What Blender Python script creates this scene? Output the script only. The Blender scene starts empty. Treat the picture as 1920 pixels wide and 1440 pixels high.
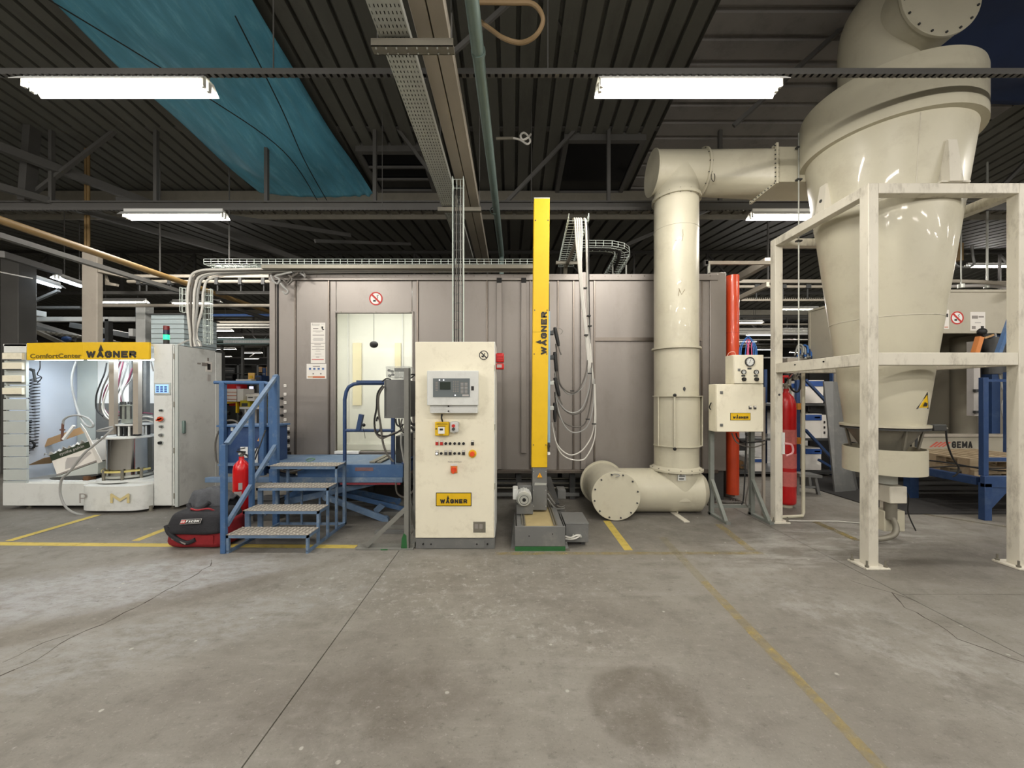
import bpy, math, random
from mathutils import Vector, Matrix

# ---------------------------------------------------------------- camera, world, exposure
SC = bpy.context.scene
COL = SC.collection
F, CX, HY, EYE = 720.0, 960.0, 740.0, 1.56
cam_data = bpy.data.cameras.new('camera')
cam = bpy.data.objects.new('camera', cam_data)
COL.objects.link(cam)
cam.location = (0, 0, EYE)
cam.rotation_euler = (math.radians(90), 0, 0)
cam_data.sensor_width = 36
cam_data.lens = F / 1920 * 36
cam_data.shift_y = (HY - 720) / 1920
cam_data.clip_start = 0.05
cam_data.clip_end = 200
SC.camera = cam
world = bpy.data.worlds.new('world')
SC.world = world
world.use_nodes = True
world.node_tree.nodes['Background'].inputs[0].default_value = (0.02, 0.025, 0.035, 1)
world.node_tree.nodes['Background'].inputs[1].default_value = 1.0
SC.view_settings.view_transform = 'Standard'
SC.view_settings.look = 'None'
SC.view_settings.exposure = 0.5
SC.view_settings.gamma = 1
SC.view_settings.use_curve_mapping = False
SC.cycles.max_bounces = 8
SC.cycles.diffuse_bounces = 3
SC.cycles.glossy_bounces = 3
LAMP_W = 62.0
LAMP_COL = (1.0, 0.945, 0.88)

def X(px, d): return (px - CX) * d / F
def Z(py, d): return EYE + (HY - py) * d / F
def P(px, py, d): return (X(px, d), d, Z(py, d))
rnd = random.Random(5)

# ---------------------------------------------------------------- helpers
def lin(c):
    return tuple(((v / 255) / 12.92 if v / 255 <= 0.04045 else ((v / 255 + 0.055) / 1.055) ** 2.4) for v in c)

class G:
    """collects shapes that become ONE mesh"""
    def __init__(s): s.v = []; s.f = []
    def add(s, vs, fs):
        n = len(s.v); s.v += [tuple(p) for p in vs]; s.f += [tuple(i + n for i in f) for f in fs]; return s
    def box(s, x0, x1, y0, y1, z0, z1):
        if x0 > x1: x0, x1 = x1, x0
        if y0 > y1: y0, y1 = y1, y0
        if z0 > z1: z0, z1 = z1, z0
        return s.add([(x0,y0,z0),(x1,y0,z0),(x1,y1,z0),(x0,y1,z0),(x0,y0,z1),(x1,y0,z1),(x1,y1,z1),(x0,y1,z1)],
              [(3,2,1,0),(4,5,6,7),(0,1,5,4),(1,2,6,5),(2,3,7,6),(3,0,4,7)])
    def bar(s, p, q, w, h=None, up=(0,0,1)):
        h = h or w
        p, q = Vector(p), Vector(q); d = (q - p).normalized(); u = Vector(up)
        if abs(d.dot(u)) > 0.98: u = Vector((0,1,0))
        a = d.cross(u).normalized(); b = a.cross(d).normalized()
        vs = []
        for c in (p, q):
            for i, j in ((-1,-1),(1,-1),(1,1),(-1,1)):
                vs.append(c + a * (i * w / 2) + b * (j * h / 2))
        return s.add(vs, [(3,2,1,0),(4,5,6,7),(0,1,5,4),(1,2,6,5),(2,3,7,6),(3,0,4,7)])
    def tube(s, pts, r, n=8, cap=True):
        pts = [Vector(p) for p in pts]; m = len(pts)
        rs = r if isinstance(r, (list, tuple)) else [r] * m
        tan = []
        for i in range(m):
            a = pts[max(i - 1, 0)]; b = pts[min(i + 1, m - 1)]
            t = b - a
            tan.append(t.normalized() if t.length > 1e-9 else Vector((0,0,1)))
        u = Vector((0,0,1)) if abs(tan[0].z) < 0.9 else Vector((1,0,0))
        nn = (u - tan[0] * u.dot(tan[0])).normalized()
        vs = []; fs = []
        for i in range(m):
            nn = nn - tan[i] * nn.dot(tan[i])
            nn = nn.normalized() if nn.length > 1e-6 else tan[i].orthogonal().normalized()
            b = tan[i].cross(nn)
            for k in range(n):
                a = 2 * math.pi * k / n
                vs.append(pts[i] + (nn * math.cos(a) + b * math.sin(a)) * rs[i])
        for i in range(m - 1):
            for k in range(n):
                k2 = (k + 1) % n
                fs.append((i*n+k, i*n+k2, (i+1)*n+k2, (i+1)*n+k))
        if cap:
            fs.append(tuple(range(n - 1, -1, -1))); fs.append(tuple(range((m-1)*n, m*n)))
        return s.add(vs, fs)
    def cyl(s, p, q, r, n=24, r2=None): return s.tube([p, q], [r, r2 if r2 is not None else r], n)
    def lathe(s, cx, cy, prof, n=48, caps=True, a0=0, a1=2*math.pi):
        full = abs(a1 - a0 - 2 * math.pi) < 1e-6
        k = n if full else n + 1
        vs = []
        for r, z in prof:
            for i in range(k):
                a = a0 + (a1 - a0) * i / n
                vs.append((cx + r * math.cos(a), cy + r * math.sin(a), z))
        fs = []
        for j in range(len(prof) - 1):
            for i in range(n):
                i2 = (i + 1) % k
                fs.append((j*k+i, j*k+i2, (j+1)*k+i2, (j+1)*k+i))
        if caps and full:
            fs.append(tuple(range(k-1, -1, -1))); m = len(prof) - 1
            fs.append(tuple(range(m*k, m*k+k)))
        return s.add(vs, fs)
    def prism(s, poly, off):
        n = len(poly); o = Vector(off)
        vs = [Vector(p) for p in poly] + [Vector(p) + o for p in poly]
        fs = [tuple(range(n-1, -1, -1)), tuple(range(n, 2*n))]
        fs += [(i, (i+1) % n, n + (i+1) % n, n + i) for i in range(n)]
        return s.add(vs, fs)
    def ball(s, c, r, n=12, sq=(1,1,1)):
        m = n // 2; vs = []; fs = []
        for j in range(1, m):
            t = math.pi * j / m
            for i in range(n):
                a = 2 * math.pi * i / n
                vs.append((c[0] + r*sq[0]*math.sin(t)*math.cos(a), c[1] + r*sq[1]*math.sin(t)*math.sin(a), c[2] + r*sq[2]*math.cos(t)))
        vs.append((c[0], c[1], c[2] + r*sq[2])); vs.append((c[0], c[1], c[2] - r*sq[2]))
        T, B = len(vs) - 2, len(vs) - 1
        for j in range(m - 2):
            for i in range(n):
                i2 = (i+1) % n
                fs.append((j*n+i, (j+1)*n+i, (j+1)*n+i2, j*n+i2))
        for i in range(n):
            i2 = (i+1) % n
            fs.append((T, i, i2)); fs.append((B, (m-2)*n+i2, (m-2)*n+i))
        return s.add(vs, fs)
    def ring(s, p, q, ro, ri, n=48):
        """hollow cylinder from p to q"""
        p, q = Vector(p), Vector(q); d = (q - p).normalized(); u = d.orthogonal().normalized(); w = d.cross(u)
        vs = []
        for c, r in ((p, ro), (q, ro), (q, ri), (p, ri)):
            for i in range(n):
                a = 2*math.pi*i/n; vs.append(c + (u*math.cos(a) + w*math.sin(a))*r)
        fs = []
        for j in range(4):
            for i in range(n):
                i2 = (i+1) % n; j2 = (j+1) % 4
                fs.append((j*n+i, j*n+i2, j2*n+i2, j2*n+i))
        return s.add(vs, fs)
    def build(s, name, m, parent=None, bevel=0.0, smooth=True, origin=None, angle=35, solid=0.0):
        me = bpy.data.meshes.new(name)
        o0 = Vector((0,0,0)); q = parent
        while q is not None: o0 = o0 + q.location; q = q.parent
        if parent is None and origin is not None: o0 = Vector(origin)
        me.from_pydata([(a[0]-o0.x, a[1]-o0.y, a[2]-o0.z) for a in s.v], [], s.f)
        me.update()
        if smooth:
            me.shade_smooth(); me.set_sharp_from_angle(angle=math.radians(angle))
        me.materials.append(m)
        o = bpy.data.objects.new(name, me); COL.objects.link(o)
        if parent is not None: o.parent = parent
        elif origin is not None: o.location = o0
        if solid:
            sm = o.modifiers.new('solid', 'SOLIDIFY'); sm.thickness = solid
        if bevel:
            bm = o.modifiers.new('bevel', 'BEVEL'); bm.width = bevel; bm.segments = 2; bm.limit_method = 'ANGLE'; bm.angle_limit = math.radians(40)
        return o

def tag(o, label=None, cat=None, group=None, kind=None):
    if label: o['label'] = label
    if cat: o['category'] = cat
    if group: o['group'] = group
    if kind: o['kind'] = kind
    return o
def thing(name, label, cat, loc=(0,0,0), group=None):
    o = bpy.data.objects.new(name, None); COL.objects.link(o)
    o.empty_display_size = 0.1; o.location = loc
    return tag(o, label, cat, group)
def struct(name, g, m, **k):
    return tag(g.build(name, m, **k), kind='structure')
def dup(o, loc=None, rz=None, label=None, parent=None):
    c = o.copy(); COL.objects.link(c); c.parent = parent
    if loc is not None: c.location = loc
    if rz is not None: c.rotation_euler.z = rz
    if label: c['label'] = label
    for ch in list(o.children): dup(ch, parent=c)
    return c
def smoothpath(pts, k=6):
    pts = [Vector(p) for p in pts]; out = []
    for i in range(len(pts) - 1):
        p0 = pts[max(i-1,0)]; p1 = pts[i]; p2 = pts[i+1]; p3 = pts[min(i+2,len(pts)-1)]
        for j in range(k):
            t = j / k
            out.append(0.5*((2*p1)+(p2-p0)*t+(2*p0-5*p1+4*p2-p3)*t*t+(3*p1-p0-3*p2+p3)*t**3))
    out.append(pts[-1]); return out

def text(s, org, u, v, w, h, m, parent, name='lettering', depth=0.003, bold=0.0):
    """flat lettering fitted exactly into the w x h rectangle at org, spanned by directions u, v"""
    c = bpy.data.curves.new('t', 'FONT'); c.body = s; c.size = 1; c.offset = bold; c.resolution_u = 3
    o = bpy.data.objects.new('t', c)
    me = bpy.data.meshes.new_from_object(o)
    vs = [tuple(p.co) for p in me.vertices]; fs = [tuple(p.vertices) for p in me.polygons]
    bpy.data.objects.remove(o); bpy.data.curves.remove(c); bpy.data.meshes.remove(me)
    if not vs: return None
    xs = [a[0] for a in vs]; ys = [a[1] for a in vs]
    x0, x1, y0, y1 = min(xs), max(xs), min(ys), max(ys)
    u = Vector(u).normalized(); v = Vector(v).normalized(); n = u.cross(v); org = Vector(org)
    def mp(a, d): return org + u*((a[0]-x0)/(x1-x0)*w) + v*((a[1]-y0)/max(y1-y0,1e-6)*h) + n*d
    g = G(); g.add([mp(a, depth) for a in vs], fs)
    return g.build(name, m, parent, smooth=False)

GLYPH = {'W': [[(0,1),(.26,0),(.5,.85),(.74,0),(1,1)]], 'A': [[(0,0),(.5,1),(1,0)], [(.2,.28),(.8,.28)]],
         'G': [[(.98,.82),(.75,1),(.28,1),(0,.78),(0,.22),(.28,0),(.75,0),(1,.18),(1,.5),(.55,.5)]], 'N': [[(0,0),(0,1)],[(0,1),(1,0)],[(1,0),(1,1)]],
         'E': [[(1,1),(0,1),(0,0),(1,0)],[(0,.5),(.85,.5)]], 'R': [[(0,0),(0,1),(.75,1),(1,.86),(1,.6),(.75,.46),(0,.46)],[(.5,.46),(1,0)]],
         'M': [[(0,0),(0,1),(.5,.25),(1,1),(1,0)]], 'F': [[(0,0),(0,1),(1,1)],[(0,.5),(.8,.5)]], 'O': [[(.25,0),(0,.22),(0,.78),(.25,1),(.75,1),(1,.78),(1,.22),(.75,0),(.25,0)]],
         'C': [[(.98,.82),(.75,1),(.28,1),(0,.78),(0,.22),(.28,0),(.75,0),(1,.2)]]}
def strokes(word, org, u, v, w, h, m, parent, t=.29, gap=.20, wide={'W': 1.35, 'M': 1.25}, name='lettering', depth=.0025):
    """heavy block lettering fitted into w x h; every letter is thick bars"""
    u = Vector(u).normalized(); v = Vector(v).normalized(); n = u.cross(v); org = Vector(org)
    ws = [wide.get(c, 1.0) for c in word]; tot = sum(ws) + gap*(len(word)-1); k = w/tot; th = t*h
    g = G(); x = 0; e = 0
    for c, cw in zip(word, ws):
        for pl in GLYPH[c]:
            for (a, b), (c2, d2) in zip(pl, pl[1:]):
                p = Vector((x + th/2 + a*(cw*k-th), th/2 + b*(h-th))); q = Vector((x + th/2 + c2*(cw*k-th), th/2 + d2*(h-th)))
                d = (q-p).normalized(); nn = Vector((-d.y, d.x))*th/2; p2 = p-d*th*.42; q2 = q+d*th*.42
                cs = [p2-nn, q2-nn, q2+nn, p2+nn]; e = (e+1) % 5
                g.prism([org + u*s.x + v*s.y + n*.0002 for s in cs], n*(depth + e*.00012))
        x += (cw+gap)*k
    return g.build(name, m, parent, smooth=False)

# ---------------------------------------------------------------- materials
MATS = {}
def mat(name, col, rough=0.5, metal=0.0, var=0.10, scale=5.0, bump=0.0, bscale=60.0, grime=None, gamt=0.0, gscale=3.0,
        emit=None, estr=0.0, alpha=1.0, trans=0.0, stretch=(1,1,1), coat=0.0, rvar=0.0, sampling=None):
    m = bpy.data.materials.new(name); m.use_nodes = True; nt = m.node_tree; N = nt.nodes; L = nt.links
    b = N['Principled BSDF']
    c = lin(col)
    b.inputs['Roughness'].default_value = rough; b.inputs['Metallic'].default_value = metal
    b.inputs['Coat Weight'].default_value = coat
    tc = N.new('ShaderNodeTexCoord'); mp = N.new('ShaderNodeMapping'); mp.inputs['Scale'].default_value = stretch
    L.new(tc.outputs['Object'], mp.inputs[0])
    if var > 0 or gamt > 0:
        nz = N.new('ShaderNodeTexNoise'); nz.inputs['Scale'].default_value = scale; nz.inputs['Detail'].default_value = 6
        nz.inputs['Roughness'].default_value = 0.65
        L.new(mp.outputs[0], nz.inputs['Vector'])
        mx = N.new('ShaderNodeMix'); mx.data_type = 'RGBA'
        mx.inputs[6].default_value = tuple(v*(1-var*1.4) for v in c) + (1,)
        mx.inputs[7].default_value = tuple(min(v*(1+var*1.4), 1) for v in c) + (1,)
        L.new(nz.outputs['Fac'], mx.inputs[0]); out = mx.outputs[2]
        if gamt > 0:
            n2 = N.new('ShaderNodeTexNoise'); n2.inputs['Scale'].default_value = gscale; n2.inputs['Detail'].default_value = 9
            n2.inputs['Roughness'].default_value = 0.75
            L.new(mp.outputs[0], n2.inputs['Vector'])
            cr = N.new('ShaderNodeValToRGB'); cr.color_ramp.elements[0].position = 0.52; cr.color_ramp.elements[1].position = 0.72
            cr.color_ramp.elements[1].color = (gamt, gamt, gamt, 1)
            L.new(n2.outputs['Fac'], cr.inputs[0])
            m2 = N.new('ShaderNodeMix'); m2.data_type = 'RGBA'
            L.new(cr.outputs[0], m2.inputs[0]); L.new(out, m2.inputs[6]); m2.inputs[7].default_value = lin(grime) + (1,)
            out = m2.outputs[2]
        L.new(out, b.inputs['Base Color'])
        if rvar > 0:
            mr = N.new('ShaderNodeMapRange'); mr.inputs[3].default_value = rough - rvar; mr.inputs[4].default_value = rough + rvar
            L.new(nz.outputs['Fac'], mr.inputs[0]); L.new(mr.outputs[0], b.inputs['Roughness'])
    else:
        b.inputs['Base Color'].default_value = c + (1,)
    if bump > 0:
        n3 = N.new('ShaderNodeTexNoise'); n3.inputs['Scale'].default_value = bscale; n3.inputs['Detail'].default_value = 4
        L.new(mp.outputs[0], n3.inputs['Vector'])
        bp = N.new('ShaderNodeBump'); bp.inputs['Strength'].default_value = bump; bp.inputs['Distance'].default_value = 0.01
        L.new(n3.outputs['Fac'], bp.inputs['Height']); L.new(bp.outputs[0], b.inputs['Normal'])
    if emit:
        b.inputs['Emission Color'].default_value = lin(emit) + (1,); b.inputs['Emission Strength'].default_value = estr
        m.cycles.emission_sampling = 'NONE'
    if trans: b.inputs['Transmission Weight'].default_value = trans; b.inputs['IOR'].default_value = 1.2
    if alpha < 1: b.inputs['Alpha'].default_value = alpha
    MATS[name] = m
    return m

CREAM = mat('cream_paint', (196,191,170), 0.42, var=0.06, scale=2.5, grime=(150,140,118), gamt=0.35, gscale=2.2, coat=0.15, bump=0.03, bscale=25)
CREAM2 = mat('cream_paint_scuffed', (212,207,192), 0.5, var=0.08, scale=6, grime=(128,120,104), gamt=0.75, gscale=7, bump=0.08, bscale=30, stretch=(1,1,0.35))
CABINET = mat('cabinet_ivory', (234,228,206), 0.45, var=0.05, scale=3, grime=(170,158,130), gamt=0.4, gscale=4, bump=0.02)
STEEL = mat('stainless_sheet', (142,136,130), 0.44, metal=0.42, var=0.10, scale=1.4, grime=(110,103,96), gamt=0.35, gscale=2.4, stretch=(1,1,0.5), rvar=0.06, bump=0.03, bscale=3)
STEELD = mat('stainless_seam', (120,112,104), 0.35, metal=0.8, var=0.1, scale=4)
DARKGAP = mat('dark_gap', (24,23,22), 0.8)
GALV = mat('galvanised', (186,188,180), 0.4, metal=0.4, var=0.12, scale=12)
GALVD = mat('galvanised_dull', (128,124,112), 0.5, metal=0.45, var=0.15, scale=8)
WIRE = mat('wire_zinc', (206,216,208), 0.4, metal=0.2, var=0.05)
GREYP = mat('light_grey_paint', (214,216,212), 0.45, var=0.05, scale=3, grime=(120,118,112), gamt=0.3, gscale=4)
GREYS = mat('slat_grey', (184,190,186), 0.5, var=0.06)
GREYM = mat('machine_grey', (106,107,105), 0.45, var=0.08, scale=5, grime=(150,148,140), gamt=0.4, gscale=6)
GREYD = mat('dark_grey', (62,63,62), 0.55, var=0.12)
BLUEP = mat('blue_paint_worn', (64,98,140), 0.5, var=0.15, scale=6, grime=(120,135,150), gamt=0.6, gscale=9, bump=0.05)
BLUEW = mat('blue_paint_dusty', (96,120,148), 0.55, var=0.15, scale=8, grime=(150,158,162), gamt=0.8, gscale=8, bump=0.05)
BLUED = mat('deep_blue', (38,64,106), 0.5, var=0.12, grime=(80,100,125), gamt=0.5, gscale=6)
YELLOW = mat('signal_yellow', (224,182,4), 0.55, var=0.05, scale=3, grime=(190,150,20), gamt=0.3, gscale=8)
RED = mat('signal_red', (196,14,18), 0.3, var=0.08, coat=0.4)
REDF = mat('red_nylon', (136,24,30), 0.8, var=0.15, scale=20, bump=0.2, bscale=80)
ORANGE = mat('orange_paint', (222,78,38), 0.3, var=0.06, coat=0.4)
BLACK = mat('black_rubber', (22,22,22), 0.6, var=0.1)
BLACKF = mat('black_nylon', (36,36,40), 0.85, var=0.2, scale=15, bump=0.3, bscale=60)
CHAR = mat('charcoal_fabric', (78,80,84), 0.9, var=0.2, scale=25, bump=0.4, bscale=90)
WHITE = mat('white_paint', (232,232,228), 0.5, var=0.03)
PAPER = mat('paper', (226,222,214), 0.7, var=0.04)
INK = mat('print_black', (38,36,34), 0.6, var=0)
INKG = mat('print_grey', (140,134,128), 0.7, var=0)
INKL = mat('print_light_grey', (176,172,168), 0.7, var=0)
OLIVE = mat('print_olive', (110,92,20), 0.6, var=0)
INKR = mat('print_red', (190,40,30), 0.6, var=0)
INKB = mat('print_blue', (70,100,150), 0.6, var=0)
INKO = mat('print_orange', (190,96,56), 0.6, var=0)
BOOTHIN = mat('booth_interior_white', (236,236,226), 0.5, var=0.04)
CCIN = mat('booth_inner_polymer', (206,214,226), 0.45, var=0.04, scale=2)
ROOFM = mat('roof_deck', (92,92,85), 0.6, var=0.18, scale=1.2, grime=(52,50,46), gamt=0.6, gscale=1.5, stretch=(1,0.3,1))
ROOFB = mat('roof_deck_cross', (124,121,118), 0.6, var=0.15, scale=1.2, grime=(60,58,58), gamt=0.5, gscale=1.5)
TRUSS = mat('truss_grey', (84,83,80), 0.6, var=0.15, scale=3)
TRUNK = mat('trunking_beige', (168,160,146), 0.55, var=0.08, scale=3)
TRUNKL = mat('column_beige', (160,152,140), 0.6, var=0.08, scale=3, grime=(110,102,92), gamt=0.3)
PIPEG = mat('pipe_grey_green', (120,140,134), 0.45, metal=0.2, var=0.12, scale=5)
TEAL = mat('teal_tarpaulin', (92,166,194), 0.55, var=0.32, scale=2.6, grime=(150,220,232), gamt=0.55, gscale=5, stretch=(3,0.5,1), bump=0.5, bscale=3)
TREADHI = mat('tread_highlight', (206,200,188), 0.45, metal=0.1, var=0.2, scale=14, grime=(130,124,114), gamt=0.5, gscale=9)
NAVY = mat('navy_tarpaulin', (22,44,84), 0.6, var=0.3, scale=1.0)
HOSEB = mat('hose_tan', (150,126,92), 0.55, var=0.1)
HOSEG = mat('hose_grey', (150,150,146), 0.5, var=0.05)
HOSED = mat('hose_dark', (88,84,78), 0.5, var=0.1)
HOSEW = mat('hose_clear', (206,204,196), 0.35, var=0.05, coat=0.3)
HOSER = mat('hose_plum', (120,60,78), 0.5, var=0.05)
OCHRE = mat('ochre_pipe', (120,96,56), 0.55, var=0.15, scale=3)
NIGHT = mat('night_glass', (4,6,10), 0.15, var=0)
CARDB = mat('cardboard', (176,140,98), 0.8, var=0.08)
WOOD = mat('pallet_wood', (160,142,114), 0.8, var=0.2, scale=8, stretch=(0.3,3,3), bump=0.1)
DEEPG = mat('box_green', (42,54,34), 0.6, var=0.03)
PLASTIC = mat('clear_plastic', (200,204,200), 0.15, var=0, alpha=0.35, coat=0.5)
GLASS = mat('gauge_face', (226,228,224), 0.2, var=0)
SANDY = mat('powder_residue', (168,152,110), 0.8, var=0.15, scale=10)
GREENP = mat('green_floor_paint', (38,96,50), 0.5, var=0.2, scale=10)
WALLM = mat('hall_wall', (70,70,68), 0.8, var=0.15, scale=0.5)
TUBE = mat('lit_tube', (255,255,250), 0.4, var=0, emit=(255,250,232), estr=9)
TUBEC = mat('lit_tube_cool', (255,255,255), 0.4, var=0, emit=(222,238,255), estr=9)
LITG = mat('green_beacon_lit', (20,160,90), 0.3, var=0, emit=(40,255,140), estr=1.6)
LCDB = mat('blue_lcd_lit', (120,160,230), 0.3, var=0, emit=(150,190,250), estr=0.8)
LEDW = mat('indicator_lit', (240,240,240), 0.3, var=0, emit=(255,255,255), estr=1.5)
CHROME = mat('polished_steel', (200,200,196), 0.12, metal=1.0, var=0.05)
CHECKER = mat('worn_tread_plate', (142,136,126), 0.5, metal=0.15, var=0.2, scale=14, grime=(96,92,86), gamt=0.5, gscale=12)
# ---------------------------------------------------------------- floor
FLOOR_V = 0.66
def floor_material():
    m = bpy.data.materials.new('hall_concrete'); m.use_nodes = True; nt = m.node_tree; N = nt.nodes; L = nt.links
    b = N['Principled BSDF']; tc = N.new('ShaderNodeTexCoord')
    def noise(sc, det=6, ro=0.6, st=(1,1,1), seed=0):
        mp = N.new('ShaderNodeMapping'); mp.inputs['Scale'].default_value = st; mp.inputs['Location'].default_value = (seed, seed*0.7, 0)
        L.new(tc.outputs['Object'], mp.inputs[0])
        n = N.new('ShaderNodeTexNoise'); n.inputs['Scale'].default_value = sc; n.inputs['Detail'].default_value = det
        n.inputs['Roughness'].default_value = ro; L.new(mp.outputs[0], n.inputs['Vector']); return n.outputs['Fac']
    def ramp(v, a, c, hi=1.0):
        r = N.new('ShaderNodeMapRange'); r.interpolation_type = 'SMOOTHSTEP'
        r.inputs[1].default_value = a; r.inputs[2].default_value = c; r.inputs[4].default_value = hi
        L.new(v, r.inputs[0]); return r.outputs[0]
    def mixc(f, a, col):
        x = N.new('ShaderNodeMix'); x.data_type = 'RGBA'; L.new(f, x.inputs[0])
        if isinstance(a, tuple): x.inputs[6].default_value = lin(a) + (1,)
        else: L.new(a, x.inputs[6])
        x.inputs[7].default_value = lin(col) + (1,); return x.outputs[2]
    def mul(a, c):
        x = N.new('ShaderNodeMath'); x.operation = 'MULTIPLY'; L.new(a, x.inputs[0])
        if isinstance(c, float): x.inputs[1].default_value = c
        else: L.new(c, x.inputs[1])
        return x.outputs[0]
    wob = noise(3.0, 5, 0.7)
    def blob(cx, cy, rx, ry, ang=0, soft=0.35, w=0.9):
        # 1 inside an irregular patch, 0 outside
        mp = N.new('ShaderNodeMapping'); mp.vector_type = 'TEXTURE'
        mp.inputs['Location'].default_value = (cx, cy, 0); mp.inputs['Rotation'].default_value = (0, 0, ang); mp.inputs['Scale'].default_value = (rx, ry, 1000)
        L.new(tc.outputs['Object'], mp.inputs[0])
        ln = N.new('ShaderNodeVectorMath'); ln.operation = 'LENGTH'; L.new(mp.outputs[0], ln.inputs[0])
        ad = N.new('ShaderNodeMath'); ad.operation = 'MULTIPLY_ADD'; L.new(wob, ad.inputs[0]); ad.inputs[1].default_value = w; L.new(ln.outputs['Value'], ad.inputs[2])
        r = N.new('ShaderNodeMapRange'); r.interpolation_type = 'SMOOTHSTEP'
        r.inputs[1].default_value = 1.0 + w*0.5 + soft; r.inputs[2].default_value = 1.0 + w*0.5 - soft; L.new(ad.outputs[0], r.inputs[0]); return r.outputs[0]
    big = noise(0.7, 6, 0.62)
    c = mixc(ramp(big, 0.35, 0.65), (141,136,126), (160,156,147))
    mid = noise(4.5, 8, 0.7, seed=3)
    c = mixc(ramp(mid, 0.45, 0.72, 0.6), c, (118,113,103))
    smear = noise(1.6, 8, 0.72, (0.5, 2.6, 1), seed=9)
    c = mixc(ramp(smear, 0.50, 0.70, 0.42), c, (178,174,166))
    # powder dust drifts and spills
    c = mixc(mul(blob(-3.35, 3.1, 1.25, 0.42, 0.35), ramp(noise(6, 8, 0.75, (1,2,1), 5), 0.30, 0.62, 0.75)), c, (196,198,200))
    c = mixc(mul(blob(-2.4, 2.4, 1.3, 0.3, 0.5), ramp(noise(7, 8, 0.75, (1,2,1), 6), 0.36, 0.66, 0.5)), c, (190,191,190))
    c = mixc(mul(blob(-0.55, 3.2, 1.5, 0.55, 0.0), ramp(noise(14, 9, 0.8, seed=2), 0.52, 0.66, 0.7)), c, (206,204,198))
    c = mixc(mul(blob(0.2, 2.55, 0.75, 0.22, -0.2), ramp(noise(10, 9, 0.8, seed=12), 0.50, 0.66, 0.7)), c, (200,198,190))
    c = mixc(mul(blob(3.4, 4.1, 1.6, 0.5, 0.25), ramp(noise(3.5, 8, 0.75, (0.6,2,1), 15), 0.42, 0.62, 0.7)), c, (205,203,196))
    c = mixc(mul(blob(5.3, 2.9, 1.1, 0.35, 0.1), ramp(noise(2.0, 6, 0.7, seed=18), 0.2, 0.5, 0.7)), c, (186,170,146))
    c = mixc(mul(blob(2.6, 2.2, 0.35, 1.4, 0.5), ramp(noise(5, 8, 0.75, seed=21), 0.45, 0.62, 0.5)), c, (196,194,188))
    # stains
    c = mixc(mul(blob(0.68, 1.93, 0.29, 0.27, 0, 0.10, 0.35), ramp(noise(7, 7, 0.7, seed=31), 0.25, 0.6, 0.62)), c, (104,97,84))
    c = mixc(mul(blob(-0.75, 1.95, 0.55, 0.25, 0.1), ramp(noise(4, 7, 0.7, seed=33), 0.3, 0.6, 0.6)), c, (108,101,90))
    c = mixc(mul(blob(-2.95, 2.65, 1.5, 0.12, 0.62, 0.3, 0.5), ramp(noise(2, 7, 0.7, seed=37), 0.15, 0.5, 0.45)), c, (122,113,100))
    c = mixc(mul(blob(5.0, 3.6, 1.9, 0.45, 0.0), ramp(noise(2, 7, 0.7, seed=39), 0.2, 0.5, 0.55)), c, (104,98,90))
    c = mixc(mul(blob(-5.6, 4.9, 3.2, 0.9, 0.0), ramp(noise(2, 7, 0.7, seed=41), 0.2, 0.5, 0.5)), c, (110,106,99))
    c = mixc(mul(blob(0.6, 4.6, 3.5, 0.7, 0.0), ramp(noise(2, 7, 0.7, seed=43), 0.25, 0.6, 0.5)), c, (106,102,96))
    # white drips and specks
    v = N.new('ShaderNodeTexVoronoi'); v.inputs['Scale'].default_value = 4.6; v.inputs['Randomness'].default_value = 1.0
    dm = N.new('ShaderNodeMath'); dm.operation = 'MULTIPLY_ADD'; L.new(noise(30, 4, 0.7), dm.inputs[0]); dm.inputs[1].default_value = 0.05; L.new(v.outputs['Distance'], dm.inputs[2])
    L.new(tc.outputs['Object'], v.inputs['Vector'])
    c = mixc(mul(ramp(dm.outputs[0], 0.085, 0.06), 0.8), c, (214,211,200))
    fine = noise(75, 4, 0.8, seed=50)
    c = mixc(ramp(fine, 0.58, 0.74, 0.6), c, (192,189,182)); c = mixc(ramp(fine, 0.44, 0.28, 0.6), c, (90,86,79))
    m2 = noise(13, 9, 0.78, (1,1.6,1), seed=60); c = mixc(ramp(m2, 0.55, 0.68, 0.5), c, (184,180,172)); c = mixc(ramp(m2, 0.46, 0.32, 0.6), c, (98,93,84))
    m3 = noise(32, 6, 0.8, seed=70); c = mixc(ramp(m3, 0.60, 0.70, 0.75), c, (206,203,196)); c = mixc(ramp(m3, 0.40, 0.30, 0.5), c, (96,91,82))
    dk = N.new('ShaderNodeHueSaturation'); dk.inputs['Value'].default_value = FLOOR_V; L.new(c, dk.inputs['Color']); L.new(dk.outputs[0], b.inputs['Base Color'])
    mr = N.new('ShaderNodeMapRange'); mr.inputs[3].default_value = 0.42; mr.inputs[4].default_value = 0.72; L.new(mid, mr.inputs[0]); L.new(mr.outputs[0], b.inputs['Roughness'])
    bp = N.new('ShaderNodeBump'); bp.inputs['Strength'].default_value = 0.22; bp.inputs['Distance'].default_value = 0.006
    L.new(noise(26, 8, 0.75), bp.inputs['Height']); L.new(bp.outputs[0], b.inputs['Normal'])
    return m
CONC = floor_material()
fl = struct('floor', G().box(-34, 26, -12, 44, -0.12, -0.03), DARKGAP)
xs = [-34, -26, -22, -17.85, -13.67, -9.49, -5.31, -1.13, 3.05, 7.23, 11.41, 15.6, 20, 26]
for i in range(len(xs) - 1):
    ys = [-12, 3.0, 10.5, 20, 32, 44] if i == 8 else [-12, 7.6, 20, 32, 44]
    for j in range(len(ys) - 1):
        tag(G().box(xs[i]+0.0035, xs[i+1]-0.0035, ys[j]+0.003, ys[j+1]-0.003, -0.05, 0).build('slab', CONC, fl), kind='structure')
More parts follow.
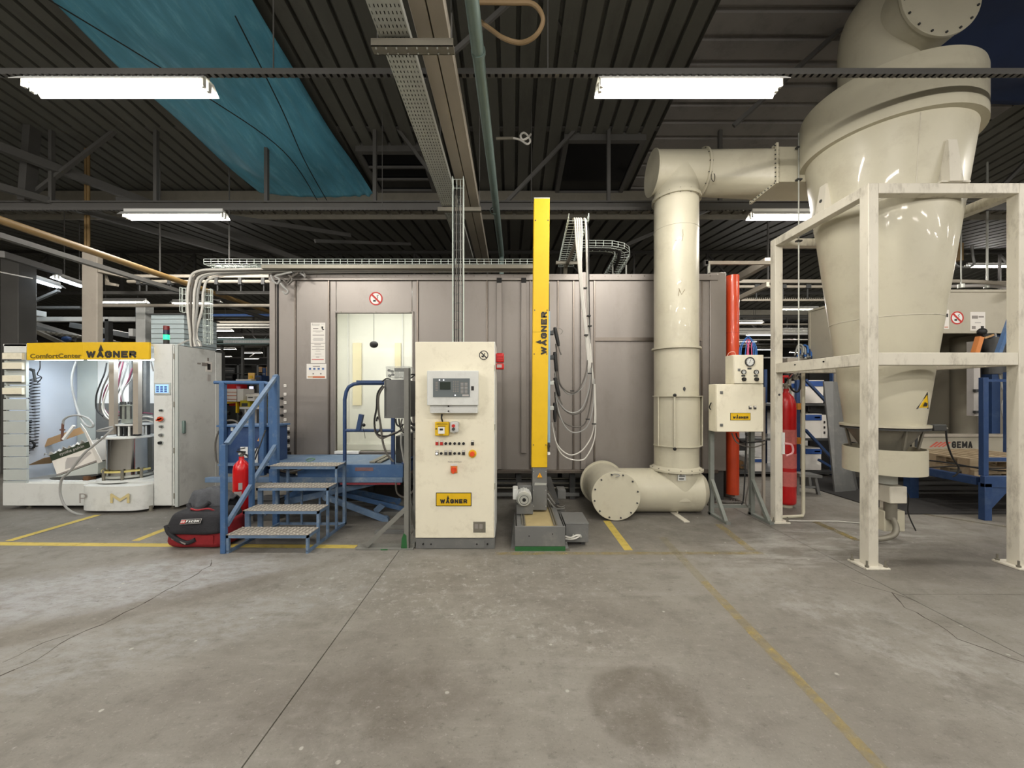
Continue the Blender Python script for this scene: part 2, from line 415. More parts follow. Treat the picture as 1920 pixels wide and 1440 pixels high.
def worn(name, col, keep):
    m = mat(name, col, 0.6, var=0.12, scale=6)
    nt = m.node_tree; n = nt.nodes.new('ShaderNodeTexNoise'); n.inputs['Scale'].default_value = 9; n.inputs['Detail'].default_value = 9; n.inputs['Roughness'].default_value = 0.75
    tc = nt.nodes.new('ShaderNodeTexCoord'); nt.links.new(tc.outputs['Object'], n.inputs['Vector'])
    r = nt.nodes.new('ShaderNodeMapRange'); r.inputs[1].default_value = 0.62 - keep*0.45; r.inputs[2].default_value = 0.80 - keep*0.35; r.inputs[3].default_value = 0.10 + .3*(keep > .8); r.inputs[4].default_value = 0.92 if keep > .8 else 0.5
    nt.links.new(n.outputs['Fac'], r.inputs[0]); nt.links.new(r.outputs[0], nt.nodes['Principled BSDF'].inputs['Alpha'])
    return m
LN1 = worn('line_yellow_fresh', (196,174,84), 0.9); LN2 = worn('line_yellow_faded', (214,190,110), 0.36); LN3 = worn('line_yellow_ghost', (206,190,130), 0.2)
def line(p, q, w, m):
    (x0,y0),(x1,y1) = p, q; d = Vector((x1-x0, y1-y0, 0)).normalized(); n = Vector((-d.y, d.x, 0)) * (w/2)
    a = Vector((x0,y0,0.0)); c = Vector((x1,y1,0.0))
    G().prism([a-n, c-n, c+n, a+n], (0,0,0.0012)).build('floor_marking', m, fl, smooth=False)
def fp(px, py): d = EYE*F/(py-HY); return (X(px, d), d)
line(fp(-700,1014), fp(668,1025), 0.085, LN1)
line((-5.37, 4.10), (-5.37, 4.98), 0.085, LN1)
line((-4.02, 4.10), (-4.02, 4.9), 0.085, LN1)
line(fp(930,1038), fp(1430,1037), 0.06, LN2)
line((1.17, 3.85), (1.17, 4.75), 0.085, LN1)
line((1.64, 4.2), (1.60, 3.2), 0.08, LN3); line((1.60, 3.2), (1.57, 2.2), 0.07, LN2); line((1.57, 2.2), (1.53, 1.35), 0.06, LN2)
line((2.40, 3.85), (2.48, 4.62), 0.085, LN2)
line((3.70, 4.1), (3.72, 4.75), 0.085, LN2)
line((5.95, 4.4), (5.2, 5.2), 0.06, LN3); line((2.7, 5.6), (3.3, 6.9), 0.08, LN2)
CRK = mat('crack_dark', (62,54,46), 0.9, var=0.2)
def crack(pts, w):
    g = G()
    v3 = [Vector((*fp(*p), 0)) for p in pts]; fine = []
    for a, c in zip(v3, v3[1:]):
        n = max(2, int((c-a).length/0.06))
        for k in range(n):
            q = a.lerp(c, k/n); fine.append(Vector((q.x + rnd.uniform(-.012,.012), q.y + rnd.uniform(-.012,.012), 0)))
    fine.append(v3[-1])
    for a, c in zip(fine, fine[1:]):
        d = (c-a).normalized(); n = Vector((-d.y, d.x, 0))*(w*rnd.uniform(.3,1)/2)
        g.prism([a-n, c-n, c+n, a+n], (0,0,0.0008))
    g.build('crack', CRK, fl, smooth=False)
crack([(395,1050),(392,1062),(330,1098),(270,1130),(215,1160),(130,1197),(62,1240),(0,1268),(-80,1300)], 0.009)
crack([(1672,1112),(1700,1140),(1760,1170),(1800,1200),(1860,1220),(1930,1245)], 0.008)
crack([(1600,1090),(1672,1112),(1720,1128)], 0.006)
crack([(0,1245),(80,1205),(130,1190)], 0.004)

# ---------------------------------------------------------------- walls
struct('wall_far', G().box(-34, 26, 44, 44.2, 0, 7), WALLM)
struct('wall_left', G().box(-34.2, -34, -12, 44, 0, 7), WALLM)
struct('wall_right', G().box(26, 26.2, -12, 44, 0, 7), WALLM)
struct('wall_behind', G().box(-34, 26, -12.2, -12, 0, 7), WALLM)

# ---------------------------------------------------------------- roof deck
RP = [(-12, 5.7), (-1, 6.66), (8.1, 5.7), (13.5, 6.4), (19, 5.7), (25, 6.4), (31, 5.7), (37.5, 6.4), (44, 5.7)]
def roofz(y):
    for (a, za), (b_, zb) in zip(RP, RP[1:]):
        if a <= y <= b_: return za + (zb-za)*(y-a)/(b_-a)
    return 6
ceiling = struct('ceiling', G().box(-34, 26, -12, 44, 6.9, 7.0), DARKGAP)
def deck(x0, x1, y0, y1, pitch=0.25, m=ROOFM, dz=0.0):
    g = G(); n = max(1, round((x1-x0)/pitch)); p = (x1-x0)/n
    row = []
    for i in range(n):
        a = x0 + i*p
        row += [(a, 0), (a+p*.76, 0), (a+p*.80, .07), (a+p*.96, .07)]
    row.append((x1, 0))
    k = len(row); z0, z1 = roofz(y0)+dz, roofz(y1)+dz
    g.add([(x, y0, z0+h) for x, h in row] + [(x, y1, z1+h) for x, h in row], [(i, i+1, k+i+1, k+i) for i in range(k-1)])
    return tag(g.build('roof_sheet', m, ceiling, smooth=False), kind='structure')
XB = [-34, -28, -22, -18, -14, -10, -7.6, -5.2, -2.8, -0.4, 2.4]
for s in range(len(RP)-1):
    ya, yb = RP[s][0], RP[s+1][0]; pit = 0.25 if s < 2 else 0.36
    for a, b_ in zip(XB, XB[1:]): deck(a, b_, ya, yb, pit)
    if s == 1:
        for a, b_ in ((2.4, 5.0), (5.0, 7.6)):
            deck(a, b_, ya, 2.6, pit)
            g = G(); row = []; y = 2.6; n = 17; p = (8.1-2.6)/n
            for i in range(n): row += [(y,0),(y+p*.74,0),(y+p*.79,.05),(y+p*.95,.05)]; y += p
            row.append((8.1, 0)); k = len(row)
            g.add([(a, yy, roofz(yy)+h) for yy, h in row] + [(b_, yy, roofz(yy)+h) for yy, h in row], [(i, i+1, k+i+1, k+i) for i in range(k-1)])
            tag(g.build('roof_sheet', ROOFB, ceiling, smooth=False), kind='structure')
        for a, b_ in ((7.6, 11), (11, 15), (15, 20), (20, 26)): deck(a, b_, ya, yb, pit)
    else:
        for a, b_ in ((2.4, 5.0), (5.0, 7.6), (7.6, 11), (11, 15), (15, 20), (20, 26)): deck(a, b_, ya, yb, pit)
# valley gutters between the roof pitches
for y in (8.1, 19, 31):
    g = G()
    for i in range(242):
        a = -34 + i*0.2471
        g.box(a, a+0.16, y-.30, y+.30, roofz(y)-.20, roofz(y)-.17)
    g.box(-34, 26, y-.3, y+.3, roofz(y)-.17, roofz(y)-.15); g.box(-34, 26, y-.34, y-.30, roofz(y)-.26, roofz(y)-.02); g.box(-34, 26, y+.30, y+.34, roofz(y)-.30, roofz(y)-.02)
    tag(g.build('gutter', GALVD, ceiling, smooth=False), kind='structure')
# dark roof lights
def rooflight(x0, x1, y0, y1):
    g = G()
    for a, b_, c, d in ((x0-.08,x0,y0,y1),(x1,x1+.08,y0,y1),(x0-.08,x1+.08,y0-.08,y0),(x0-.08,x1+.08,y1,y1+.08)):
        zz = [roofz(c)-.10, roofz(d)-.10]
        g.add([(a,c,zz[0]),(b_,c,zz[0]),(b_,d,zz[1]),(a,d,zz[1]),(a,c,zz[0]+.16),(b_,c,zz[0]+.16),(b_,d,zz[1]+.16),(a,d,zz[1]+.16)],
              [(3,2,1,0),(4,5,6,7),(0,1,5,4),(1,2,6,5),(2,3,7,6),(3,0,4,7)])
    o = struct('window_%d' % rooflight.n, g, TRUSS, smooth=False); rooflight.n += 1
    h = G(); h.add([(x0,y0,roofz(y0)-.06),(x1,y0,roofz(y0)-.06),(x1,y1,roofz(y1)-.06),(x0,y1,roofz(y1)-.06),(x0,y0,roofz(y0)-.04),(x1,y0,roofz(y0)-.04),(x1,y1,roofz(y1)-.04),(x0,y1,roofz(y1)-.04)],
                    [(3,2,1,0),(4,5,6,7),(0,1,5,4),(1,2,6,5),(2,3,7,6),(3,0,4,7)])
    tag(h.build('pane', NIGHT, o, smooth=False), kind='structure')
    if x0 < 0:
        g2 = G()
        for k in range(1, 3): y = y0 + (y1-y0)*k/3; g2.bar((x0, y, roofz(y)-.09), (x1, y, roofz(y)-.09), .04)
        tag(g2.build('glazing_bar', TRUSS, o), kind='structure')
rooflight.n = 1
rooflight(0.95, 2.15, 6.45, 7.75); rooflight(-2.62, -1.6, 6.7, 7.7)

# ---------------------------------------------------------------- trusses and rails
def truss(y, zt, zb, verts, diags):
    o = struct('beam_truss', G().box(-34, 26, y-.05, y+.05, zt-.12, zt-.10).box(-34, 26, y-.05, y+.05, zt-.02, zt).box(-34, 26, y-.006, y+.006, zt-.10, zt-.02), TRUSS)
    tag(G().box(-34, 26, y-.05, y+.05, zb-.02, zb).box(-34, 26, y-.006, y+.006, zb-.1, zb-.02).build('bottom_chord', TRUSS, o), kind='structure')
    for x in verts: tag(G().bar((x, y, zt-.1), (x, y, zb-.02), .055, .055).build('upright', TRUSS, o), kind='structure')
    for (xa, xb) in diags: tag(G().bar((xa, y+.03, zt-.1), (xb, y+.03, zb), .06, .05).build('brace', TRUSS, o), kind='structure')
    return o
truss(6.3, 6.03, 4.72, [X(p, 6.3) for p in (-260, -60, 97, 293, 500, 703, 1141, 1350, 1560, 1760, 1960)], [(X(215,6.3), X(35,6.3)), (X(1080,6.3), X(948,6.3)), (X(745,6.3), X(850,6.3)), (X(1560,6.3), X(1700,6.3)), (X(1990,6.3), X(1850,6.3))])
tv = [-20+2.4*k for k in range(17)]; td = [(a, a+(1.2 if i % 2 else -1.2)) for i, a in enumerate(tv)]
truss(12.6, 6.3, 4.95, tv, td); truss(19, 5.62, 4.6, tv, td); truss(25, 6.3, 4.9, tv, td); truss(31, 5.6, 4.6, tv, td)
# members that run into the depth, left of the picture and above the right-hand side
g = G()
for a, b_, w in (((-9.3, 3.0, 5.5), (-5.2, 10.5, 5.0), .10), ((-9.3, 3.0, 4.7), (-4.4, 12.4, 4.8), .08), ((-7.8, 6.25, 6.0), (-7.9, 6.25, 4.7), .12),
                 ((-6.5, 6.3, 4.75), (-4.0, 9.5, 5.5), .07), ((-3.9, 7.6, 4.6), (-2.6, 9.8, 5.4), .05)):
    tag(G().bar(a, b_, w, w*1.3).build('beam_raking', TRUSS), kind='structure')
for a, b_, w in (((-1.0, 2.4, 6.3), (1.6, 6.25, 6.0), .06), ((-.95, 3.35, 4.15), (.55, 3.6, 5.75), .035), ((4.3, 8.0, 5.5), (2.3, 8.2, 4.7), .06),
                 ((3.0, 5.2, 5.2), (4.1, 4.7, 6.1), .05), ((7.6, 6.3, 4.9), (9.3, 5.2, 4.7), .06)):
    tag(G().bar(a, b_, w, w).build('beam_brace', TRUSS), kind='structure')
# perforated strut rails that carry the lamps
def strut_rail(label, y, z, x0, x1):
    t = thing('strut_rail', label, 'rail', (0, y, z))
    G().box(x0, x1, y-.02, y-.017, z, z+.045).box(x0, x1, y+.017, y+.02, z, z+.045).box(x0, x1, y-.02, y+.02, z+.045, z+.048).build('channel', TRUSS, t, smooth=False)
    g = G(); n = int((x1-x0)/.06)
    for i in range(n): a = x0 + i*.06; g.box(a, a+.035, y-.02, y+.02, z-.004, z)
    g.build('slotted_flange', TRUSS, t, smooth=False)
    for x in (x0+.5, -2.0, 0.3, x1-.5): G().cyl((x, y, z+.04), (x, y, roofz(y)+.01), .006, 6).build('hanger_rod', TRUSS, t)
strut_rail('long perforated steel rail with lamps, crossing in front of the cyclone rim', 3.22, 4.235, -9, 9)
strut_rail('perforated steel rail of the second row of lamps, behind the first', 5.92, 4.40, -9, 9)
# ---------------------------------------------------------------- strip lamps
def lamp_proto(name, tube_m, L=1.5, watts=LAMP_W, col=LAMP_COL):
    t = thing(name, '', 'lamp')
    g = G(); h = L/2 + .03
    sec = [(-.045, .03), (.045, .03), (.11, -.035), (.113, -.033), (.047, .034), (-.047, .034), (-.113, -.033), (-.11, -.035)]
    k = len(sec)
    g.add([(-h, a, b) for a, b in sec] + [(h, a, b) for a, b in sec], [(i, (i+1) % k, k+(i+1) % k, k+i) for i in range(k)])
    g.build('reflector', WHITE, t, smooth=False)
    G().box(-h+.02, h-.02, -.03, .03, .034, .085).build('ballast_housing', WHITE, t)
    for s in (-.03, .03):
        G().cyl((-L/2+.01, s, -.028), (L/2-.01, s, -.028), .013, 10).build('tube', tube_m, t)
        for e in (-1, 1): G().box(e*L/2-.012, e*L/2+.012, s-.016, s+.016, -.046, .034).build('lamp_holder', WHITE, t)
    ld = bpy.data.lights.new('strip_light', 'AREA'); ld.shape = 'RECTANGLE'; ld.size = L; ld.size_y = .05; ld.energy = watts / 2; ld.color = col
    for s in (-1, 1):
        lo = bpy.data.objects.new('strip_light', ld); COL.objects.link(lo); lo.parent = t; lo.location = (0, s*.034, -.052); lo.rotation_euler = (s*math.radians(52), 0, 0)
    return t
lampA = lamp_proto('strip_lamp', TUBE)
used = [False]
def lamp(x, y, z, label, group, rz=0.0):
    o = lampA if not used[0] else dup(lampA)
    used[0] = True
    o.location = (x, y, z); o.rotation_euler.z = rz
    o['label'] = label; o['group'] = group
    if group != G1:
        for s in (-.5, .5):
            q = Vector((x + s*math.cos(rz), y + s*math.sin(rz), 0))
            r_ = G().cyl((q.x, q.y, z+.08), (q.x, q.y, roofz(q.y)+.02), .008, 6).build('hanger_rod', TRUSS); r_.parent = o; r_.matrix_parent_inverse = (Matrix.Translation((x, y, z)) @ Matrix.Rotation(rz, 4, 'Z')).inverted()
    return o
G1 = 'twin tube strip lamps over the near floor'
lamp(-3.34, 3.25, 4.185, 'large lit twin tube strip lamp at the upper left, below the teal tarpaulin', G1)
lamp(1.50, 3.25, 4.185, 'large lit twin tube strip lamp left of the cream cyclone', G1)
lamp(-5.2, 5.92, 4.33, 'second lit strip lamp at left, smaller and lower than the one below the teal tarpaulin', G1)
lamp(4.45, 5.92, 4.33, 'lit strip lamp partly hidden behind the cyclone, under the square inlet duct', G1)
G2 = 'strip lamps in the rear of the hall'
lamp(-12.2, 12, 4.48, 'lit strip lamp right of the thick beige column behind the yellow header booth', G2)
lamp(-10.1, 12.3, 4.52, 'lit strip lamp crossed by the bent cable bundle at the steel booth corner', G2)
lamp(11.2, 15, 4.92, 'rear lit strip lamp behind the threaded rod at cyclone height', G2)
lamp(9.2, 15.3, 4.45, 'rear lit strip lamp just right of the orange column', G2)
lamp(11.5, 17.5, 4.3, 'small lit strip lamp low behind the cyclone frame, lowest there', G2)
lamp(16.4, 13.2, 6.0, 'lit strip lamp above the no smoking sign of the rear booth', G2)
lamp(16.0, 11.0, 5.7, 'lit strip lamp end at the right edge, highest there', G2)
lamp(13.4, 9.6, 4.15, 'lit strip lamp end at the right edge, above the rear booth corner', G2)
lamp(8.2, 9.6, 4.2, 'short looking lit strip lamp beside the cyclone wall at conveyor height', G2, 1.0)
for x0, y, yy, nm in ((432,632,24,'tiny far lamp just above the pale roller conveyor left of the steel booth'),(420,654,26,'bright tiny far lamp just below the pale roller conveyor'),(473,661,31,'tiny far lamp right of the others, below the pale roller conveyor'),(469,672,36,'lowest tiny far lamp, near the steel booth edge'),(418,668,36,'dotted tiny far lamp low beside the powder booth wall'),(1440,655,30,'tiny far lamp behind the left frame post'),(1395,640,24,'tiny far lamp above the blue air hoses'),(1500,660,30,'tiny far lamp beside the heap of blue hoses'),(400,619,16,'lamp end at the edge of the pale tower cabinet')):
    lamp(X(x0, yy), yy, Z(y, yy), nm, 'far strip lamps in the last bays')
for x, y in ((-3.34, .4), (1.5, .4), (6.3, .4), (6.6, 3.25), (-8.2, 3.25), (-8.2, .4), (11.3, 3.25), (11.3, .4), (-.3, -2.3), (-5.2, -2.3), (4.6, -2.3), (9.6, -2.3), (-10, -2.3), (1.5, -5.0), (-3.4, -5.0), (6.3, -5.0), (-8.2, -5.0), (11.3, -5.0), (-.3, -7.7), (-5.2, -7.7), (4.6, -7.7), (9.6, -7.7)):
    lamp(x, y, 4.25, 'unseen strip lamp, %s m %s and %s m %s the viewer' % (abs(x), 'left' if x < 0 else 'right', abs(y), 'ahead of' if y > 0 else 'behind'), 'strip lamps over the open floor outside the picture')
lampC = lamp_proto('cool_strip_lamp', TUBEC, L=.75, watts=7, col=(.8, .9, 1))
lampC.location = (-9.74, 8.5, 4.06); lampC.rotation_euler.z = -1.3
tag(lampC, 'cool white strip lamp touching the thick beige column, right one of a pair', group='cool white lamps at the left')
for s_ in (-.2, .2): G().cyl((-9.74+s_*.27, 8.5-s_*.96, 4.12), (-9.74+s_*.27, 8.5-s_*.96, roofz(8.5)+.05), .008, 6).build('hanger_rod', TRUSS).parent = lampC
for r_ in lampC.children:
    if r_.name.startswith('hanger_rod'): r_.matrix_parent_inverse = (Matrix.Translation((-9.74, 8.5, 4.06)) @ Matrix.Rotation(-1.3, 4, 'Z')).inverted()
c2 = dup(lampC, (-10.36, 8.5, 4.06), -1.3, 'cool white strip lamp at far left, left one of a pair end to end')

# ---------------------------------------------------------------- tarpaulins under the roof
def tarp(x0, x1, y0, y1, label, m, name, sag=.3):
    g = G(); nx, ny = 60, 46; vs = []
    for j in range(ny+1):
        for i in range(nx+1):
            u, v = i/nx, j/ny; x = x0+(x1-x0)*u + .07*math.sin(v*7); y = y0+(y1-y0)*v
            e = 4*u*(1-u)
            z = roofz(y) - .10 - sag*e*(.45+.4*math.sin(v*9.5)**2) - (.07*max(0, math.sin(u*75+v*5))*(u-.76)*4 if u > .76 else .008*math.sin(u*40+v*6)) - .02*math.sin(v*23+u*3)
            vs.append((x, y, z))
    g.add(vs, [(j*(nx+1)+i, j*(nx+1)+i+1, (j+1)*(nx+1)+i+1, (j+1)*(nx+1)+i) for j in range(ny) for i in range(nx)])
    o = g.build(name, m, origin=((x0+x1)/2, (y0+y1)/2, roofz(y0)-.3), solid=.004, angle=80)
    return tag(o, label, 'tarpaulin')
tt = tarp(-5.15, -2.85, .6, 7.85, 'long teal tarpaulin slung under the roof deck at upper left', TEAL, 'tarpaulin', .22)
# cords that hold it
g = G()
for pts in (((-5.0, 3.9, 5.75), (-4.2, 5.0, 5.58), (-3.7, 6.2, 5.5), (-3.9, 7.7, 5.45)), ((-3.1, 4.3, 5.8), (-3.25, 5.4, 5.6), (-3.5, 6.5, 5.5), (-3.7, 7.8, 5.4))):
    g.tube(smoothpath(pts, 8), .008, 5)
g.build('cord', BLACK, None)
bpy.data.objects['cord'].parent = tt; bpy.data.objects['cord'].location = -tt.location
tarp(4.6, 8.6, 2.0, 5.6, 'dark navy tarpaulin under the roof behind the cyclone outlet', NAVY, 'tarpaulin', .18)

# ---------------------------------------------------------------- overhead services
t = thing('perforated_cable_tray', 'perforated galvanised cable tray running away overhead beside the beige trunking', 'cable tray', (-.8, 4, 4.0))
g = G(); cw, cl = .0262, .045
nx = 8
for r in range(int(6.0/cl)):
    y = .9 + r*cl
    for i in range(nx):
        x = -.905 + i*cw; off = 0
        sx0, sx1, sy0, sy1 = x+.0095, x+.0167, y+.010, y+.032
        X0, X1, Y0, Y1 = x, x+cw, y, y+cl
        vs = [(X0,Y0,4),(X1,Y0,4),(X1,Y1,4),(X0,Y1,4),(sx0,sy0,4),(sx1,sy0,4),(sx1,sy1,4),(sx0,sy1,4)]
        g.add(vs, [(0,1,5,4),(1,2,6,5),(2,3,7,6),(3,0,4,7)])
g.build('tray_bottom', GALV, t, smooth=False, solid=.002)
for x in (-.905, -.695): G().box(x-.001, x+.001, .9, 6.9, 4.0, 4.05).build('tray_side', GALV, t)
for i, px in enumerate((0, 1, 2)):
    G().tube([(-.86+i*.05, 1, 4.02), (-.86+i*.05, 4, 4.018), (-.85+i*.05, 6.8, 4.02)], .014, 8).build('cable', BLACK, t)
for y in (2.68, 5.0):
    g = G().box(-.96, -.40, y-.07 if y < 3 else y-.04, y, 3.93, 3.935).box(-.96, -.40, y-.07 if y < 3 else y-.04, y-.066 if y < 3 else y-.037, 3.93, 3.985).box(-.96, -.40, y-.004, y, 3.93, 3.985)
    g.build('bracket', GALVD, t)
    if y < 3:
        for r2 in (-.055, -.015):
            for i in range(8): G().cyl((-.93+i*.07, y+r2, 3.93), (-.93+i*.07, y+r2, 3.924), .006, 8).build('rivet', GALV, t)
    G().cyl((-.93, y-.02, 3.98), (-.93, y-.02, roofz(y)), .006, 6).build('hanger_rod', TRUSS, t)
    G().cyl((-.42, y-.02, 3.98), (-.42, y-.02, roofz(y)), .006, 6).build('hanger_rod', TRUSS, t)
t = thing('cable_trunking', 'pair of beige closed trunkings side by side running away overhead', 'trunking', (-.56, 4, 4.1))
for x0, x1 in ((-.672, -.563), (-.553, -.444)):
    tr = G().box(x0, x1, .9, 7.9, 4.10, 4.22).build('trunking_channel', TRUNK, t, bevel=.003)
for y in (2.2, 3.4, 4.6, 5.8, 7.0): G().cyl((-.447, y, 4.11), (-.438, y, 4.11), .006, 8).build('rivet', GALV, t)
t = thing('vent_pipe', 'long grey-green round pipe running away overhead right of the trunking', 'pipe', (-.25, 4, 4.2))
G().cyl((-.30, .9, 4.25), (-.20, 7.4, 4.25), .05, 20).build('pipe', PIPEG, t)
for y in (3.0, 5.6): G().ring((-.265, y, 4.25), (-.264, y+.03, 4.25), .057, .05, 20).build('pipe_coupling', PIPEG, t)
G().cyl((-.20, 7.4, 4.25), (-.20, 7.4, 3.4), .045, 16).build('pipe_drop', PIPEG, t)
h = tag(G().tube(smoothpath([P(897,4,2.9), P(960,5,2.9), P(1000,8,2.9), P(1018,35,2.9), P(1006,65,2.95), P(978,80,3.0), P(945,72,3.0), P(920,55,3.05), P(897,38,3.1)], 8), .017, 10).build('hose_loop', HOSEB, origin=P(960,80,3)), 'tan flexible hose looping below the roof beside the grey-green pipe', 'hose')
t = thing('knotted_rope', 'short pale knotted cord hanging on a bracket at the grey-green pipe', 'cord', P(960, 262, 4.6))
G().cyl(P(930,260,4.6), P(962,259,4.6), .017, 10).build('bracket', GALVD, t)
G().tube(smoothpath([P(962,259,4.6), P(975,262,4.6), P(988,270,4.6), P(994,265,4.6), P(990,255,4.6), P(982,249,4.55), P(976,254,4.5), P(980,262,4.5), P(990,258,4.5), P(995,252,4.6)], 6), .012, 8).build('knot', HOSEW, t)
# long ochre pipe and beam along the left aisle
t = tag(G().tube([(-5.6, 3.0, 3.47), (-5.6, 9.6, 3.47)], .045, 12).build('ochre_pipe', OCHRE, origin=(-5.6, 6, 3.47)), 'long ochre pipe sloping down from the left edge to behind the steel booth', 'pipe')
tag(struct('beam_grey', G().box(-6.0, -5.92, 3.0, 10.8, 3.38, 3.44), TRUSS), kind='structure')

# wire basket trays
def basket(t, path, w, h, step=.1, r=.0035, up=(0,0,1)):
    path = [Vector(p) for p in path]; up = Vector(up)
    g = G(); dist = 0; samples = []
    for a, b in zip(path, path[1:]):
        n = max(1, int(round((b-a).length/step)))
        for k in range(n): samples.append((a.lerp(b, k/n)))
    samples.append(path[-1])
    rails = {k: [] for k in range(8)}
    for i, p in enumerate(samples):
        d = (samples[min(i+1, len(samples)-1)] - samples[max(i-1, 0)]).normalized()
        s = d.cross(up).normalized()
        c = [p - s*w/2 + up*h, p - s*w/2, p + s*w/2, p + s*w/2 + up*h]
        g.tube(c, r, 4)
        for k, q in enumerate((c[0], p - s*w/2 + up*h*.5, c[1], p - s*w/6, p + s*w/6, c[2], p + s*w/2 + up*h*.5, c[3])): rails[k].append(q)
    g.build('hoop_wires', WIRE, t, smooth=False)
    g = G()
    for k in rails: g.tube(rails[k], r, 4)
    g.build('long_wires', WIRE, t, smooth=False)
BT = 3.31   # top of the steel booth
t = thing('wire_basket_tray', 'long wire basket cable tray lying along the front top of the steel booth', 'cable tray', (-2, 5.45, BT+.06))
basket(t, [(X(382,5.35), 5.45, 3.38), (X(1002,5.35), 5.45, 3.38)], .2, .07)
g = G().box(-3.5, .3, 5.36, 5.54, 3.325, 3.376); g.build('support_rail', GALVD, t)
t = thing('cable_bundle', 'thick bundle of pale cables along the wire basket, bending down to the powder booth', 'cables', (-4.2, 5.45, 2.25))
for i, (dx, dz, m) in enumerate(((0,0,HOSEW),(.035,-.02,HOSED),(.07,-.035,HOSEW),(.11,-.045,HOSEG),(.05,.02,HOSEG),(.16,-.06,HOSEW))):
    x0 = -4.56 + dx*.8
    G().tube(smoothpath([(X(1000,5.35), 5.42+.02*i, 3.36+dz*.4), (-2.2, 5.42+.02*i, 3.35+dz*.4), (-3.9+dx, 5.42+.02*i, 3.33+dz*.5), (x0+.12, 5.42+.02*i, 3.30+dz), (x0, 5.42+.02*i, 3.12+dz), (x0-.02, 5.42+.02*i, 2.8), (x0-.01-.02*i, 5.45+.015*i, 2.45), (x0-.03, 5.5, 2.25)], 6), .017, 8).build('cable', m, t)
G().tube(smoothpath([(-4.45,5.5,2.25), (-4.48,5.5,2.33), (-4.6,5.48,2.34), (-4.75,5.45,2.26)], 6), .012, 8).build('cable', HOSEG, t)
t = thing('wire_basket_drop', 'short wire basket hanging upright over the powder booth beside the bent cables', 'cable tray', (-4.2, 5.5, 2.4))
basket(t, [(-4.70, 5.55, 3.1), (-4.70, 5.55, 2.75)], .12, .05, .09, up=(0,-1,0)); basket(t, [(-4.43, 5.62, 3.1), (-4.43, 5.62, 2.3)], .1, .05, .09, up=(0,-1,0))
t = thing('wire_basket_riser', 'upright wire basket with cables that drops from the perforated tray to the ivory control cabinet', 'cable tray', (-.62, 4.35, 2.15))
basket(t, [(-.605, 4.35, 4.0), (-.605, 4.35, 2.1)], .12, .06, .1, up=(0,-1,0))
for i, m in enumerate((BLACK, HOSED, BLACK, HOSEG, HOSED)):
    G().tube(smoothpath([(-.70+i*.02, 4.8, 4.02), (-.66+i*.02, 4.5, 4.0), (-.648+i*.022, 4.33, 3.8), (-.648+i*.022, 4.33, 3), (-.648+i*.022, 4.33, 2.1)], 6), .0065, 7).build('cable', m, t)
t = thing('wire_basket_bridge', 'wire basket tray reaching forward from the booth roof beside the yellow column', 'cable tray', (.78, 5, 3.5))
basket(t, [(.745, 4.28, 3.50), (.80, 5.7, 3.46)], .22, .08, .07)
G().bar((.78, 5.65, 3.31), (.78, 5.55, 3.47), .05).build('prop', GALVD, t); G().box(.62, .95, 5.4, 5.44, 3.40, 3.44).build('support_bar', GALVD, t)
G().box(.76, .80, 4.5, 5.6, 3.40, 3.44).build('support_rail', GALVD, t)
t = thing('wire_basket_curve', 'wire basket tray that curves back over the booth roof left of the tall cream duct', 'cable tray', (1.4, 5.3, 3.55))
basket(t, [(.88, 5.15, 3.52), (1.1, 5.15, 3.52), (1.3, 5.16, 3.52), (1.44, 5.22, 3.52), (1.52, 5.32, 3.52), (1.57, 5.46, 3.51), (1.59, 5.7, 3.49), (1.6, 6.3, 3.45)], .2, .07, .09)
G().tube(smoothpath([(.88, 5.16, 3.53), (1.1, 5.16, 3.53), (1.3, 5.18, 3.53), (1.5, 5.35, 3.53), (1.58, 6.2, 3.46)], 5), .03, 8).build('cable', BLACK, t)
G().cyl((1.5, 5.72, 3.31), (1.5, 5.72, 3.49), .012, 8).build('prop', GALV, t); G().cyl((1.7, 5.72, 3.31), (1.7, 5.72, 3.49), .012, 8).build('prop', GALV, t)

# ---------------------------------------------------------------- stainless booth
BX0, BX1, BY, BD, BZ0 = X(510, 5.6), 2.99, 5.6, 7.4, .47
wx0, wx1, wz0, wz1 = X(630,5.6), X(773,5.6), Z(846,5.6), Z(587,5.6)
bo = thing('spray_booth', 'long stainless steel powder spray booth with a lit opening, filling the middle', 'booth', (0, BY, 0))
seams = [BX0, X(555,5.6), X(618,5.6), X(784,5.6), X(914,5.6), X(995,5.6), X(1047,5.6), X(1076,5.6), X(1115,5.6), X(1316,5.6), BX1]
EX = 2.79
def sheet(x0, x1, z0, z1, d=0.0): return G().box(x0+.006, x1-.006, BY+d, BY+.03, z0, z1).build('panel', STEEL, bo, bevel=.003)
for a, b_ in zip(seams, seams[1:]):
    if a < wx0 - .01 and b_ > wx1 + .005:
        sheet(a, wx0+.006, BZ0, BT-.09); sheet(wx1-.006, b_, BZ0, BT-.09); sheet(wx0, wx1, wz1, BT-.09)
        sheet(wx0, wx1, BZ0, wz0)
    elif b_ == seams[9]:
        zm = Z(637, 5.6)
        sheet(a, b_, BZ0, zm); sheet(a, b_, zm+.02, BT-.09, -.01)
        G().box(a, b_, BY-.03, BY, zm-.02, zm+.03).build('rail', STEELD, bo)
    else: sheet(a, b_, BZ0, BT-.09)
for x in seams[1:-1]:
    G().box(x-.018, x+.006, BY-.02, BY+.03, BZ0, BT-.09).build('seam_rib', STEELD, bo, bevel=.003)
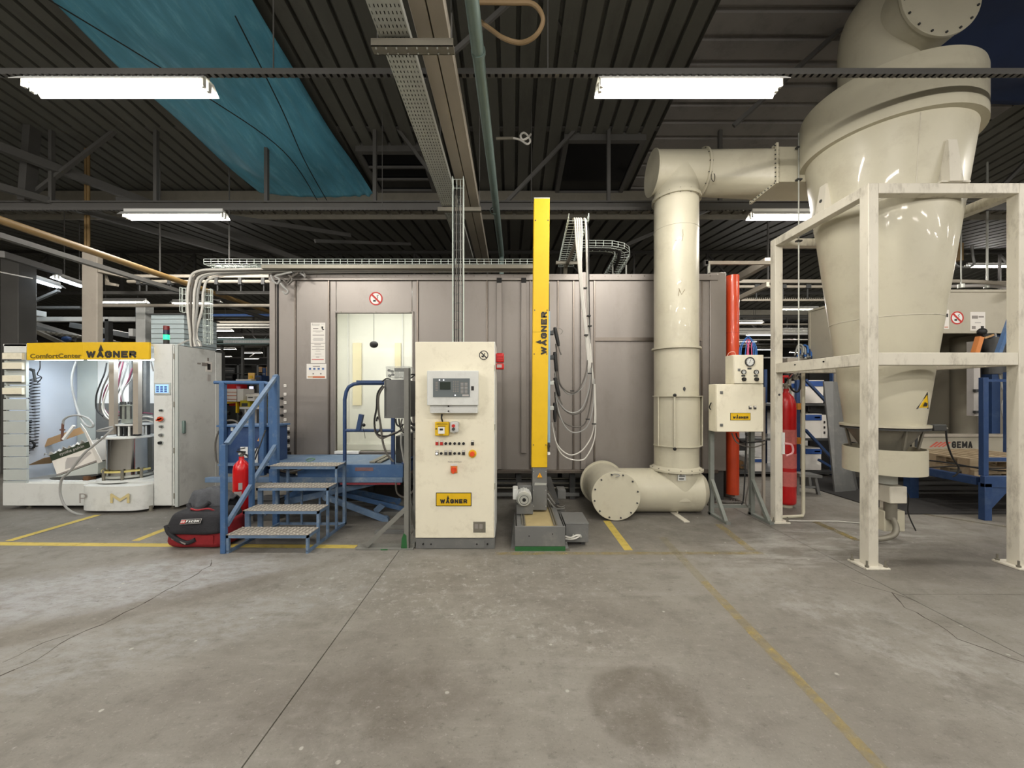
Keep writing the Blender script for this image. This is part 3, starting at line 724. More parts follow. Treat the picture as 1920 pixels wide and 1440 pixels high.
for px, y0, y1 in ((936,530,880),(982,530,850),(1094,510,880)):
    x = X(px, 5.55); G().box(x-.038, x+.038, BY-.05, BY, Z(y1,5.55), Z(y0,5.55)).build('hat_profile', STEEL, bo, bevel=.004)
    if px < 1000: G().box(x-.036, x+.036, BY-.052, BY-.048, Z(y0,5.55), Z(y0,5.55)+.07).build('profile_end', DARKGAP, bo)
G().box(BX0-.03, BX1, BY-.035, BY+.03, BT-.09, BT).build('top_flange', STEEL, bo, bevel=.004)
G().box(BX0, BX1, BY-.04, BY+.03, BZ0-.05, BZ0).build('bottom_flange', STEELD, bo, bevel=.004)
for k in range(34): G().cyl((BX0+.1+k*.19, BY-.035, BT-.03), (BX0+.1+k*.19, BY-.041, BT-.03), .008, 6).build('bolt', STEELD, bo)
G().box(BX0-.02, BX0+.06, BY-.03, BY+.1, BZ0-.1, BT).build('corner_post', STEEL, bo, bevel=.004)
G().box(BX0+.075, BX0+.10, BY-.004, BY-.001, BZ0, BT-.1).build('shadow_gap', DARKGAP, bo)
# rear, ends, roof, interior
G().box(BX0, EX, BD, BD+.03, BZ0, BT-.02).build('rear_wall', STEEL, bo)
G().box(BX0, BX0+.03, BY+.1, BD, BZ0, BT-.02).build('end_wall', STEEL, bo)
G().box(BX0, BX1, BY+.02, BD, BT-.03, BT-.01).build('roof_sheet', STEEL, bo)
G().box(BX0, BX1, BY+.02, BD, BZ0-.03, BZ0-.01).build('booth_floor', STEELD, bo)
ix0, ix1 = wx0-.7, wx1+.6
G().box(ix0, ix1, BY+1.25, BY+1.28, BZ0, BT-.1).build('inner_wall', BOOTHIN, bo)
G().box(ix0, ix0+.02, BY+.04, BY+1.25, BZ0, BT-.1).box(ix1-.02, ix1, BY+.04, BY+1.25, BZ0, BT-.1).build('inner_side', BOOTHIN, bo)
G().box(ix0, ix1, BY+.04, BY+1.25, BT-.12, BT-.1).build('inner_ceiling', BOOTHIN, bo)
G().box(ix0, ix1, BY+.04, BY+1.25, BZ0, BZ0+.03).build('inner_floor', GALVD, bo)
iy = BY + 1.24
for px in (653, 755): x = X(px, iy); G().box(x-.008, x+.008, iy-.012, iy, BZ0, BT-.12).build('inner_joint', WHITE, bo)
IVY = mat('inner_lamp_cover', (236,226,190), 0.3, var=0.05)
for px0, px1, y0, y1 in ((662,678,643,760),(741,752,643,690)): G().box(X(px0,iy), X(px1,iy), iy-.02, iy, Z(y1,iy), Z(y0,iy)).build('inner_slot_cover', IVY, bo)
G().box(X(640,iy), ix1, iy-.06, iy, Z(843,iy), Z(832,iy)).build('inner_ledge', BOOTHIN, bo)
# opening frame
g = G(); fw = .025
for a, b_, c, d in ((wx0-fw, wx0, wz0-fw, wz1+fw), (wx1, wx1+fw, wz0-fw, wz1+fw), (wx0, wx1, wz1, wz1+fw), (wx0, wx1, wz0-fw, wz0)): g.box(a, b_, BY-.02, BY+.05, c, d)
g.build('opening_frame', STEEL, bo, bevel=.003)
G().box(wx0, X(675,5.6), BY-.05, BY+.03, wz0-.03, wz0+.005).build('sill', WHITE, bo)
for px in (641, 706, 770): G().cyl((X(px,5.6), BY-.02, wz1+.012), (X(px,5.6), BY-.026, wz1+.012), .008, 6).build('bolt', STEELD, bo)
ld = bpy.data.lights.new('booth_light', 'AREA'); ld.shape = 'RECTANGLE'; ld.size = 1.7; ld.size_y = .25; ld.energy = 15; ld.color = (1, 1, .92)
lo = bpy.data.objects.new('booth_light', ld); COL.objects.link(lo); lo.parent = bo; lo.location = ((wx0+wx1)/2, .45, BT-.14)
ld2 = ld.copy(); ld2.energy = 4; lo = bpy.data.objects.new('booth_light', ld2); COL.objects.link(lo); lo.parent = bo; lo.location = (ix0+.06, .5, 1.9); lo.rotation_euler = (0, math.radians(-90), 0)
# legs and dark chassis below
for x in (-3.3, -2.1, -.9, .1, .9, 2.0, 2.9):
    for y in (BY+.15, BD-.15): G().box(x-.04, x+.04, y-.04, y+.04, 0, BZ0-.03).build('leg', GREYD, bo)
G().box(BX0, BX1, BY+.5, BY+.56, .12, .20).box(-.4, 1.0, BY+.1, BY+.14, .05, .10).build('chassis_rail', GREYM, bo)
for k in range(3): G().cyl((-.4, BY+.25+.1*k, .14+.05*k), (1.3, BY+.25+.1*k, .14+.05*k), .014, 8).build('rail_pipe', GALVD, bo)
# hanging camera-like detector in the opening
t = thing('hanging_sensor', 'small black round sensor hanging on a wire in the lit booth opening', 'sensor', P(701, 645, 6.1))
G().ball(P(701,646,6.1), .07, 14, (1,.6,.78)).build('housing', BLACK, t); G().cyl(P(701,641,6.1), P(701,588,6.1)[:2]+(BT-.12,), .003, 5).build('wire', BLACK, t)
# orange rounded end column and flat steel end
t = thing('orange_column', 'tall glossy orange half-round column at the right end of the steel booth', 'column guard', (X(1373,5.78), 5.8, 0))
cx = 3.308
g = G().lathe(cx, 5.76, [(.088, Z(926,5.76)), (.088, 3.34)], 28); g.build('shell', ORANGE, t)
G().ring((cx, 5.76, 2.48), (cx, 5.76, 2.485), .090, .08, 28).build('joint', INKR, t)
G().box(cx-.08, cx+.06, 5.80, 6.6, .02, 3.3).build('core', STEELD, t)
t2 = G().box(X(1331,5.58), X(1362,5.58), 5.58, 5.9, .45, 3.34).build('end_panel', STEEL, bo, bevel=.01)
t2 = G().box(X(1331,5.58)+.02, X(1362,5.58)-.02, 5.62, 5.9, .02, .45).build('end_foot', GREYD, bo)

# signs and papers on the booth
def no_smoking(px, py, d, y, r, label, ringm=INKR, n=(0,-1,0), cig=INK):
    c = Vector(P(px, py, d)); c.y = y
    t = thing('no_smoking_sign', label, 'sign', c)
    G().cyl((c.x, c.y, c.z), (c.x, c.y-.003, c.z), r, 36).build('disc', WHITE if ringm is INKR else CABINET, t)
    G().ring((c.x, c.y-.003, c.z), (c.x, c.y-.006, c.z), r*.98, r*.80, 36).build('ring', ringm, t)
    k = r*.62
    G().box(c.x-.4*r, c.x-.02*r, c.y-.0045, c.y-.003, c.z-.45*r, c.z-.18*r).build('pictogram', cig, t)
    G().tube(smoothpath([(c.x+.1*r,c.y-.004,c.z), (c.x+.3*r,c.y-.004,c.z+.15*r), (c.x+.15*r,c.y-.004,c.z+.4*r), (c.x+.4*r,c.y-.004,c.z+.5*r)], 4), r*.05, 4).build('pictogram', INKG, t)
    G().bar((c.x-k, c.y-.006, c.z+k), (c.x+k, c.y-.006, c.z-k), .002, r*.17, up=(0,0,1)).build('slash', ringm, t)
    g = G(); w = r*.09
    g.prism([(c.x-k-w, c.y-.0075, c.z+k-w), (c.x-k+w, c.y-.0075, c.z+k+w), (c.x+k+w, c.y-.0075, c.z-k+w), (c.x+k-w, c.y-.0075, c.z-k-w)], (0,.002,0)); g.build('slash', ringm, t)
    return t
no_smoking(705, 560, 5.6, BY-.001, .10, 'round red and white no smoking sign above the lit booth opening')
def paper(px0, px1, py0, py1, d, y, label, lines, cat='notice', m=PAPER):
    x0, x1, z1, z0 = X(px0,d), X(px1,d), Z(py0,d), Z(py1,d)
    t = thing('notice', label, cat, ((x0+x1)/2, y, z0))
    G().box(x0, x1, y-.002, y, z0, z1).build('sheet', m, t, smooth=False)
    for (u0, u1, v0, v1, mm) in lines:
        G().box(x0+(x1-x0)*u0, x0+(x1-x0)*u1, y-.0035, y-.002, z1-(z1-z0)*v1, z1-(z1-z0)*v0).build('print', mm, t, smooth=False)
    return t
L1 = [(.08,.14,.06,.09,INK),(.16,.62,.07,.09,INKG),(.72,.92,.06,.08,INKL),(.08,.6,.14,.155,INKL),(.16,.52,.27,.32,INKG),(.74,.86,.19,.27,INK),(.76,.84,.27,.33,INK),(.80,.92,.31,.36,INK),(.14,.84,.41,.43,INKG),(.34,.66,.46,.48,INKL),
      (.12,.92,.60,.63,INKG),(.18,.84,.77,.80,INKL),(.13,.88,.82,.845,INKL),(.18,.84,.87,.89,INKL)]
paper(583, 610, 605, 643, 5.6, BY-.001, 'upper white notice with small black pictogram taped left of the lit opening', L1)
L2 = [(.25,.7,.05,.075,INKG),(.1,.92,.15,.17,INKG),(.35,.6,.23,.25,INKL),(.08,.93,.29,.315,INKG),(.33,.66,.38,.40,INKG),(.27,.73,.53,.55,INKG),(.12,.9,.64,.65,INKL),(.36,.58,.68,.71,INKG),(.06,.9,.80,.83,INKR)]
paper(583, 610, 644, 681, 5.6, BY-.001, 'lower white text notice with a red last line, taped under the pictogram notice', L2)
L3 = [(.32,.68,.15,.21,INKG)] + [(u, u+.11, .28, .40, INKB) for u in (.12,.34,.56,.78)] + [(.12,.88,.46,.475,INKL),(.3,.38,.62,.72,INKG),(.68,.76,.62,.72,INKG),(.06,.32,.84,.93,mat('print_tan', (196,160,120), .6, var=0)),(.32,.93,.84,.95,INKO)]
paper(575, 612, 682, 710, 5.6, BY-.001, 'wide safety notice with four blue symbols and an orange bar below the two notices', L3)
# bank of valves at the left end of the booth
t = thing('valve_bank', 'rows of small white tags and black valve knobs beside the blue stair rail', 'valves', (X(535,5.57), BY-.002, Z(850,5.57)))
def vtag(px, py):
    c = P(px, py, 5.57); G().box(c[0]-.018, c[0]+.018, BY-.012, BY-.001, c[2]-.02, c[2]+.02).build('tag', PAPER, t); G().box(c[0]-.006, c[0]+.006, BY-.0135, BY-.012, c[2]-.006, c[2]+.006).build('tag_print', INKG, t)
def vknob(px, py):
    c = P(px, py, 5.57); G().cyl((c[0], BY-.001, c[2]), (c[0], BY-.045, c[2]), .02, 12, .014).build('knob', BLACK, t)
for i, py in enumerate((723, 739, 755, 771, 787)): vtag(533, py); (vknob(527, py+8) if i else None)
for py in (804, 820, 836):
    for px in (525, 532, 539):
        if py == 804 and px == 532: continue
        vtag(px, py); vknob(px, py+7)
G().box(X(531,5.57), X(544,5.57), BY-.01, BY-.001, Z(853,5.57), Z(848,5.57)).build('name_plate', INK, t)
c = P(611, 725, 5.57)
# tangle of cable ends on the booth corner
t = thing('cable_tangle', 'tangle of grey cable ends on the top left corner of the steel booth', 'cables', P(530, 520, 5.5))
for pts, m in (([(508,516),(512,526),(520,532),(524,524),(516,518),(530,514),(548,510)], HOSEG), ([(516,520),(530,524),(538,530),(546,520),(560,512)], HOSED), ([(524,528),(532,538),(540,546),(536,551),(530,546)], HOSEG), ([(520,516),(540,510),(552,516),(566,506),(574,520)], HOSED), ([(510,514),(522,510),(538,514),(548,524),(540,534)], HOSED), ([(548,506),(566,514),(574,521)], HOSEG)):
    G().tube(smoothpath([P(a, b, 5.5-.01*i) for i, (a, b) in enumerate(pts)], 5), .014, 7).build('cable', m, t)
# ---------------------------------------------------------------- tall round duct with tee pieces
AX, AY, R = 2.20, 5.15, .28
t = thing('exhaust_duct', 'tall cream round duct standing before the steel booth, elbow pieces at top and bottom', 'duct', (AX, AY, 0))
G().lathe(AX, AY, [(R, .59), (R, 4.20)], 56).build('riser', CREAM, t)
for z, dz in ((4.16,.02),(2.17,.012)): G().lathe(AX, AY, [(R+.003,z-dz),(R+.03,z-dz),(R+.03,z+dz),(R+.003,z+dz)], 56, caps=False).build('flange', CREAM, t)
G().lathe(AX, AY, [(R,.56),(R+.055,.56),(R+.055,.585),(R+.02,.60),(R,.62)], 56, caps=False).build('flange', CREAM, t)
for k in range(14):
    a = 2*math.pi*k/14
    G().cyl((AX+(R+.035)*math.cos(a), AY+(R+.035)*math.sin(a), .545), (AX+(R+.035)*math.cos(a), AY+(R+.035)*math.sin(a), .60), .009, 6).build('bolt', GALVD, t)
    G().cyl((AX+(R+.018)*math.cos(a), AY+(R+.018)*math.sin(a), 4.13), (AX+(R+.018)*math.cos(a), AY+(R+.018)*math.sin(a), 4.19), .007, 6).build('bolt', GALVD, t)
G().lathe(AX, AY, [(R+.001,3.74),(R+.005,3.743),(R+.001,3.746)], 56, caps=False).build('weld_seam', CREAM2, t)
# upper tee
G().cyl((1.885, AY, 4.525), (2.52, AY, 4.525), R, 56).build('tee_barrel', CREAM, t)
G().cyl((1.87, AY, 4.525), (1.888, AY, 4.525), R+.012, 56).build('end_cap', CREAM, t, bevel=.004)
G().lathe(AX, AY, [(R+.002,4.16),(R+.002,4.52)], 56, caps=False).build('tee_neck', CREAM, t)
G().ring((2.51, AY, 4.525), (2.535, AY, 4.525), R+.03, R-.01, 56).build('flange', CREAM, t)
for k in range(14):
    a = 2*math.pi*k/14
    G().cyl((2.50, AY+(R+.016)*math.cos(a), 4.525+(R+.016)*math.sin(a)), (2.545, AY+(R+.016)*math.cos(a), 4.525+(R+.016)*math.sin(a)), .007, 6).build('bolt', GREYD, t)
# round to square transition
g = G(); n = 40; x0, x1 = 2.53, 3.09; y0, y1, z0, z1 = 4.5, 4.95, 4.055, 4.468
ra, rb = [], []
for k in range(n):
    a = 2*math.pi*(k+.5)/n; c_, s_ = math.cos(a), math.sin(a)
    ra.append((x0, AY+R*c_, 4.525+R*s_)); m_ = max(abs(c_), abs(s_)); rb.append((x1, (y0+y1)/2+(y1-y0)/2*c_/m_, (z0+z1)/2+(z1-z0)/2*s_/m_))
g.add(ra+rb, [(k, (k+1) % n, n+(k+1) % n, n+k) for k in range(n)])
g.build('transition', CREAM, t, angle=60)
G().ring((2.06, AY+.26, 4.3), (2.061, AY+.26, 4.3), .01, .005, 6)
g = G(); fl_ = .03
for a, b_, c, d in ((y0-fl_, y0, z0-fl_, z1+fl_), (y1, y1+fl_, z0-fl_, z1+fl_), (y0, y1, z1, z1+fl_), (y0, y1, z0-fl_, z0)): g.box(3.08, 3.105, a, b_, c, d)
g.build('square_flange', CREAM, t)
for k in range(9):
    yy = y0+(y1-y0)*k/8
    for zz in (z0-.016, z1+.016): G().cyl((3.07, yy, zz), (3.115, yy, zz), .007, 6).build('bolt', GREYD, t)
    zz = z0+(z1-z0)*k/8; G().cyl((3.07, y0-.016, zz), (3.115, y0-.016, zz), .007, 6).build('bolt', GREYD, t)
G().box(3.10, 3.95, y0, y1, z0, z1).build('square_duct', CREAM, t, bevel=.003)
G().tube(smoothpath([(2.55,4.95,4.45),(2.57,4.87,4.35),(2.555,4.86,4.26),(2.53,4.87,4.30),(2.545,4.9,4.42)], 6), .004, 5).build('wire_loop', BLACK, t)
# sliding inspection gate
gx0, gx1, gz0, gz1 = X(1234,4.85), X(1312,4.85), Z(840,4.85), Z(742,4.85)
g = G().lathe(AX, AY, [(R+.012, gz0+.01), (R+.012, gz1-.01)], 30, caps=False, a0=math.radians(182), a1=math.radians(358)); g.build('gate_sheet', CREAM, t)
for x in (AX-R-.012, AX+R+.002): G().box(x, x+.014, AY-.13, AY+.02, gz0, gz1).build('gate_rail', CREAM, t)
G().lathe(AX, AY, [(R+.01,gz1-.012),(R+.04,gz1-.012),(R+.04,gz1),(R+.01,gz1)], 30, caps=False, a0=math.radians(182), a1=math.radians(358)).build('gate_lip', CREAM, t)
G().lathe(AX, AY, [(R+.01,gz0),(R+.03,gz0),(R+.03,gz0+.012),(R+.01,gz0+.012)], 30, caps=False, a0=math.radians(182), a1=math.radians(358)).build('gate_lip', CREAM, t)
rx = X(1265.5, 4.82); ry = AY-R-.04
G().cyl((rx, ry, Z(842,4.82)), (rx, ry, Z(741,4.82)), .013, 10).build('gate_rod', CREAM, t)
for py in (741, 842): G().ball((rx, ry-.005, Z(py,4.82)), .022, 12).build('rod_knob', BLACK, t)
for yy, zz in ((AY-.09, gz1-.05),(AY-.09, gz1-.11),(AY-.09, gz0+.08),(AY-.09, gz0+.13)): G().cyl((AX+R+.015, yy, zz), (AX+R+.024, yy, zz), .007, 6).build('bolt', GREYD, t)
# chipped paint
G().prism([P(1281,727,4.865), P(1284,725,4.865), P(1286,729,4.865), P(1284,734,4.865), P(1281,731,4.865)], (0,.01,0)).build('paint_chip', GREYD, t)
for pts in ([(1280,430),(1281,440),(1279,452)], [(1266,451),(1276,449)], [(1273,540),(1278,552),(1284,543)], [(1274,542),(1272,555)]):
    G().tube([P(a,b,4.868) for a,b in pts], .0025, 4).build('scratch', mat('scratch_tan', (140,120,84), .7, var=0) if 'scratch_tan' not in MATS else MATS['scratch_tan'], t)
# lower tee
G().cyl((1.30, AY, .287), (2.46, AY, .287), .285, 56).build('floor_barrel', CREAM, t)
G().lathe(AX, AY, [(R+.002,.57),(R+.002,.20)], 56, caps=False).build('lower_neck', CREAM, t)
G().cyl((2.455, AY, .287), (2.55, AY, .287), .285, 56, .20).build('barrel_end', CREAM, t, angle=20)
DX = 1.284
G().cyl((DX, 4.76, .308), (DX, 5.50, .308), .285, 56).build('cross_barrel', CREAM, t)
G().cyl((DX, 4.735, .308), (DX, 4.765, .308), .302, 64).build('blanking_disc', CREAM, t, bevel=.004)
for k in range(12):
    a = 2*math.pi*(k+.4)/12
    G().cyl((DX+.272*math.cos(a), 4.735, .308+.272*math.sin(a)), (DX+.272*math.cos(a), 4.722, .308+.272*math.sin(a)), .011, 6).build('bolt', GREYD, t)
G().tube(smoothpath([(DX-.05,4.72,.56),(DX-.03,4.715,.585),(DX+.02,4.715,.58),(DX+.04,4.72,.565),(DX-.01,4.715,.55)], 5), .005, 5).build('wire_loop', HOSEG, t)
G().ring((DX, 5.45, .308), (DX, 5.47, .308), .315, .28, 48).build('flange', CREAM, t)
G().bar((*fp(1262,962), .008), (*fp(1288,980), .008), .07, .012).build('foot_plate', CREAM2, t); G().cyl((*fp(1270,963), .01), (*fp(1270,963), .06), .012, 8).build('foot_pin', CREAM, t)
G().box(X(1271,4.86), X(1286,4.86), AY-R-.012, AY-R-.006, Z(901,4.86), Z(890,4.86)).build('type_plate', GREYP, t)
G().box(X(1273,4.86), X(1284,4.86), AY-R-.014, AY-R-.012, Z(893.5,4.86), Z(892,4.86)).box(X(1273,4.86), X(1282,4.86), AY-R-.014, AY-R-.012, Z(899,4.86), Z(897,4.86)).build('print', INK, t)

# ---------------------------------------------------------------- cyclone
KX, KY = 3.97, 4.11
t = thing('cyclone_separator', 'huge cream cyclone separator with tapering cone, hanging in the square steel frame', 'cyclone', (KX, KY, 1.0))
G().lathe(KX, KY, [(.318, 1.25), (.665, 4.14)], 96, caps=False).build('cone', CREAM, t)
G().lathe(KX, KY, [(.665, 4.14), (.722, 4.14), (.722, 4.62), (.715, 4.655), (.34, 4.70)], 96, caps=False).build('drum', CREAM, t)
for z in (3.45, 2.33): r_ = .318+(.665-.318)*(z-1.25)/2.89; G().lathe(KX, KY, [(r_+.001,z-.004),(r_+.005,z),(r_+.001,z+.004)], 96, caps=False).build('weld_seam', CREAM2, t)
a = math.radians(-112)
rr = lambda z: .318+(.665-.318)*(z-1.25)/2.89
G().tube([(KX+(rr(z)+.001)*math.cos(a), KY+(rr(z)+.001)*math.sin(a), z) for z in (3.45, 3.7, 3.95, 4.13)], .003, 4).build('weld_seam', CREAM2, t)
a = math.radians(-38)
G().tube([(KX+(rr(z)+.002)*math.cos(a), KY+(rr(z)+.002)*math.sin(a), z) for z in (3.5, 3.7, 3.95)], .006, 4).build('weld_seam', CREAM2, t)
# outlet bend on the lid
pth = smoothpath([(KX, KY+.06, 4.66), (KX, KY+.06, 5.1), (KX, KY+.06, 5.40), (KX+.05, KY+.06, 5.60), (KX+.2, KY+.06, 5.72), (KX+.5, KY+.06, 5.76)], 6)
G().tube(pth, .335, 48).build('outlet_bend', CREAM, t)
G().cyl((4.13, 3.72, 5.40), (4.13, 4.3, 5.40), .375, 56).build('outlet_barrel', CREAM, t)
G().cyl((4.13, 3.69, 5.40), (4.13, 3.72, 5.40), .392, 64).build('outlet_disc', CREAM, t, bevel=.004)
for k in range(16):
    a = 2*math.pi*(k+.3)/16; G().cyl((4.13+.36*math.cos(a), 3.69, 5.40+.36*math.sin(a)), (4.13+.36*math.cos(a), 3.678, 5.40+.36*math.sin(a)), .011, 6).build('bolt', GREYD, t)
G().lathe(KX, KY+.06, [(.336,4.70),(.37,4.70),(.37,4.72),(.336,4.72)], 64, caps=False).build('flange', CREAM, t)
# support brackets
def cone_bracket(a, z0, z1, w):
    a = math.radians(a); u = Vector((math.cos(a), math.sin(a), 0)); v = Vector((-u.y, u.x, 0)); c = Vector((KX, KY, 0))
    g = G(); r0, r1 = rr(z0), rr(z1)
    pl = [c+u*(r0-.01)+Vector((0,0,z0)), c+u*(r0+.10)+Vector((0,0,z0)), c+u*(r1+.02)+Vector((0,0,z1)), c+u*(r1-.01)+Vector((0,0,z1))]
    a_, b_ = w*.62, w*.40
    vs = [pl[0]-v*a_, pl[0]+v*a_, pl[1]+v*a_, pl[1]-v*a_, pl[3]-v*b_, pl[3]+v*b_, pl[2]+v*b_, pl[2]-v*b_]
    g.add(vs, [(3,2,1,0),(4,5,6,7),(0,1,5,4),(1,2,6,5),(2,3,7,6),(3,0,4,7)])
    g.build('bracket', CREAM2, t)
    q = c+u*(r0+.055)+Vector((0,0,z0+.16)); G().cyl(q, q+u*.03, .018, 10).build('bracket_pin', GREYD, t)
cone_bracket(-90, 3.47, 3.86, .10); cone_bracket(180, 3.47, 3.80, .10); cone_bracket(0, 3.47, 3.86, .1); cone_bracket(90, 3.47, 3.86, .1)
G().box(KX-.12, KX+.14, 3.44, 3.58, 3.466, 3.480).build('bracket_shoe', CREAM2, t)
# outlet flange, hopper, open ring tray
G().lathe(KX, KY, [(.28,1.20),(.355,1.20),(.355,1.215),(.28,1.215)], 64, caps=False).build('flange', GREYD, t)
G().lathe(KX, KY, [(.28,1.225),(.36,1.225),(.36,1.25),(.28,1.25)], 64, caps=False).build('flange', CREAM, t)
G().lathe(KX, KY, [(.30,1.20),(.285,1.17),(.17,.98),(.17,.86)], 48).build('hopper', GALVD, t)
for k in range(6):
    a = math.radians(20+60*k); G().bar((KX+.30*math.cos(a), KY+.30*math.sin(a), 1.2), (KX+.26*math.cos(a), KY+.26*math.sin(a), 1.0), .02, .02).build('clamp_strut', GALVD, t)
G().lathe(KX, KY, [(.322,.745),(.335,.745),(.335,1.0),(.322,1.0),(.322,.76)], 64, caps=False).build('ring_tray', CREAM, t)
G().lathe(KX, KY, [(.10,.745),(.325,.745),(.325,.755),(.10,.755)], 48, caps=False).build('tray_floor', CREAM, t)
for py in (868, 878):
    c = P(1723, py, 3.82); G().ring((c[0], c[1]+.0, c[2]), (c[0]-.01, c[1]-.012, c[2]), .014, .008, 14).build('eyelet', GREYD, t)
G().cyl((KX+.02, KY, .76), (KX+.02, KY, .62), .10, 24).build('valve_neck', GALV, t)
G().box(KX-.02, KX+.16, KY-.10, KY+.06, .42, .60).build('valve_body', CREAM2, t, bevel=.01)
G().cyl((KX+.06, KY-.02, .24), (KX+.06, KY-.02, .45), .055, 20).build('valve_stem', GALVD, t)
G().box(KX+.0, KX+.22, KY-.02, KY+.12, .10, .32).build('motor_box', CREAM, t, bevel=.01)
G().tube(smoothpath([(KX+.05,KY-.05,.26), (KX+.06,KY-.08,.17), (KX+.02,KY-.1,.10), (KX-.08,KY-.1,.06), (KX-.2,KY-.1,.05)], 6), .028, 12).build('elbow_pipe', GALVD, t)
G().tube(smoothpath([(KX+.16,KY,.55), (KX+.22,KY-.05,.5), (KX+.25,KY-.02,.3), (KX+.3,KY-.05,.12)], 6), .006, 6).build('cable', BLACK, t)
# vibrator and its cable
c = P(1750, 802, 3.95)
t2 = thing('cyclone_vibrator', 'small dark vibrator with hanging black cable, right side of the cyclone outlet flange', 'motor', c)
G().box(c[0]-.045, c[0]+.085, 3.9, 4.0, c[2]-.03, c[2]+.035).build('housing', GREYD, t2, bevel=.008)
G().cyl((c[0]-.10, 3.95, c[2]), (c[0]-.045, 3.95, c[2]), .018, 12).build('shaft', GALVD, t2); G().cyl((c[0]+.085, 3.95, c[2]-.005), (c[0]+.14, 3.95, c[2]-.008), .012, 10).build('gland', GALVD, t2)
G().tube(smoothpath([P(1774,805,3.95), P(1776,830,3.95), P(1786,858,3.98), P(1797,875,4.0), P(1795,888,4.0), P(1786,894,4.02)], 6), .008, 6).build('cable', BLACK, t2)
# warning triangle on the cone
zz = Z(748, 3.84); a = math.radians(-72)
def conept(ax, z, e=.004): q = math.radians(ax); return Vector((KX+(rr(z)+e)*math.cos(q), KY+(rr(z)+e)*math.sin(q), z))
tr = thing('warning_triangle', 'yellow warning triangle sticker low on the cyclone cone', 'sign', conept(-62, 1.42))
g = G().prism([conept(-90,1.42), conept(-62,1.42), conept(-73,1.585)], (-.002,.003,0)); g.build('border', INK, tr)
G().prism([conept(-86,1.432,.007), conept(-66,1.432,.007), conept(-74,1.555,.007)], (-.002,.003,0)).build('field', YELLOW, tr)
G().prism([conept(-79,1.445,.010), conept(-71,1.445,.010), conept(-71,1.475,.010), conept(-77,1.485,.010)], (-.002,.003,0)).build('pictogram', INK, tr)

# frame round the cyclone
FX0, FX1, FY0, FY1, FT = 3.209, 4.565, 3.456, 4.68, 3.466
S = .092
fr = thing('cyclone_stand', 'cream square-tube steel frame standing around the cyclone', 'frame', ((FX0+FX1)/2, (FY0+FY1)/2, 0))
for x in (FX0, FX1):
    for y in (FY0, FY1):
        G().box(x, x+S, y, y+S, .016, FT).build('post', CREAM2, fr, bevel=.005)
        bp_ = G().box(x-.06, x+S+.06, y-.05, y+S+.06, 0, .018).build('base_plate', CREAM2, fr, bevel=.003)
        for dx, dy in ((-.038,-.025),(S+.038,-.025),(-.038,S+.035),(S+.038,S+.035)): G().cyl((x+dx, y+dy, .01), (x+dx, y+dy, .075), .008, 8).cyl((x+dx, y+dy, .018), (x+dx, y+dy, .034), .016, 6).build('anchor_bolt', GALVD, bp_)
for z0, z1 in ((FT-.092, FT), (1.826, 1.94)):
    dd = .004 if z0 < 2 else 0
    for y in (FY0, FY1): G().box(FX0+S, FX1, y+dd, y+S-dd, z0, z1).build('cross_beam', CREAM2, fr, bevel=.005)
    for x in (FX0, FX1): G().box(x+dd, x+S-dd, FY0+S, FY1, z0, z1).build('side_beam', CREAM2, fr, bevel=.005)
    for y in (FY0+.5, FY0+.9): G().cyl((FX0-.004, y, 1.9), (FX0+.01, y, 1.9), .008, 8).build('bolt', GREYD, fr)
G().cyl((FX0+.045, FY1-.002, 1.56), (FX0+.045, FY1-.01, 1.56), .012, 8).build('plug', GREYD, fr)
t = thing('threaded_rod', 'thin threaded hanger rod passing the square duct down to the frame beam', 'rod', (X(1495,4.55), 4.47, 1.95))
xr = 3.33
G().cyl((xr, 4.46, 1.95), (xr, 4.46, 4.60), .0075, 8).build('rod', GALV, t)
for py in (277, 337, 452): G().box(xr-.03, xr+.03, 4.44, 4.48, Z(py,4.46)-.008, Z(py,4.46)+.008).build('rod_clamp', GREYD, t)
t = thing('cream_floor_pipe', 'thin cream pipe rising from the floor beside the large red gas bottle', 'pipe', (X(1506,4.88), 4.88, 0))
xq = X(1506, 4.88)
G().tube([(xq, 4.88, 1.84), (xq, 4.88, .06), (xq-.02, 4.87, .02), (xq-.3, 4.84, .018), (xq-.42, 4.83, .018)], .021, 12).build('pipe', CREAM, t)
G().tube([(xq-.45, 4.72, .012), (xq+.3, 4.7, .01), (xq+.9, 4.5, .01)], .006, 6).build('wire', HOSEW, t)

# ---------------------------------------------------------------- large CO2 bottle
GX, GY = X(1474,5.35), 5.35
t = thing('gas_bottle', 'tall red gas bottle with pale tape bands standing behind the left frame post', 'gas bottle', (GX, GY, 0))
prof = [(.09,.04),(.115,.06),(.118,.09),(.118,1.36),(.112,1.45),(.085,1.53),(.045,1.575),(.034,1.60),(.034,1.64)]
G().lathe(GX, GY, prof, 36).build('cylinder', RED, t, angle=60)
TAPE = mat('tape_band', (206,110,104), .5, var=.2, scale=30)
for z0, z1 in ((.88,1.08),(.55,.75),(.30,.50)):
    G().lathe(GX, GY, [(.1185,z0),(.1200,z0),(.1200,z1),(.1185,z1)], 36, caps=False).build('tape_band', TAPE, t)
G().lathe(GX, GY, [(.06,.0),(.075,.0),(.075,.05),(.06,.05)], 20, caps=False).build('foot', CREAM, t)
G().cyl((GX,GY,1.64),(GX,GY,1.72),.024,12).cyl((GX-.05,GY,1.69),(GX+.05,GY,1.69),.018,10).build('valve', GALVD, t)
G().box(GX-.1, GX+.02, GY-.02, GY+.02, 1.80, 1.83).cyl((GX-.04,GY,1.72),(GX-.04,GY,1.80),.012,8).build('lever', RED, t)
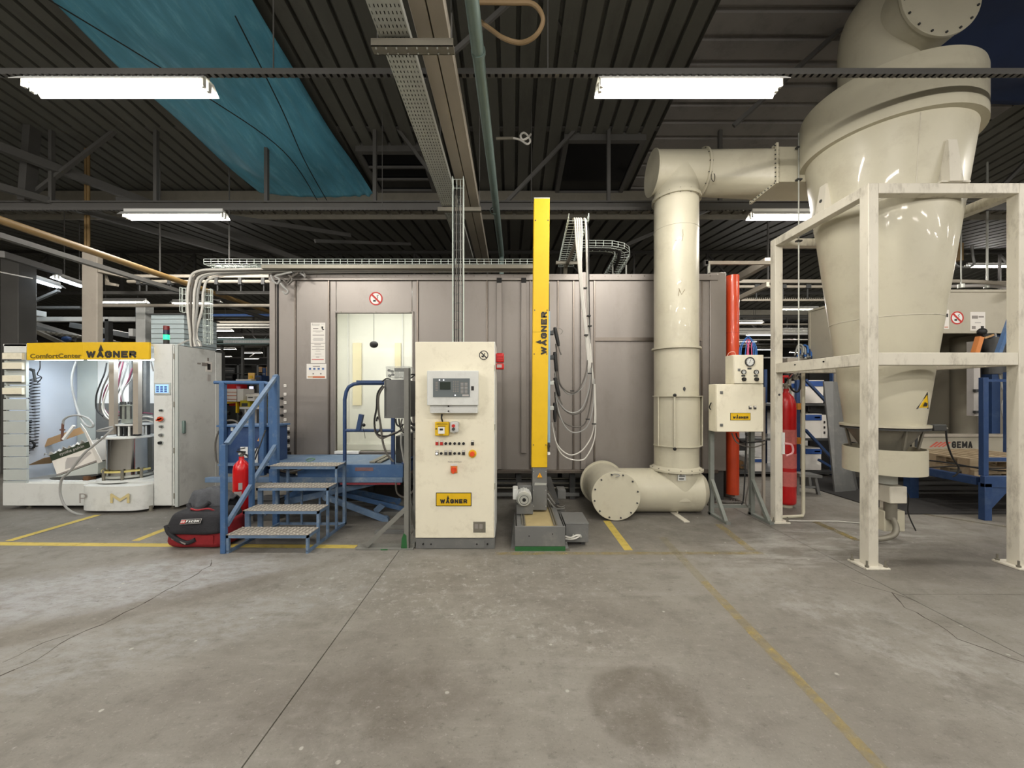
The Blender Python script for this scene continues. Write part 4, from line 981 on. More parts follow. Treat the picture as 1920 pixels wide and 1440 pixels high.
G().tube(smoothpath([(GX+.05,GY,1.69),(GX+.09,GY,1.62),(GX+.14,GY-.02,1.60),(GX+.18,GY-.02,1.66),(GX+.19,GY-.02,1.76),(GX+.16,GY-.02,1.82)], 6), .014, 8).build('hose', BLACK, t)
t = thing('wall_bracket_handle', 'grey bracket with curved pink handle on the left rear frame post', 'bracket', (FX0+S, FY1-.02, 1.0))
G().box(FX0+S-.02, FX0+S+.004, FY1-.03, FY1-.002, .84, 1.10).build('bracket', GREYP, t)
G().tube(smoothpath([(FX0+S,FY1-.03,.97),(FX0+S+.08,FY1-.04,.95),(FX0+S+.09,FY1-.04,.86),(FX0+S+.02,FY1-.03,.82)], 6), .012, 8).build('handle', mat('handle_pink', (206,150,150), .5), t)

# ---------------------------------------------------------------- pneumatic control stand
py_ = 4.75
t = thing('pneumatic_cabinet', 'lower cream steel switch cabinet with yellow logo plate, on the angle-iron stand', 'cabinet', (X(1388,4.75), py_, 1.1))
x0, x1, z0, z1 = X(1344,py_), X(1432,py_), Z(810,py_), Z(720,py_)
G().box(x0, x1, py_+.02, py_+.2, z0, z1).build('body', CABINET, t, bevel=.006)
G().box(x0+.002, x1-.002, py_, py_+.018, z0+.003, z1-.003).build('door', CABINET, t, bevel=.005)
for pz in (736, 797): c = P(1352.5, pz, py_); G().box(c[0]-.017, c[0]+.017, py_-.008, py_, c[2]-.017, c[2]+.017).cyl((c[0],py_-.008,c[2]),(c[0],py_-.014,c[2]),.009,8).build('lock', GREYM, t)
for pxx in (1406, 1415):
    c = P(pxx, 765, py_); G().box(c[0]-.015, c[0]+.015, py_-.012, py_, c[2]-.012, c[2]+.025).build('button', GREYD, t); G().box(c[0]-.013, c[0]+.013, py_-.014, py_-.012, c[2]+.008, c[2]+.023).build('button_tag', PAPER, t)
hx = x0-.004; G().tube(smoothpath([(hx,py_+.13,Z(756,py_)),(hx-.02,py_+.10,Z(757,py_)),(hx-.02,py_+.13,Z(764,py_)),(hx-.01,py_+.12,Z(769,py_))], 5), .007, 6).build('handle', BLACK, t)
def logo(px0, px1, py0, py1, d, y, parent, label='yellow logo plate'):
    a, b_, c, e = X(px0,d), X(px1,d), Z(py1,d), Z(py0,d); w, h = b_-a, e-c
    pl = G().box(a, b_, y-.003, y, c, e).build('logo_plate', INK, parent); pl['label'] = label
    k = h*.05
    G().box(a+k, b_-k, y-.005, y-.003, c+k, e-k).build('logo_field', YELLOW, pl)
    wagner((a+w*.12, y-.005, c+h*.22), (1,0,0), (0,0,1), w*.76, h*.31, pl)
def wagner(org, u, v, w, h, parent):
    strokes('WAGNER', org, u, v, w, h, INK, parent)
    u_, v_ = Vector(u).normalized(), Vector(v).normalized(); n = u_.cross(v_); o = Vector(org) + u_*(w*.292) + n*.0005
    G().prism([o+v_*h*.98-u_*w*.05, o+v_*h*.98+u_*w*.05, o+v_*h*1.95], n*.0025).build('logo_spike', INK, parent)
logo(1369, 1407, 774, 788, py_, py_-.001, t)
t = thing('gauge_cabinet', 'smaller cream cabinet with three round pressure gauges, on top of the switch cabinet', 'cabinet', (X(1404,py_), py_, 1.7))
x0, x1, z0, z1 = X(1376.5,py_), X(1432,py_), Z(720,py_), Z(665,py_)
G().box(x0, x1, py_+.02, py_+.2, z0+.002, z1).build('body', CABINET, t, bevel=.006)
G().box(x0+.002, x1-.002, py_, py_+.018, z0+.005, z1-.003).build('door', CABINET, t, bevel=.005)
def gauge(px, py, r):
    c = P(px, py, py_)
    g_ = G().ring((c[0],py_,c[2]),(c[0],py_-.02,c[2]),r,r*.82,28).build('gauge', GREYD, t)
    G().cyl((c[0],py_-.004,c[2]),(c[0],py_-.012,c[2]),r*.83,28).build('gauge_face', GLASS, g_)
    G().bar((c[0]-r*.1,py_-.014,c[2]-r*.3),(c[0]+r*.15,py_-.014,c[2]+r*.5),.002,.003).build('needle', INK, g_)
    for k in range(9):
        a = math.radians(225-k*33.7); G().bar((c[0]+r*.6*math.cos(a),py_-.0135,c[2]+r*.6*math.sin(a)),(c[0]+r*.75*math.cos(a),py_-.0135,c[2]+r*.75*math.sin(a)),.001,.003).build('gauge_tick', INK, g_)
gauge(1405, 678.5, .058); gauge(1393.5, 697.5, .028); gauge(1417, 697.8, .028)
for pxx, pyy, w in ((1405,691,.024),(1393.5,704.5,.023),(1417,704.8,.023)): c = P(pxx,pyy,py_); G().box(c[0]-w, c[0]+w, py_-.004, py_, c[2]-.010, c[2]+.010).build('name_plate', GREYD, t)
for pxx in (1394, 1417.5): c = P(pxx,711,py_); G().cyl((c[0],py_,c[2]),(c[0],py_-.03,c[2]),.024,12,.02).ball((c[0]-.005,py_-.035,c[2]-.006),.019,10).build('knob', BLACK, t)
c = P(1385.5, 693.5, py_); G().box(c[0]-.015,c[0]+.015,py_-.006,py_,c[2]-.015,c[2]+.015).build('lock', GREYM, t)
t = thing('hose_bunch', 'arched blue and pink air hoses rising behind the gauge cabinet', 'hoses', P(1405, 664, 4.85))
BLH = mat('hose_blue', (60,110,180), .4, var=.05); PKH = mat('hose_pink', (200,90,130), .4, var=.05)
for a, b_, top, m in ((1386,1419,633,BLH),(1389,1416,636,BLH),(1397,1413,641,BLH),(1400,1404,638,PKH),(1402,1410,640,PKH)):
    G().tube(smoothpath([P(a,668,4.86), P(a+2,650,4.86), P((a+b_)/2-3,top,4.9), P((a+b_)/2+4,top,4.9), P(b_-1,650,4.86), P(b_,668,4.86)], 6), .006, 6).build('hose', m, t)
G().tube(smoothpath([P(1363,668,4.8), P(1368,661,4.8), P(1377,660,4.8), P(1380,667,4.8)], 6), .004, 5).build('wire', mat('wire_salmon', (222,170,150), .5), t)
t = thing('angle_iron_stand', 'grey-green angle-iron stand carrying the two cream cabinets, splayed feet', 'stand', (X(1385,4.9), 4.9, 0))
STAND = mat('stand_grey', (118,122,116), .5, var=.12, scale=8, grime=(80,100,84), gamt=.4, gscale=6)
for xa in (X(1333.5,5.0), X(1409,5.0)):
    G().box(xa-.025, xa+.025, 4.97, 5.02, 0, 1.66).build('upright', STAND, t)
    G().bar((xa, 4.99, .46), (xa, 4.66, .02), .04, .04).build('brace', STAND, t)
    G().box(xa-.025, xa+.025, 4.60, 5.04, 0, .03).build('foot', STAND, t)
    G().box(xa-.02, xa+.02, 4.95, 4.97, 1.1, 1.68).build('mounting_rail', STAND, t)
G().box(X(1333.5,5.0), X(1409,5.0), 4.98, 5.02, .09, .13).build('crossbar', STAND, t); G().box(X(1333.5,5.0)-.02, 3.12, 4.955, 4.985, 1.12, 1.16).build('crossbar', STAND, t)
G().box(X(1433,5.0)-.015, X(1433,5.0)+.015, 5.0, 5.03, 0, 1.66).build('upright', TRUNKL, t)
t = thing('cable_loops', 'brown cables looping below the switch cabinet down to the floor', 'cables', (X(1400,4.9), 4.9, .0))
for pts, m in (([(1372,812),(1380,828),(1395,836),(1415,838),(1434,832)], HOSED), ([(1380,812),(1384,822),(1400,830),(1434,826)], BLACK), ([(1403,812),(1400,850),(1404,900),(1398,940),(1402,950)], HOSED), ([(1399,812),(1397,880),(1394,935),(1390,946)], BLACK)):
    G().tube(smoothpath([P(a,b_,4.88) for a,b_ in pts], 5), .009, 6).build('cable', m, t)
t = thing('floor_cables', 'dark cables lying on the floor behind the angle-iron stand', 'cables', (3.0, 5.6, 0))
for k in range(5): G().tube(smoothpath([(2.75+.05*k, 5.4+.1*k, .013), (2.95, 5.55+.05*k, .013), (3.1+.05*k, 5.5, .013), (3.3, 5.75-.04*k, .013)], 5), .011, 6).build('cable', HOSED, t)
# ---------------------------------------------------------------- ivory control cabinet
cy = 3.873
x0, x1, z0, z1 = X(778.5,cy), X(926.5,cy), Z(1009,cy), Z(641,cy)
t = thing('control_cabinet', 'tall ivory control cabinet with alarm panel and yellow logo plate, centre of the floor', 'cabinet', ((x0+x1)/2, cy+.25, 0))
G().box(x0+.003, x1+.008, cy+.025, cy+.52, z0, z1+.005).build('body', GREYP, t, bevel=.006)
G().box(x0, x1, cy, cy+.022, z0, z1).build('door', CABINET, t, bevel=.006)
G().box(x0+.003, x1+.005, cy+.012, cy+.50, 0, z0-.006).build('plinth', GREYM, t, bevel=.004)
G().box(x0+.09, x1-.10, cy+.004, cy+.012, .01, z0-.012).build('plinth_panel', GREYM, t)
for px in (793, 808, 894, 914): G().cyl((X(px,cy), cy+.012, .05), (X(px,cy), cy+.003, .05), .009, 8).build('screw', DARKGAP, t)
for zz in (.6, 1.2, 1.8): G().cyl((x1+.006, cy+.03, zz), (x1+.006, cy+.03, zz+.06), .009, 8).build('hinge', GALV, t)
G().box(x0-.02, x0, cy+.02, cy+.05, Z(836,cy), Z(812,cy)).build('side_latch', GALVD, t); G().cyl((x0-.01, cy+.019, Z(823,cy)), (x0-.01, cy+.012, Z(823,cy)), .006, 8).build('latch_pin', INK, t)
c = P(907, 666, cy); no = thing('no_phone_sign', 'round black ring prohibition sticker at the top right of the ivory cabinet', 'sign', (c[0], cy, c[2]))
G().cyl((c[0],cy-.0005,c[2]),(c[0],cy-.002,c[2]),.046,36).build('disc', CABINET, no); G().ring((c[0],cy-.002,c[2]),(c[0],cy-.0035,c[2]),.047,.039,36).build('ring', INK, no)
k = .030; w = .004
G().prism([(c[0]-k-w,cy-.004,c[2]+k-w),(c[0]-k+w,cy-.004,c[2]+k+w),(c[0]+k+w,cy-.004,c[2]-k+w),(c[0]+k-w,cy-.004,c[2]-k-w)],(0,.002,0)).build('slash', INK, no)
G().box(c[0]-.022,c[0]+.001,cy-.003,cy-.002,c[2]-.022,c[2]-.004).bar((c[0]-.005,cy-.0025,c[2]-.01),(c[0]+.012,cy-.0025,c[2]+.02),.001,.009).build('pictogram', INK, no)
# alarm panel
ay = cy-.11
a = thing('alarm_panel', 'grey wall-mounted alarm control panel with small dark screen on the ivory cabinet', 'control panel', P(847, 733, ay))
G().box(X(801,ay)+.02, X(896,ay)-.005, ay+.03, cy-.001, Z(775,ay), Z(698,ay)).build('housing', GREYP, a, bevel=.004)
G().box(X(800.5,ay), X(897,ay), ay, ay+.035, Z(760,ay), Z(695,ay)).build('lid', GREYP, a, bevel=.006)
ay2 = ay+.002
G().box(X(812,ay), X(881,ay), ay-.004, ay, Z(744.5,ay), Z(709.5,ay)).build('keypad_panel', mat('panel_slate', (98,106,108), .4, var=.03), a)
G().box(X(825,ay), X(845,ay), ay-.008, ay-.004, Z(730.5,ay), Z(716,ay)).build('screen', mat('screen_dark', (52,60,54), .2, var=.02), a)
for i in range(3):
    for j in range(7): c = P(850.5+i*4.1, 715+j*3.2, ay); G().box(c[0]-.006,c[0]+.006,ay-.006,ay-.004,c[2]-.004,c[2]+.004).build('key', INKG, a)
for i in range(2):
    for j in range(10): c = P(866.5+i*7.5, 717.5+j*2.2, ay); G().box(c[0]-.014,c[0]+.014,ay-.0055,ay-.004,c[2]-.003,c[2]+.003).build('label_strip', INKL if j % 3 else INKG, a)
for j in range(6): c = P(819, 717+j*3, ay); G().box(c[0]-.012,c[0]+.012,ay-.0055,ay-.004,c[2]-.004,c[2]+.004).build('label_strip', INKG, a)
G().box(X(867,ay), X(879,ay), ay-.0055, ay-.004, Z(743,ay), Z(739.5,ay)).build('label_strip', INKL, a)
for px, py in ((824.2,712.6),(832,712.6),(853.5,741)): c = P(px,py,ay); G().cyl((c[0],ay-.004,c[2]),(c[0],ay-.008,c[2]),.006,10).build('led', LEDW, a)
c = P(886, 728, ay); G().box(c[0]-.013,c[0]+.013,ay-.004,ay,c[2]-.021,c[2]+.021).build('lock', INK, a)
for py in (761.5, 771): c = P(841, py, ay+.03); G().cyl((c[0],ay+.03,c[2]),(c[0],ay+.022,c[2]),.008,8).build('screw', INK, a)
# yellow break-glass box and push button box
b1 = thing('manual_call_point', 'yellow manual call point box on the ivory cabinet, below the alarm panel', 'call point', P(830, 815, cy))
G().box(X(817.5,cy), X(843,cy), cy-.055, cy-.001, Z(816,cy), Z(790.5,cy)).build('housing', YELLOW, b1, bevel=.006)
G().box(X(823.5,cy), X(835.5,cy), cy-.060, cy-.055, Z(812,cy), Z(800,cy)).build('glass', WHITE, b1); G().box(X(826.5,cy), X(832.5,cy), cy-.062, cy-.060, Z(806,cy), Z(802.5,cy)).build('symbol', INK, b1)
text('ABSAUGUNG', (X(821,cy), cy-.056, Z(795.5,cy)), (1,0,0), (0,0,1), .105, .014, OLIVE, b1); G().box(X(823,cy), X(837,cy), cy-.057, cy-.055, Z(799,cy), Z(797.5,cy)).box(X(825,cy), X(833,cy), cy-.057, cy-.055, Z(814.5,cy), Z(813.5,cy)).build('print', OLIVE, b1)
G().cyl((X(820,cy),cy-.055,Z(803,cy)),(X(820,cy),cy-.062,Z(803,cy)),.007,8).build('lock', INK, b1)
G().tube(smoothpath([(X(830,cy),cy-.03,Z(776,cy)),(X(829,cy),cy-.035,Z(783,cy)),(X(831,cy),cy-.03,Z(790,cy))],4),.008,8).build('cable', BLACK, b1)
b2 = thing('push_button_box', 'light grey push button box beside the yellow call point', 'switch', P(853, 812, cy))
G().box(X(845.5,cy), X(861,cy), cy-.06, cy-.001, Z(810,cy), Z(790,cy)).build('housing', GREYP, b2, bevel=.012)
for py, m in ((797.5, INKR), (803.5, GREYD)): c = P(852, py, cy); G().cyl((c[0],cy-.06,c[2]),(c[0],cy-.075,c[2]),.016,14).build('button', m, b2)
G().cyl((X(852,cy),cy-.03,Z(811.5,cy)),(X(852,cy),cy-.03,Z(810,cy)),.015,10).build('gland', GREYP, b2)
# buttons rows
def cbtn(px, py, kind):
    c = P(px, py, cy)
    if kind == 'r':
        G().cyl((c[0],cy,c[2]),(c[0],cy-.014,c[2]),.0135,16).build('button', BLACK, t)
    else:
        m = {'red': INKR, 'b': INK, 'w': LEDW, 'g': GREYD}[kind]
        G().box(c[0]-.0155,c[0]+.0155,cy-.004,cy,c[2]-.018,c[2]+.032).build('button_tag', mat('tag_plate', (150,142,126), .6) if 'tag_plate' not in MATS else MATS['tag_plate'], t)
        G().box(c[0]-.013,c[0]+.013,cy-.006,cy-.004,c[2]+.016,c[2]+.030).build('tag_label', PAPER, t)
        G().box(c[0]-.013,c[0]+.013,cy-.016,cy-.004,c[2]-.015,c[2]+.013).build('button', GREYD if kind == 'w' else m, t)
        if kind == 'w': G().cyl((c[0],cy-.016,c[2]),(c[0],cy-.02,c[2]),.009,12).build('indicator', LEDW, t)
for px, k_ in ((819.5,'red'),(828,'red'),(836,'r'),(844.2,'r'),(852.6,'r'),(861,'r'),(869.3,'r'),(886,'b')): cbtn(px, 831.5, k_)
for px, k_ in ((819.5,'w'),(827.5,'r'),(836,'g'),(844.2,'b'),(852.6,'r'),(861,'r'),(869.3,'b')): cbtn(px, 850, k_)
c = P(886, 850.5, cy); G().cyl((c[0],cy,c[2]),(c[0],cy-.012,c[2]),.040,28).build('estop_ring', YELLOW, t); G().cyl((c[0],cy-.012,c[2]),(c[0],cy-.045,c[2]),.026,22,.024).build('estop_button', ORANGE, t)
text('MAIN SWITCH', (X(840,cy), cy-.0005, Z(867.5,cy)), (1,0,0), (0,0,1), .135, .016, INKG, t)
c = P(851.5, 880, cy); G().box(c[0]-.033,c[0]+.033,cy-.012,cy,c[2]-.035,c[2]+.035).build('switch_plate', mat('plate_ochre', (200,128,60), .5), t); G().box(c[0]-.033,c[0]+.033,cy-.014,cy-.012,c[2]+.037,c[2]+.06).build('switch_label', GREYP, t)
G().cyl((c[0],cy-.012,c[2]),(c[0],cy-.03,c[2]),.028,20).bar((c[0]-.006,cy-.035,c[2]-.035),(c[0]+.004,cy-.035,c[2]+.022),.02,.02,).build('switch_handle', ORANGE, t)
logo(817.5, 884, 923.5, 949, cy, cy-.001, t)
G().box(X(887.5,cy), X(910.5,cy), cy-.004, cy, Z(998.5,cy), Z(978,cy)).build('type_plate', GALVD, t, bevel=.003)
for px in (893.5, 902): G().box(X(px-3,cy), X(px+3,cy), cy-.006, cy-.004, Z(991,cy), Z(982,cy)).build('plate_print', INKG, t)
# red horn on the side
hy = 4.15
h = thing('red_signal_horn', 'red signal horn fixed on the right side of the ivory cabinet', 'horn', P(938, 693, hy))
hx0, hx1 = X(930.5,hy), X(945,hy)
G().box(x1+.008, hx1, hy-.06, hy+.06, Z(680,hy), Z(663,hy)).build('housing', RED, h, bevel=.012); G().box(x1+.008, hx1, hy-.06, hy+.06, Z(693,hy), Z(682,hy)).build('housing', RED, h, bevel=.012)
G().box(X(932,hy), X(941,hy), hy-.064, hy-.06, Z(690,hy), Z(684,hy)).build('label_plate', INKL, h)
for py in (669, 674): G().box(x1+.02, hx1-.004, hy-.064, hy-.06, Z(py+1.2,hy), Z(py,hy)).build('groove', INKR, h)

# ---------------------------------------------------------------- yellow gun lifter
ly = 3.83
lx0, lx1 = X(965.5,ly), X(1060,ly)
t = thing('gun_lifter', 'tall yellow reciprocator column on a grey floor carriage with green bottom stripe', 'machine', ((lx0+lx1)/2, 4.3, 0))
G().box(lx0, lx1, ly, ly+.02, .045, .245).build('front_panel', GREYM, t, bevel=.004); G().box(lx0, lx1, ly-.003, ly+.02, .0, .045).build('green_kick_plate', GREENP, t)
G().box(lx0+.02, lx0+.09, ly+.02, 5.4, .03, .245).build('side_rail', GREYM, t); G().box(lx1-.09, lx1-.02, ly+.02, 5.4, .03, .245).build('side_rail', GREYM, t)
for s, xx in ((-1, lx0), (1, lx1)):
    G().prism([(xx, ly+.02, .0), (xx+s*.04, ly+.01, .0), (xx+s*.04, ly+.5, 0), (xx, ly+.5, .24), (xx, ly+.02, .24)], (-s*.005, 0, 0)).build('side_plate', GREYM, t)
    G().box(xx, xx+s*.045, ly+.0, ly+.04, 0, .012).build('foot', GALVD, t)
G().box(lx0+.09, lx1-.09, ly+.02, 4.5, .225, .24).build('powder_covered_top', SANDY, t)
for xx in (lx0+.075, lx0+.10, lx1-.105, lx1-.08): G().cyl((xx, ly+.03, .250), (xx, 5.4, .250), .008, 8).build('guide_rod', GALVD, t)
for px, zz in ((992,.15),(1036,.17)): G().cyl((X(px,ly), ly, zz), (X(px,ly), ly-.004, zz), .006, 8).build('screw', DARKGAP, t)
cyy = 4.31; cx0, cx1 = X(998.5,cyy), X(1025.5,cyy)
G().box(cx0, cx1, cyy, cyy+.17, .262, Z(876,cyy)).build('column_foot', GREYM, t, bevel=.004)
TW = math.radians(.55)
cxm = (X(995.5,cyy)+X(1027,cyy))/2
zb, zt = Z(876,cyy), Z(373,cyy)
def lean(z): return (z-zb)*math.tan(TW)
g = G(); wv = .176/2
g.add([(cxm-wv+lean(z), y, z) for z in (zb, zt) for y in (cyy-.01, cyy+.15)] + [(cxm+wv+lean(z), y, z) for z in (zb, zt) for y in (cyy-.01, cyy+.15)],
      [(0,4,6,2), (1,3,7,5), (0,2,3,1), (4,5,7,6), (2,6,7,3), (0,1,5,4)])
colo = g.build('column_cover', YELLOW, t, bevel=.003)
g = G(); g.box(cxm-wv+lean(zt), cxm+wv+lean(zt), cyy-.008, cyy+.15, zt, zt+.012); g.build('column_cap', GALV, t)
for py in (414, 582, 664, 834):
    z = Z(py,cyy)
    for s in (-1, 1): G().cyl((cxm+s*.070+lean(z), cyy-.01, z), (cxm+s*.070+lean(z), cyy-.014, z), .007, 8).build('screw', GREYD, colo)
z = Z(622.5,cyy); G().box(cxm-wv+lean(z), cxm-wv+.13+lean(z), cyy-.0115, cyy-.010, z-.001, z+.001).build('cover_joint', OLIVE, colo)
up = Vector((math.sin(TW), 0, math.cos(TW))); left = Vector((-math.cos(TW), 0, math.sin(TW)))
za = Z(665,cyy); wagner(Vector((cxm+lean(za)+.0685, cyy-.0105, za)), up, left, .478, .066, colo)
# warning label on the foot
c = P(1012, 893, cyy); G().prism([(c[0]-.028,cyy-.002,c[2]-.012),(c[0]+.028,cyy-.002,c[2]-.012),(c[0],cyy-.002,c[2]+.042)],(0,.002,0)).build('warning_label', mat('label_orange', (240,170,20), .4), t)
G().box(c[0]-.028,c[0]+.028,cyy-.002,cyy,c[2]-.024,c[2]-.015).build('warning_text', OLIVE, t); G().bar((c[0],cyy-.004,c[2]-.005),(c[0],cyy-.004,c[2]+.022),.003,.006).build('warning_bolt', INK, t)
G().prism([P(1003,905,cyy-.005),P(1025,906,cyy-.005),P(1024,910,cyy-.005),P(1002,910,cyy-.005)],(0,.003,0)).build('name_strip', GALV, t)
for py in (884, 919, 949):
    for px in (1000.5, 1023.5): c = P(px,py,cyy); G().cyl((c[0],cyy,c[2]),(c[0],cyy-.004,c[2]),.005,6).build('screw', GALV, t)
# side carriage on the column, gun arms
G().box(cxm+wv+.003, cxm+wv+.03, cyy+.02, cyy+.12, Z(850,cyy), Z(530,cyy)).build('guide_slot', GREYD, t)
G().box(cxm+wv+.006, cxm+wv+.034, cyy+.01, cyy+.03, Z(830,cyy), Z(583,cyy)).build('guide_strip', mat('strip_pale_blue', (140,170,190), .4), t)
G().box(X(1026.5,4.3), X(1031,4.3), 4.26, 4.33, Z(852,4.3), Z(848,4.3)).build('stop_block', WHITE, t); G().box(X(1026.5,4.3), X(1031,4.3), 4.26, 4.33, Z(838,4.3), Z(834,4.3)).build('stop_block', INK, t)
# motor
mx, mz = X(982.5,4.18), Z(935,4.18)
mo = G().cyl((mx, 4.16, mz), (mx, 4.40, mz), .082, 28).build('motor', GREYP, t, bevel=.006)
for k in range(16):
    a = 2*math.pi*k/16; G().bar((mx+.083*math.cos(a), 4.19, mz+.083*math.sin(a)), (mx+.083*math.cos(a), 4.38, mz+.083*math.sin(a)), .008, .008).build('cooling_fin', GREYP, mo)
G().cyl((mx, 4.13, mz), (mx, 4.16, mz), .066, 28, .08).build('fan_cover', GALV, mo); G().cyl((mx, 4.125, mz), (mx, 4.13, mz), .02, 16).build('fan_hub', DARKGAP, mo); G().ring((mx, 4.127, mz), (mx, 4.131, mz), .05, .045, 24).build('fan_ring', GREYD, mo)
G().box(X(961.5,4.2), X(971,4.2), 4.2, 4.36, Z(937,4.2), Z(917,4.2)).build('terminal_box', GREYP, mo, bevel=.006)
G().box(mx-.08, cx0, 4.2, 4.42, .255, mz-.07).build('motor_foot', GREYM, t)
G().box(mx-.07, mx+.1, 4.34, 4.5, mz+.02, Z(908,4.4)).build('gearbox', GREYM, t, bevel=.01)
for k in range(4): G().tube(smoothpath([P(1027,920+5*k,4.4), P(1040,940+4*k,4.5), P(1050,948+2*k,4.7), P(1058,946+2*k,4.8)], 5), .010, 6).build('carriage_cable', HOSEG if k % 2 else HOSED, t)
G().box(X(1044,5.0), X(1059,5.0), 4.9, 5.1, Z(932,5.0), Z(915,5.0)).build('sensor_box', GREYM, t, bevel=.005); G().bar((X(1034,5.0),4.5,.28),(X(1031,5.0),5.3,.42),.08,.02).build('energy_chain', GREYD, t)
G().box(X(1042,4.9), X(1060,4.9), 4.7, 5.1, .0, .05).build('rail_shoe', GREYM, t)
t = thing('lifter_junction_box', 'low grey box right of the lifter carriage with two short cables', 'box', (X(1080,3.95), 4.1, 0))
jy = 3.94
G().box(X(1059,jy)+.01, X(1103.5,jy), jy, 4.3, .045, Z(983,jy)).build('body', GREYM, t, bevel=.004); G().box(X(1059,jy)+.005, X(1103.5,jy)+.004, jy-.004, 4.31, Z(983,jy), Z(983,jy)+.012).build('lid', GREYM, t, bevel=.003)
for xx in (.56, .74): G().box(xx-.02, xx+.02, 4.0, 4.2, 0, .045).build('foot', GREYD, t)
for k, py in enumerate((1005, 1010)): G().tube(smoothpath([P(1059,py,jy-.02), P(1070,py+3-k*2,jy-.04), P(1080,py-1,jy-.04), P(1088,1004,jy-.02)], 5), .009, 7).build('cable', HOSEW, t)
for px in (1075, 1082, 1088): c = P(px, 1004, jy); G().cyl((c[0],jy,c[2]),(c[0],jy-.03,c[2]),.012,10).build('gland', GALV, t)

# guns and hose loops
t = thing('gun_cables', 'bundle of pale and dark hoses hanging in loops beside the yellow column spray guns', 'hoses', (.8, 4.3, 3.3))
gd = 4.45
def hose(pts, m, r=.008, d=gd, name='hose'): G().tube(smoothpath([P(a, b_, d if len(q) == 2 else q[2]) for q in pts for a, b_ in [q[:2]]], 6), r, 7).build(name, m, t)
tops = [1075, 1079, 1083, 1087]
for i, a in enumerate(tops):
    hose([(a-1, 416, 4.5), (a, 411, 4.36), (a+3, 413, 4.28), (a+5-i*.3, 450, 4.28), (1085+i*1.6, 500, 4.3), (1090+i*1.3, 560, 4.35), (1098+i*1.2, 630, 4.4), (1104+i*1.4, 700, 4.45)], HOSEW, .0105)
hose([(1088, 418, 4.5), (1093, 412, 4.36), (1098, 416, 4.28), (1100, 470, 4.3), (1102, 560, 4.38), (1106, 640, 4.42), (1112, 720, gd)], HOSEW, .0125)
hose([(1090, 420, 4.5), (1096, 414, 4.4), (1103, 430, 4.3), (1104, 500, 4.3), (1106, 620, 4.4), (1110, 700, gd)], BLACK, .006)
loops = [((1042,645),(1046,690),(1050,718),(1062,733),(1077,736),(1090,722),(1100,690),(1104,640)),
         ((1040,690),(1045,712),(1060,735),(1074,739),(1092,726),(1103,692),(1105,650)),
         ((1041,695),(1043,740),(1056,765),(1074,774),(1092,764),(1104,730),(1108,690)),
         ((1040,700),(1045,745),(1058,768),(1076,777),(1096,766),(1106,728),(1110,680)),
         ((1040,735),(1044,770),(1058,792),(1080,801),(1098,792),(1108,750),(1112,700)),
         ((1042,742),(1050,780),(1064,805),(1082,811),(1102,798),(1112,760),(1114,710)),
         ((1035,792),(1038,810),(1044,832),(1058,848),(1074,853),(1094,842),(1110,815),(1115,780),(1114,720)),
         ((1036,800),(1046,840),(1062,858),(1086,863),(1100,856),(1114,825),(1117,780),(1115,720))]
for i, L_ in enumerate(loops):
    hose([(a, b_, gd+.02*math.sin(i*2)-.02) for a, b_ in L_], (HOSED, HOSEG, HOSEG, HOSED)[i % 4] if i < 6 else HOSEW, .0075)
for px, py in ((1097,540),(1099,628),(1104,592),(1106,611),(1106,700),(1073,733),(1102,786),(1114,795)): c = P(px, py, gd-.09); G().box(c[0]-.02, c[0]+.022, c[1]-.01, c[1]+.03, c[2]-.006, c[2]+.006).build('cable_tie', BLACK, t)
for i, (py, ang) in enumerate(((622, 12), (668, 5), (716, 14), (763, 1))):
    gt = thing('spray_gun', ('topmost', 'second', 'third', 'lowest')[i] + ' of the four black spray guns clamped beside the yellow column', 'spray gun', P(1036, py, 4.40), 'spray guns on the lifter')
    a0 = Vector(P(1040, py-8, 4.40)); dn = Vector((math.sin(math.radians(ang)), 0, -math.cos(math.radians(ang))))
    G().tube([a0, a0+dn*.03, a0+dn*.18, a0+dn*.22], [.016, .022, .02, .014], 12).build('barrel', BLACK, gt)
    G().box(X(1028,4.4), X(1038,4.4), 4.37, 4.43, Z(py+6,4.4), Z(py-1,4.4)).build('clamp', GREYD if i < 2 else GALV, gt, bevel=.004)
    G().cyl(P(1029,py+2,4.4), P(1041,py-2,4.4), .014, 10).build('arm', GREYD if i < 2 else GALV, gt)
    G().tube(smoothpath([a0+dn*.22, a0+dn*.27, a0+dn*.32+Vector((.01,0,0))], 3), .007, 6).build('hose_tail', HOSED, gt)
G().tube(smoothpath([P(1043,615,4.4), P(1050,616,4.4), P(1055,621,4.4), P(1051,627,4.4)], 5), .002, 4).build('thin_wire', HOSED, t)

# ---------------------------------------------------------------- grey box stand left of the cabinet
sy = 3.87
t = thing('grey_box_stand', 'grey angle-iron floor stand with slanted brace left of the ivory cabinet, green paint spots', 'stand', (X(762,sy), sy, 0))
ANG = mat('stand_angle_grey', (120,120,114), .5, var=.1, grime=(90,92,84), gamt=.4, gscale=6)
px0, px1 = X(757.5,sy), X(767.5,sy)
G().box(px0, px1, sy, sy+.006, 0, Z(690,sy)).box(px1-.006, px1, sy, sy+.05, 0, Z(690,sy)).build('upright', ANG, t)
G().box(px0, px1, sy+.36, sy+.41, 0, 1.25).build('upright', ANG, t)
G().bar((X(686,sy), sy+.012, .03), (px0+.01, sy+.012, Z(955,sy)), .02, .045).build('brace', ANG, t)
G().bar((px1-.02, sy+.40, .04), (px1-.02, sy+.05, .47), .04, .02).build('brace', ANG, t)
G().box(X(668,sy), X(775,sy), sy-.02, sy+.04, 0, .012).box(X(668,sy), X(775,sy), sy+.034, sy+.04, 0, .045).build('base_angle', ANG, t)
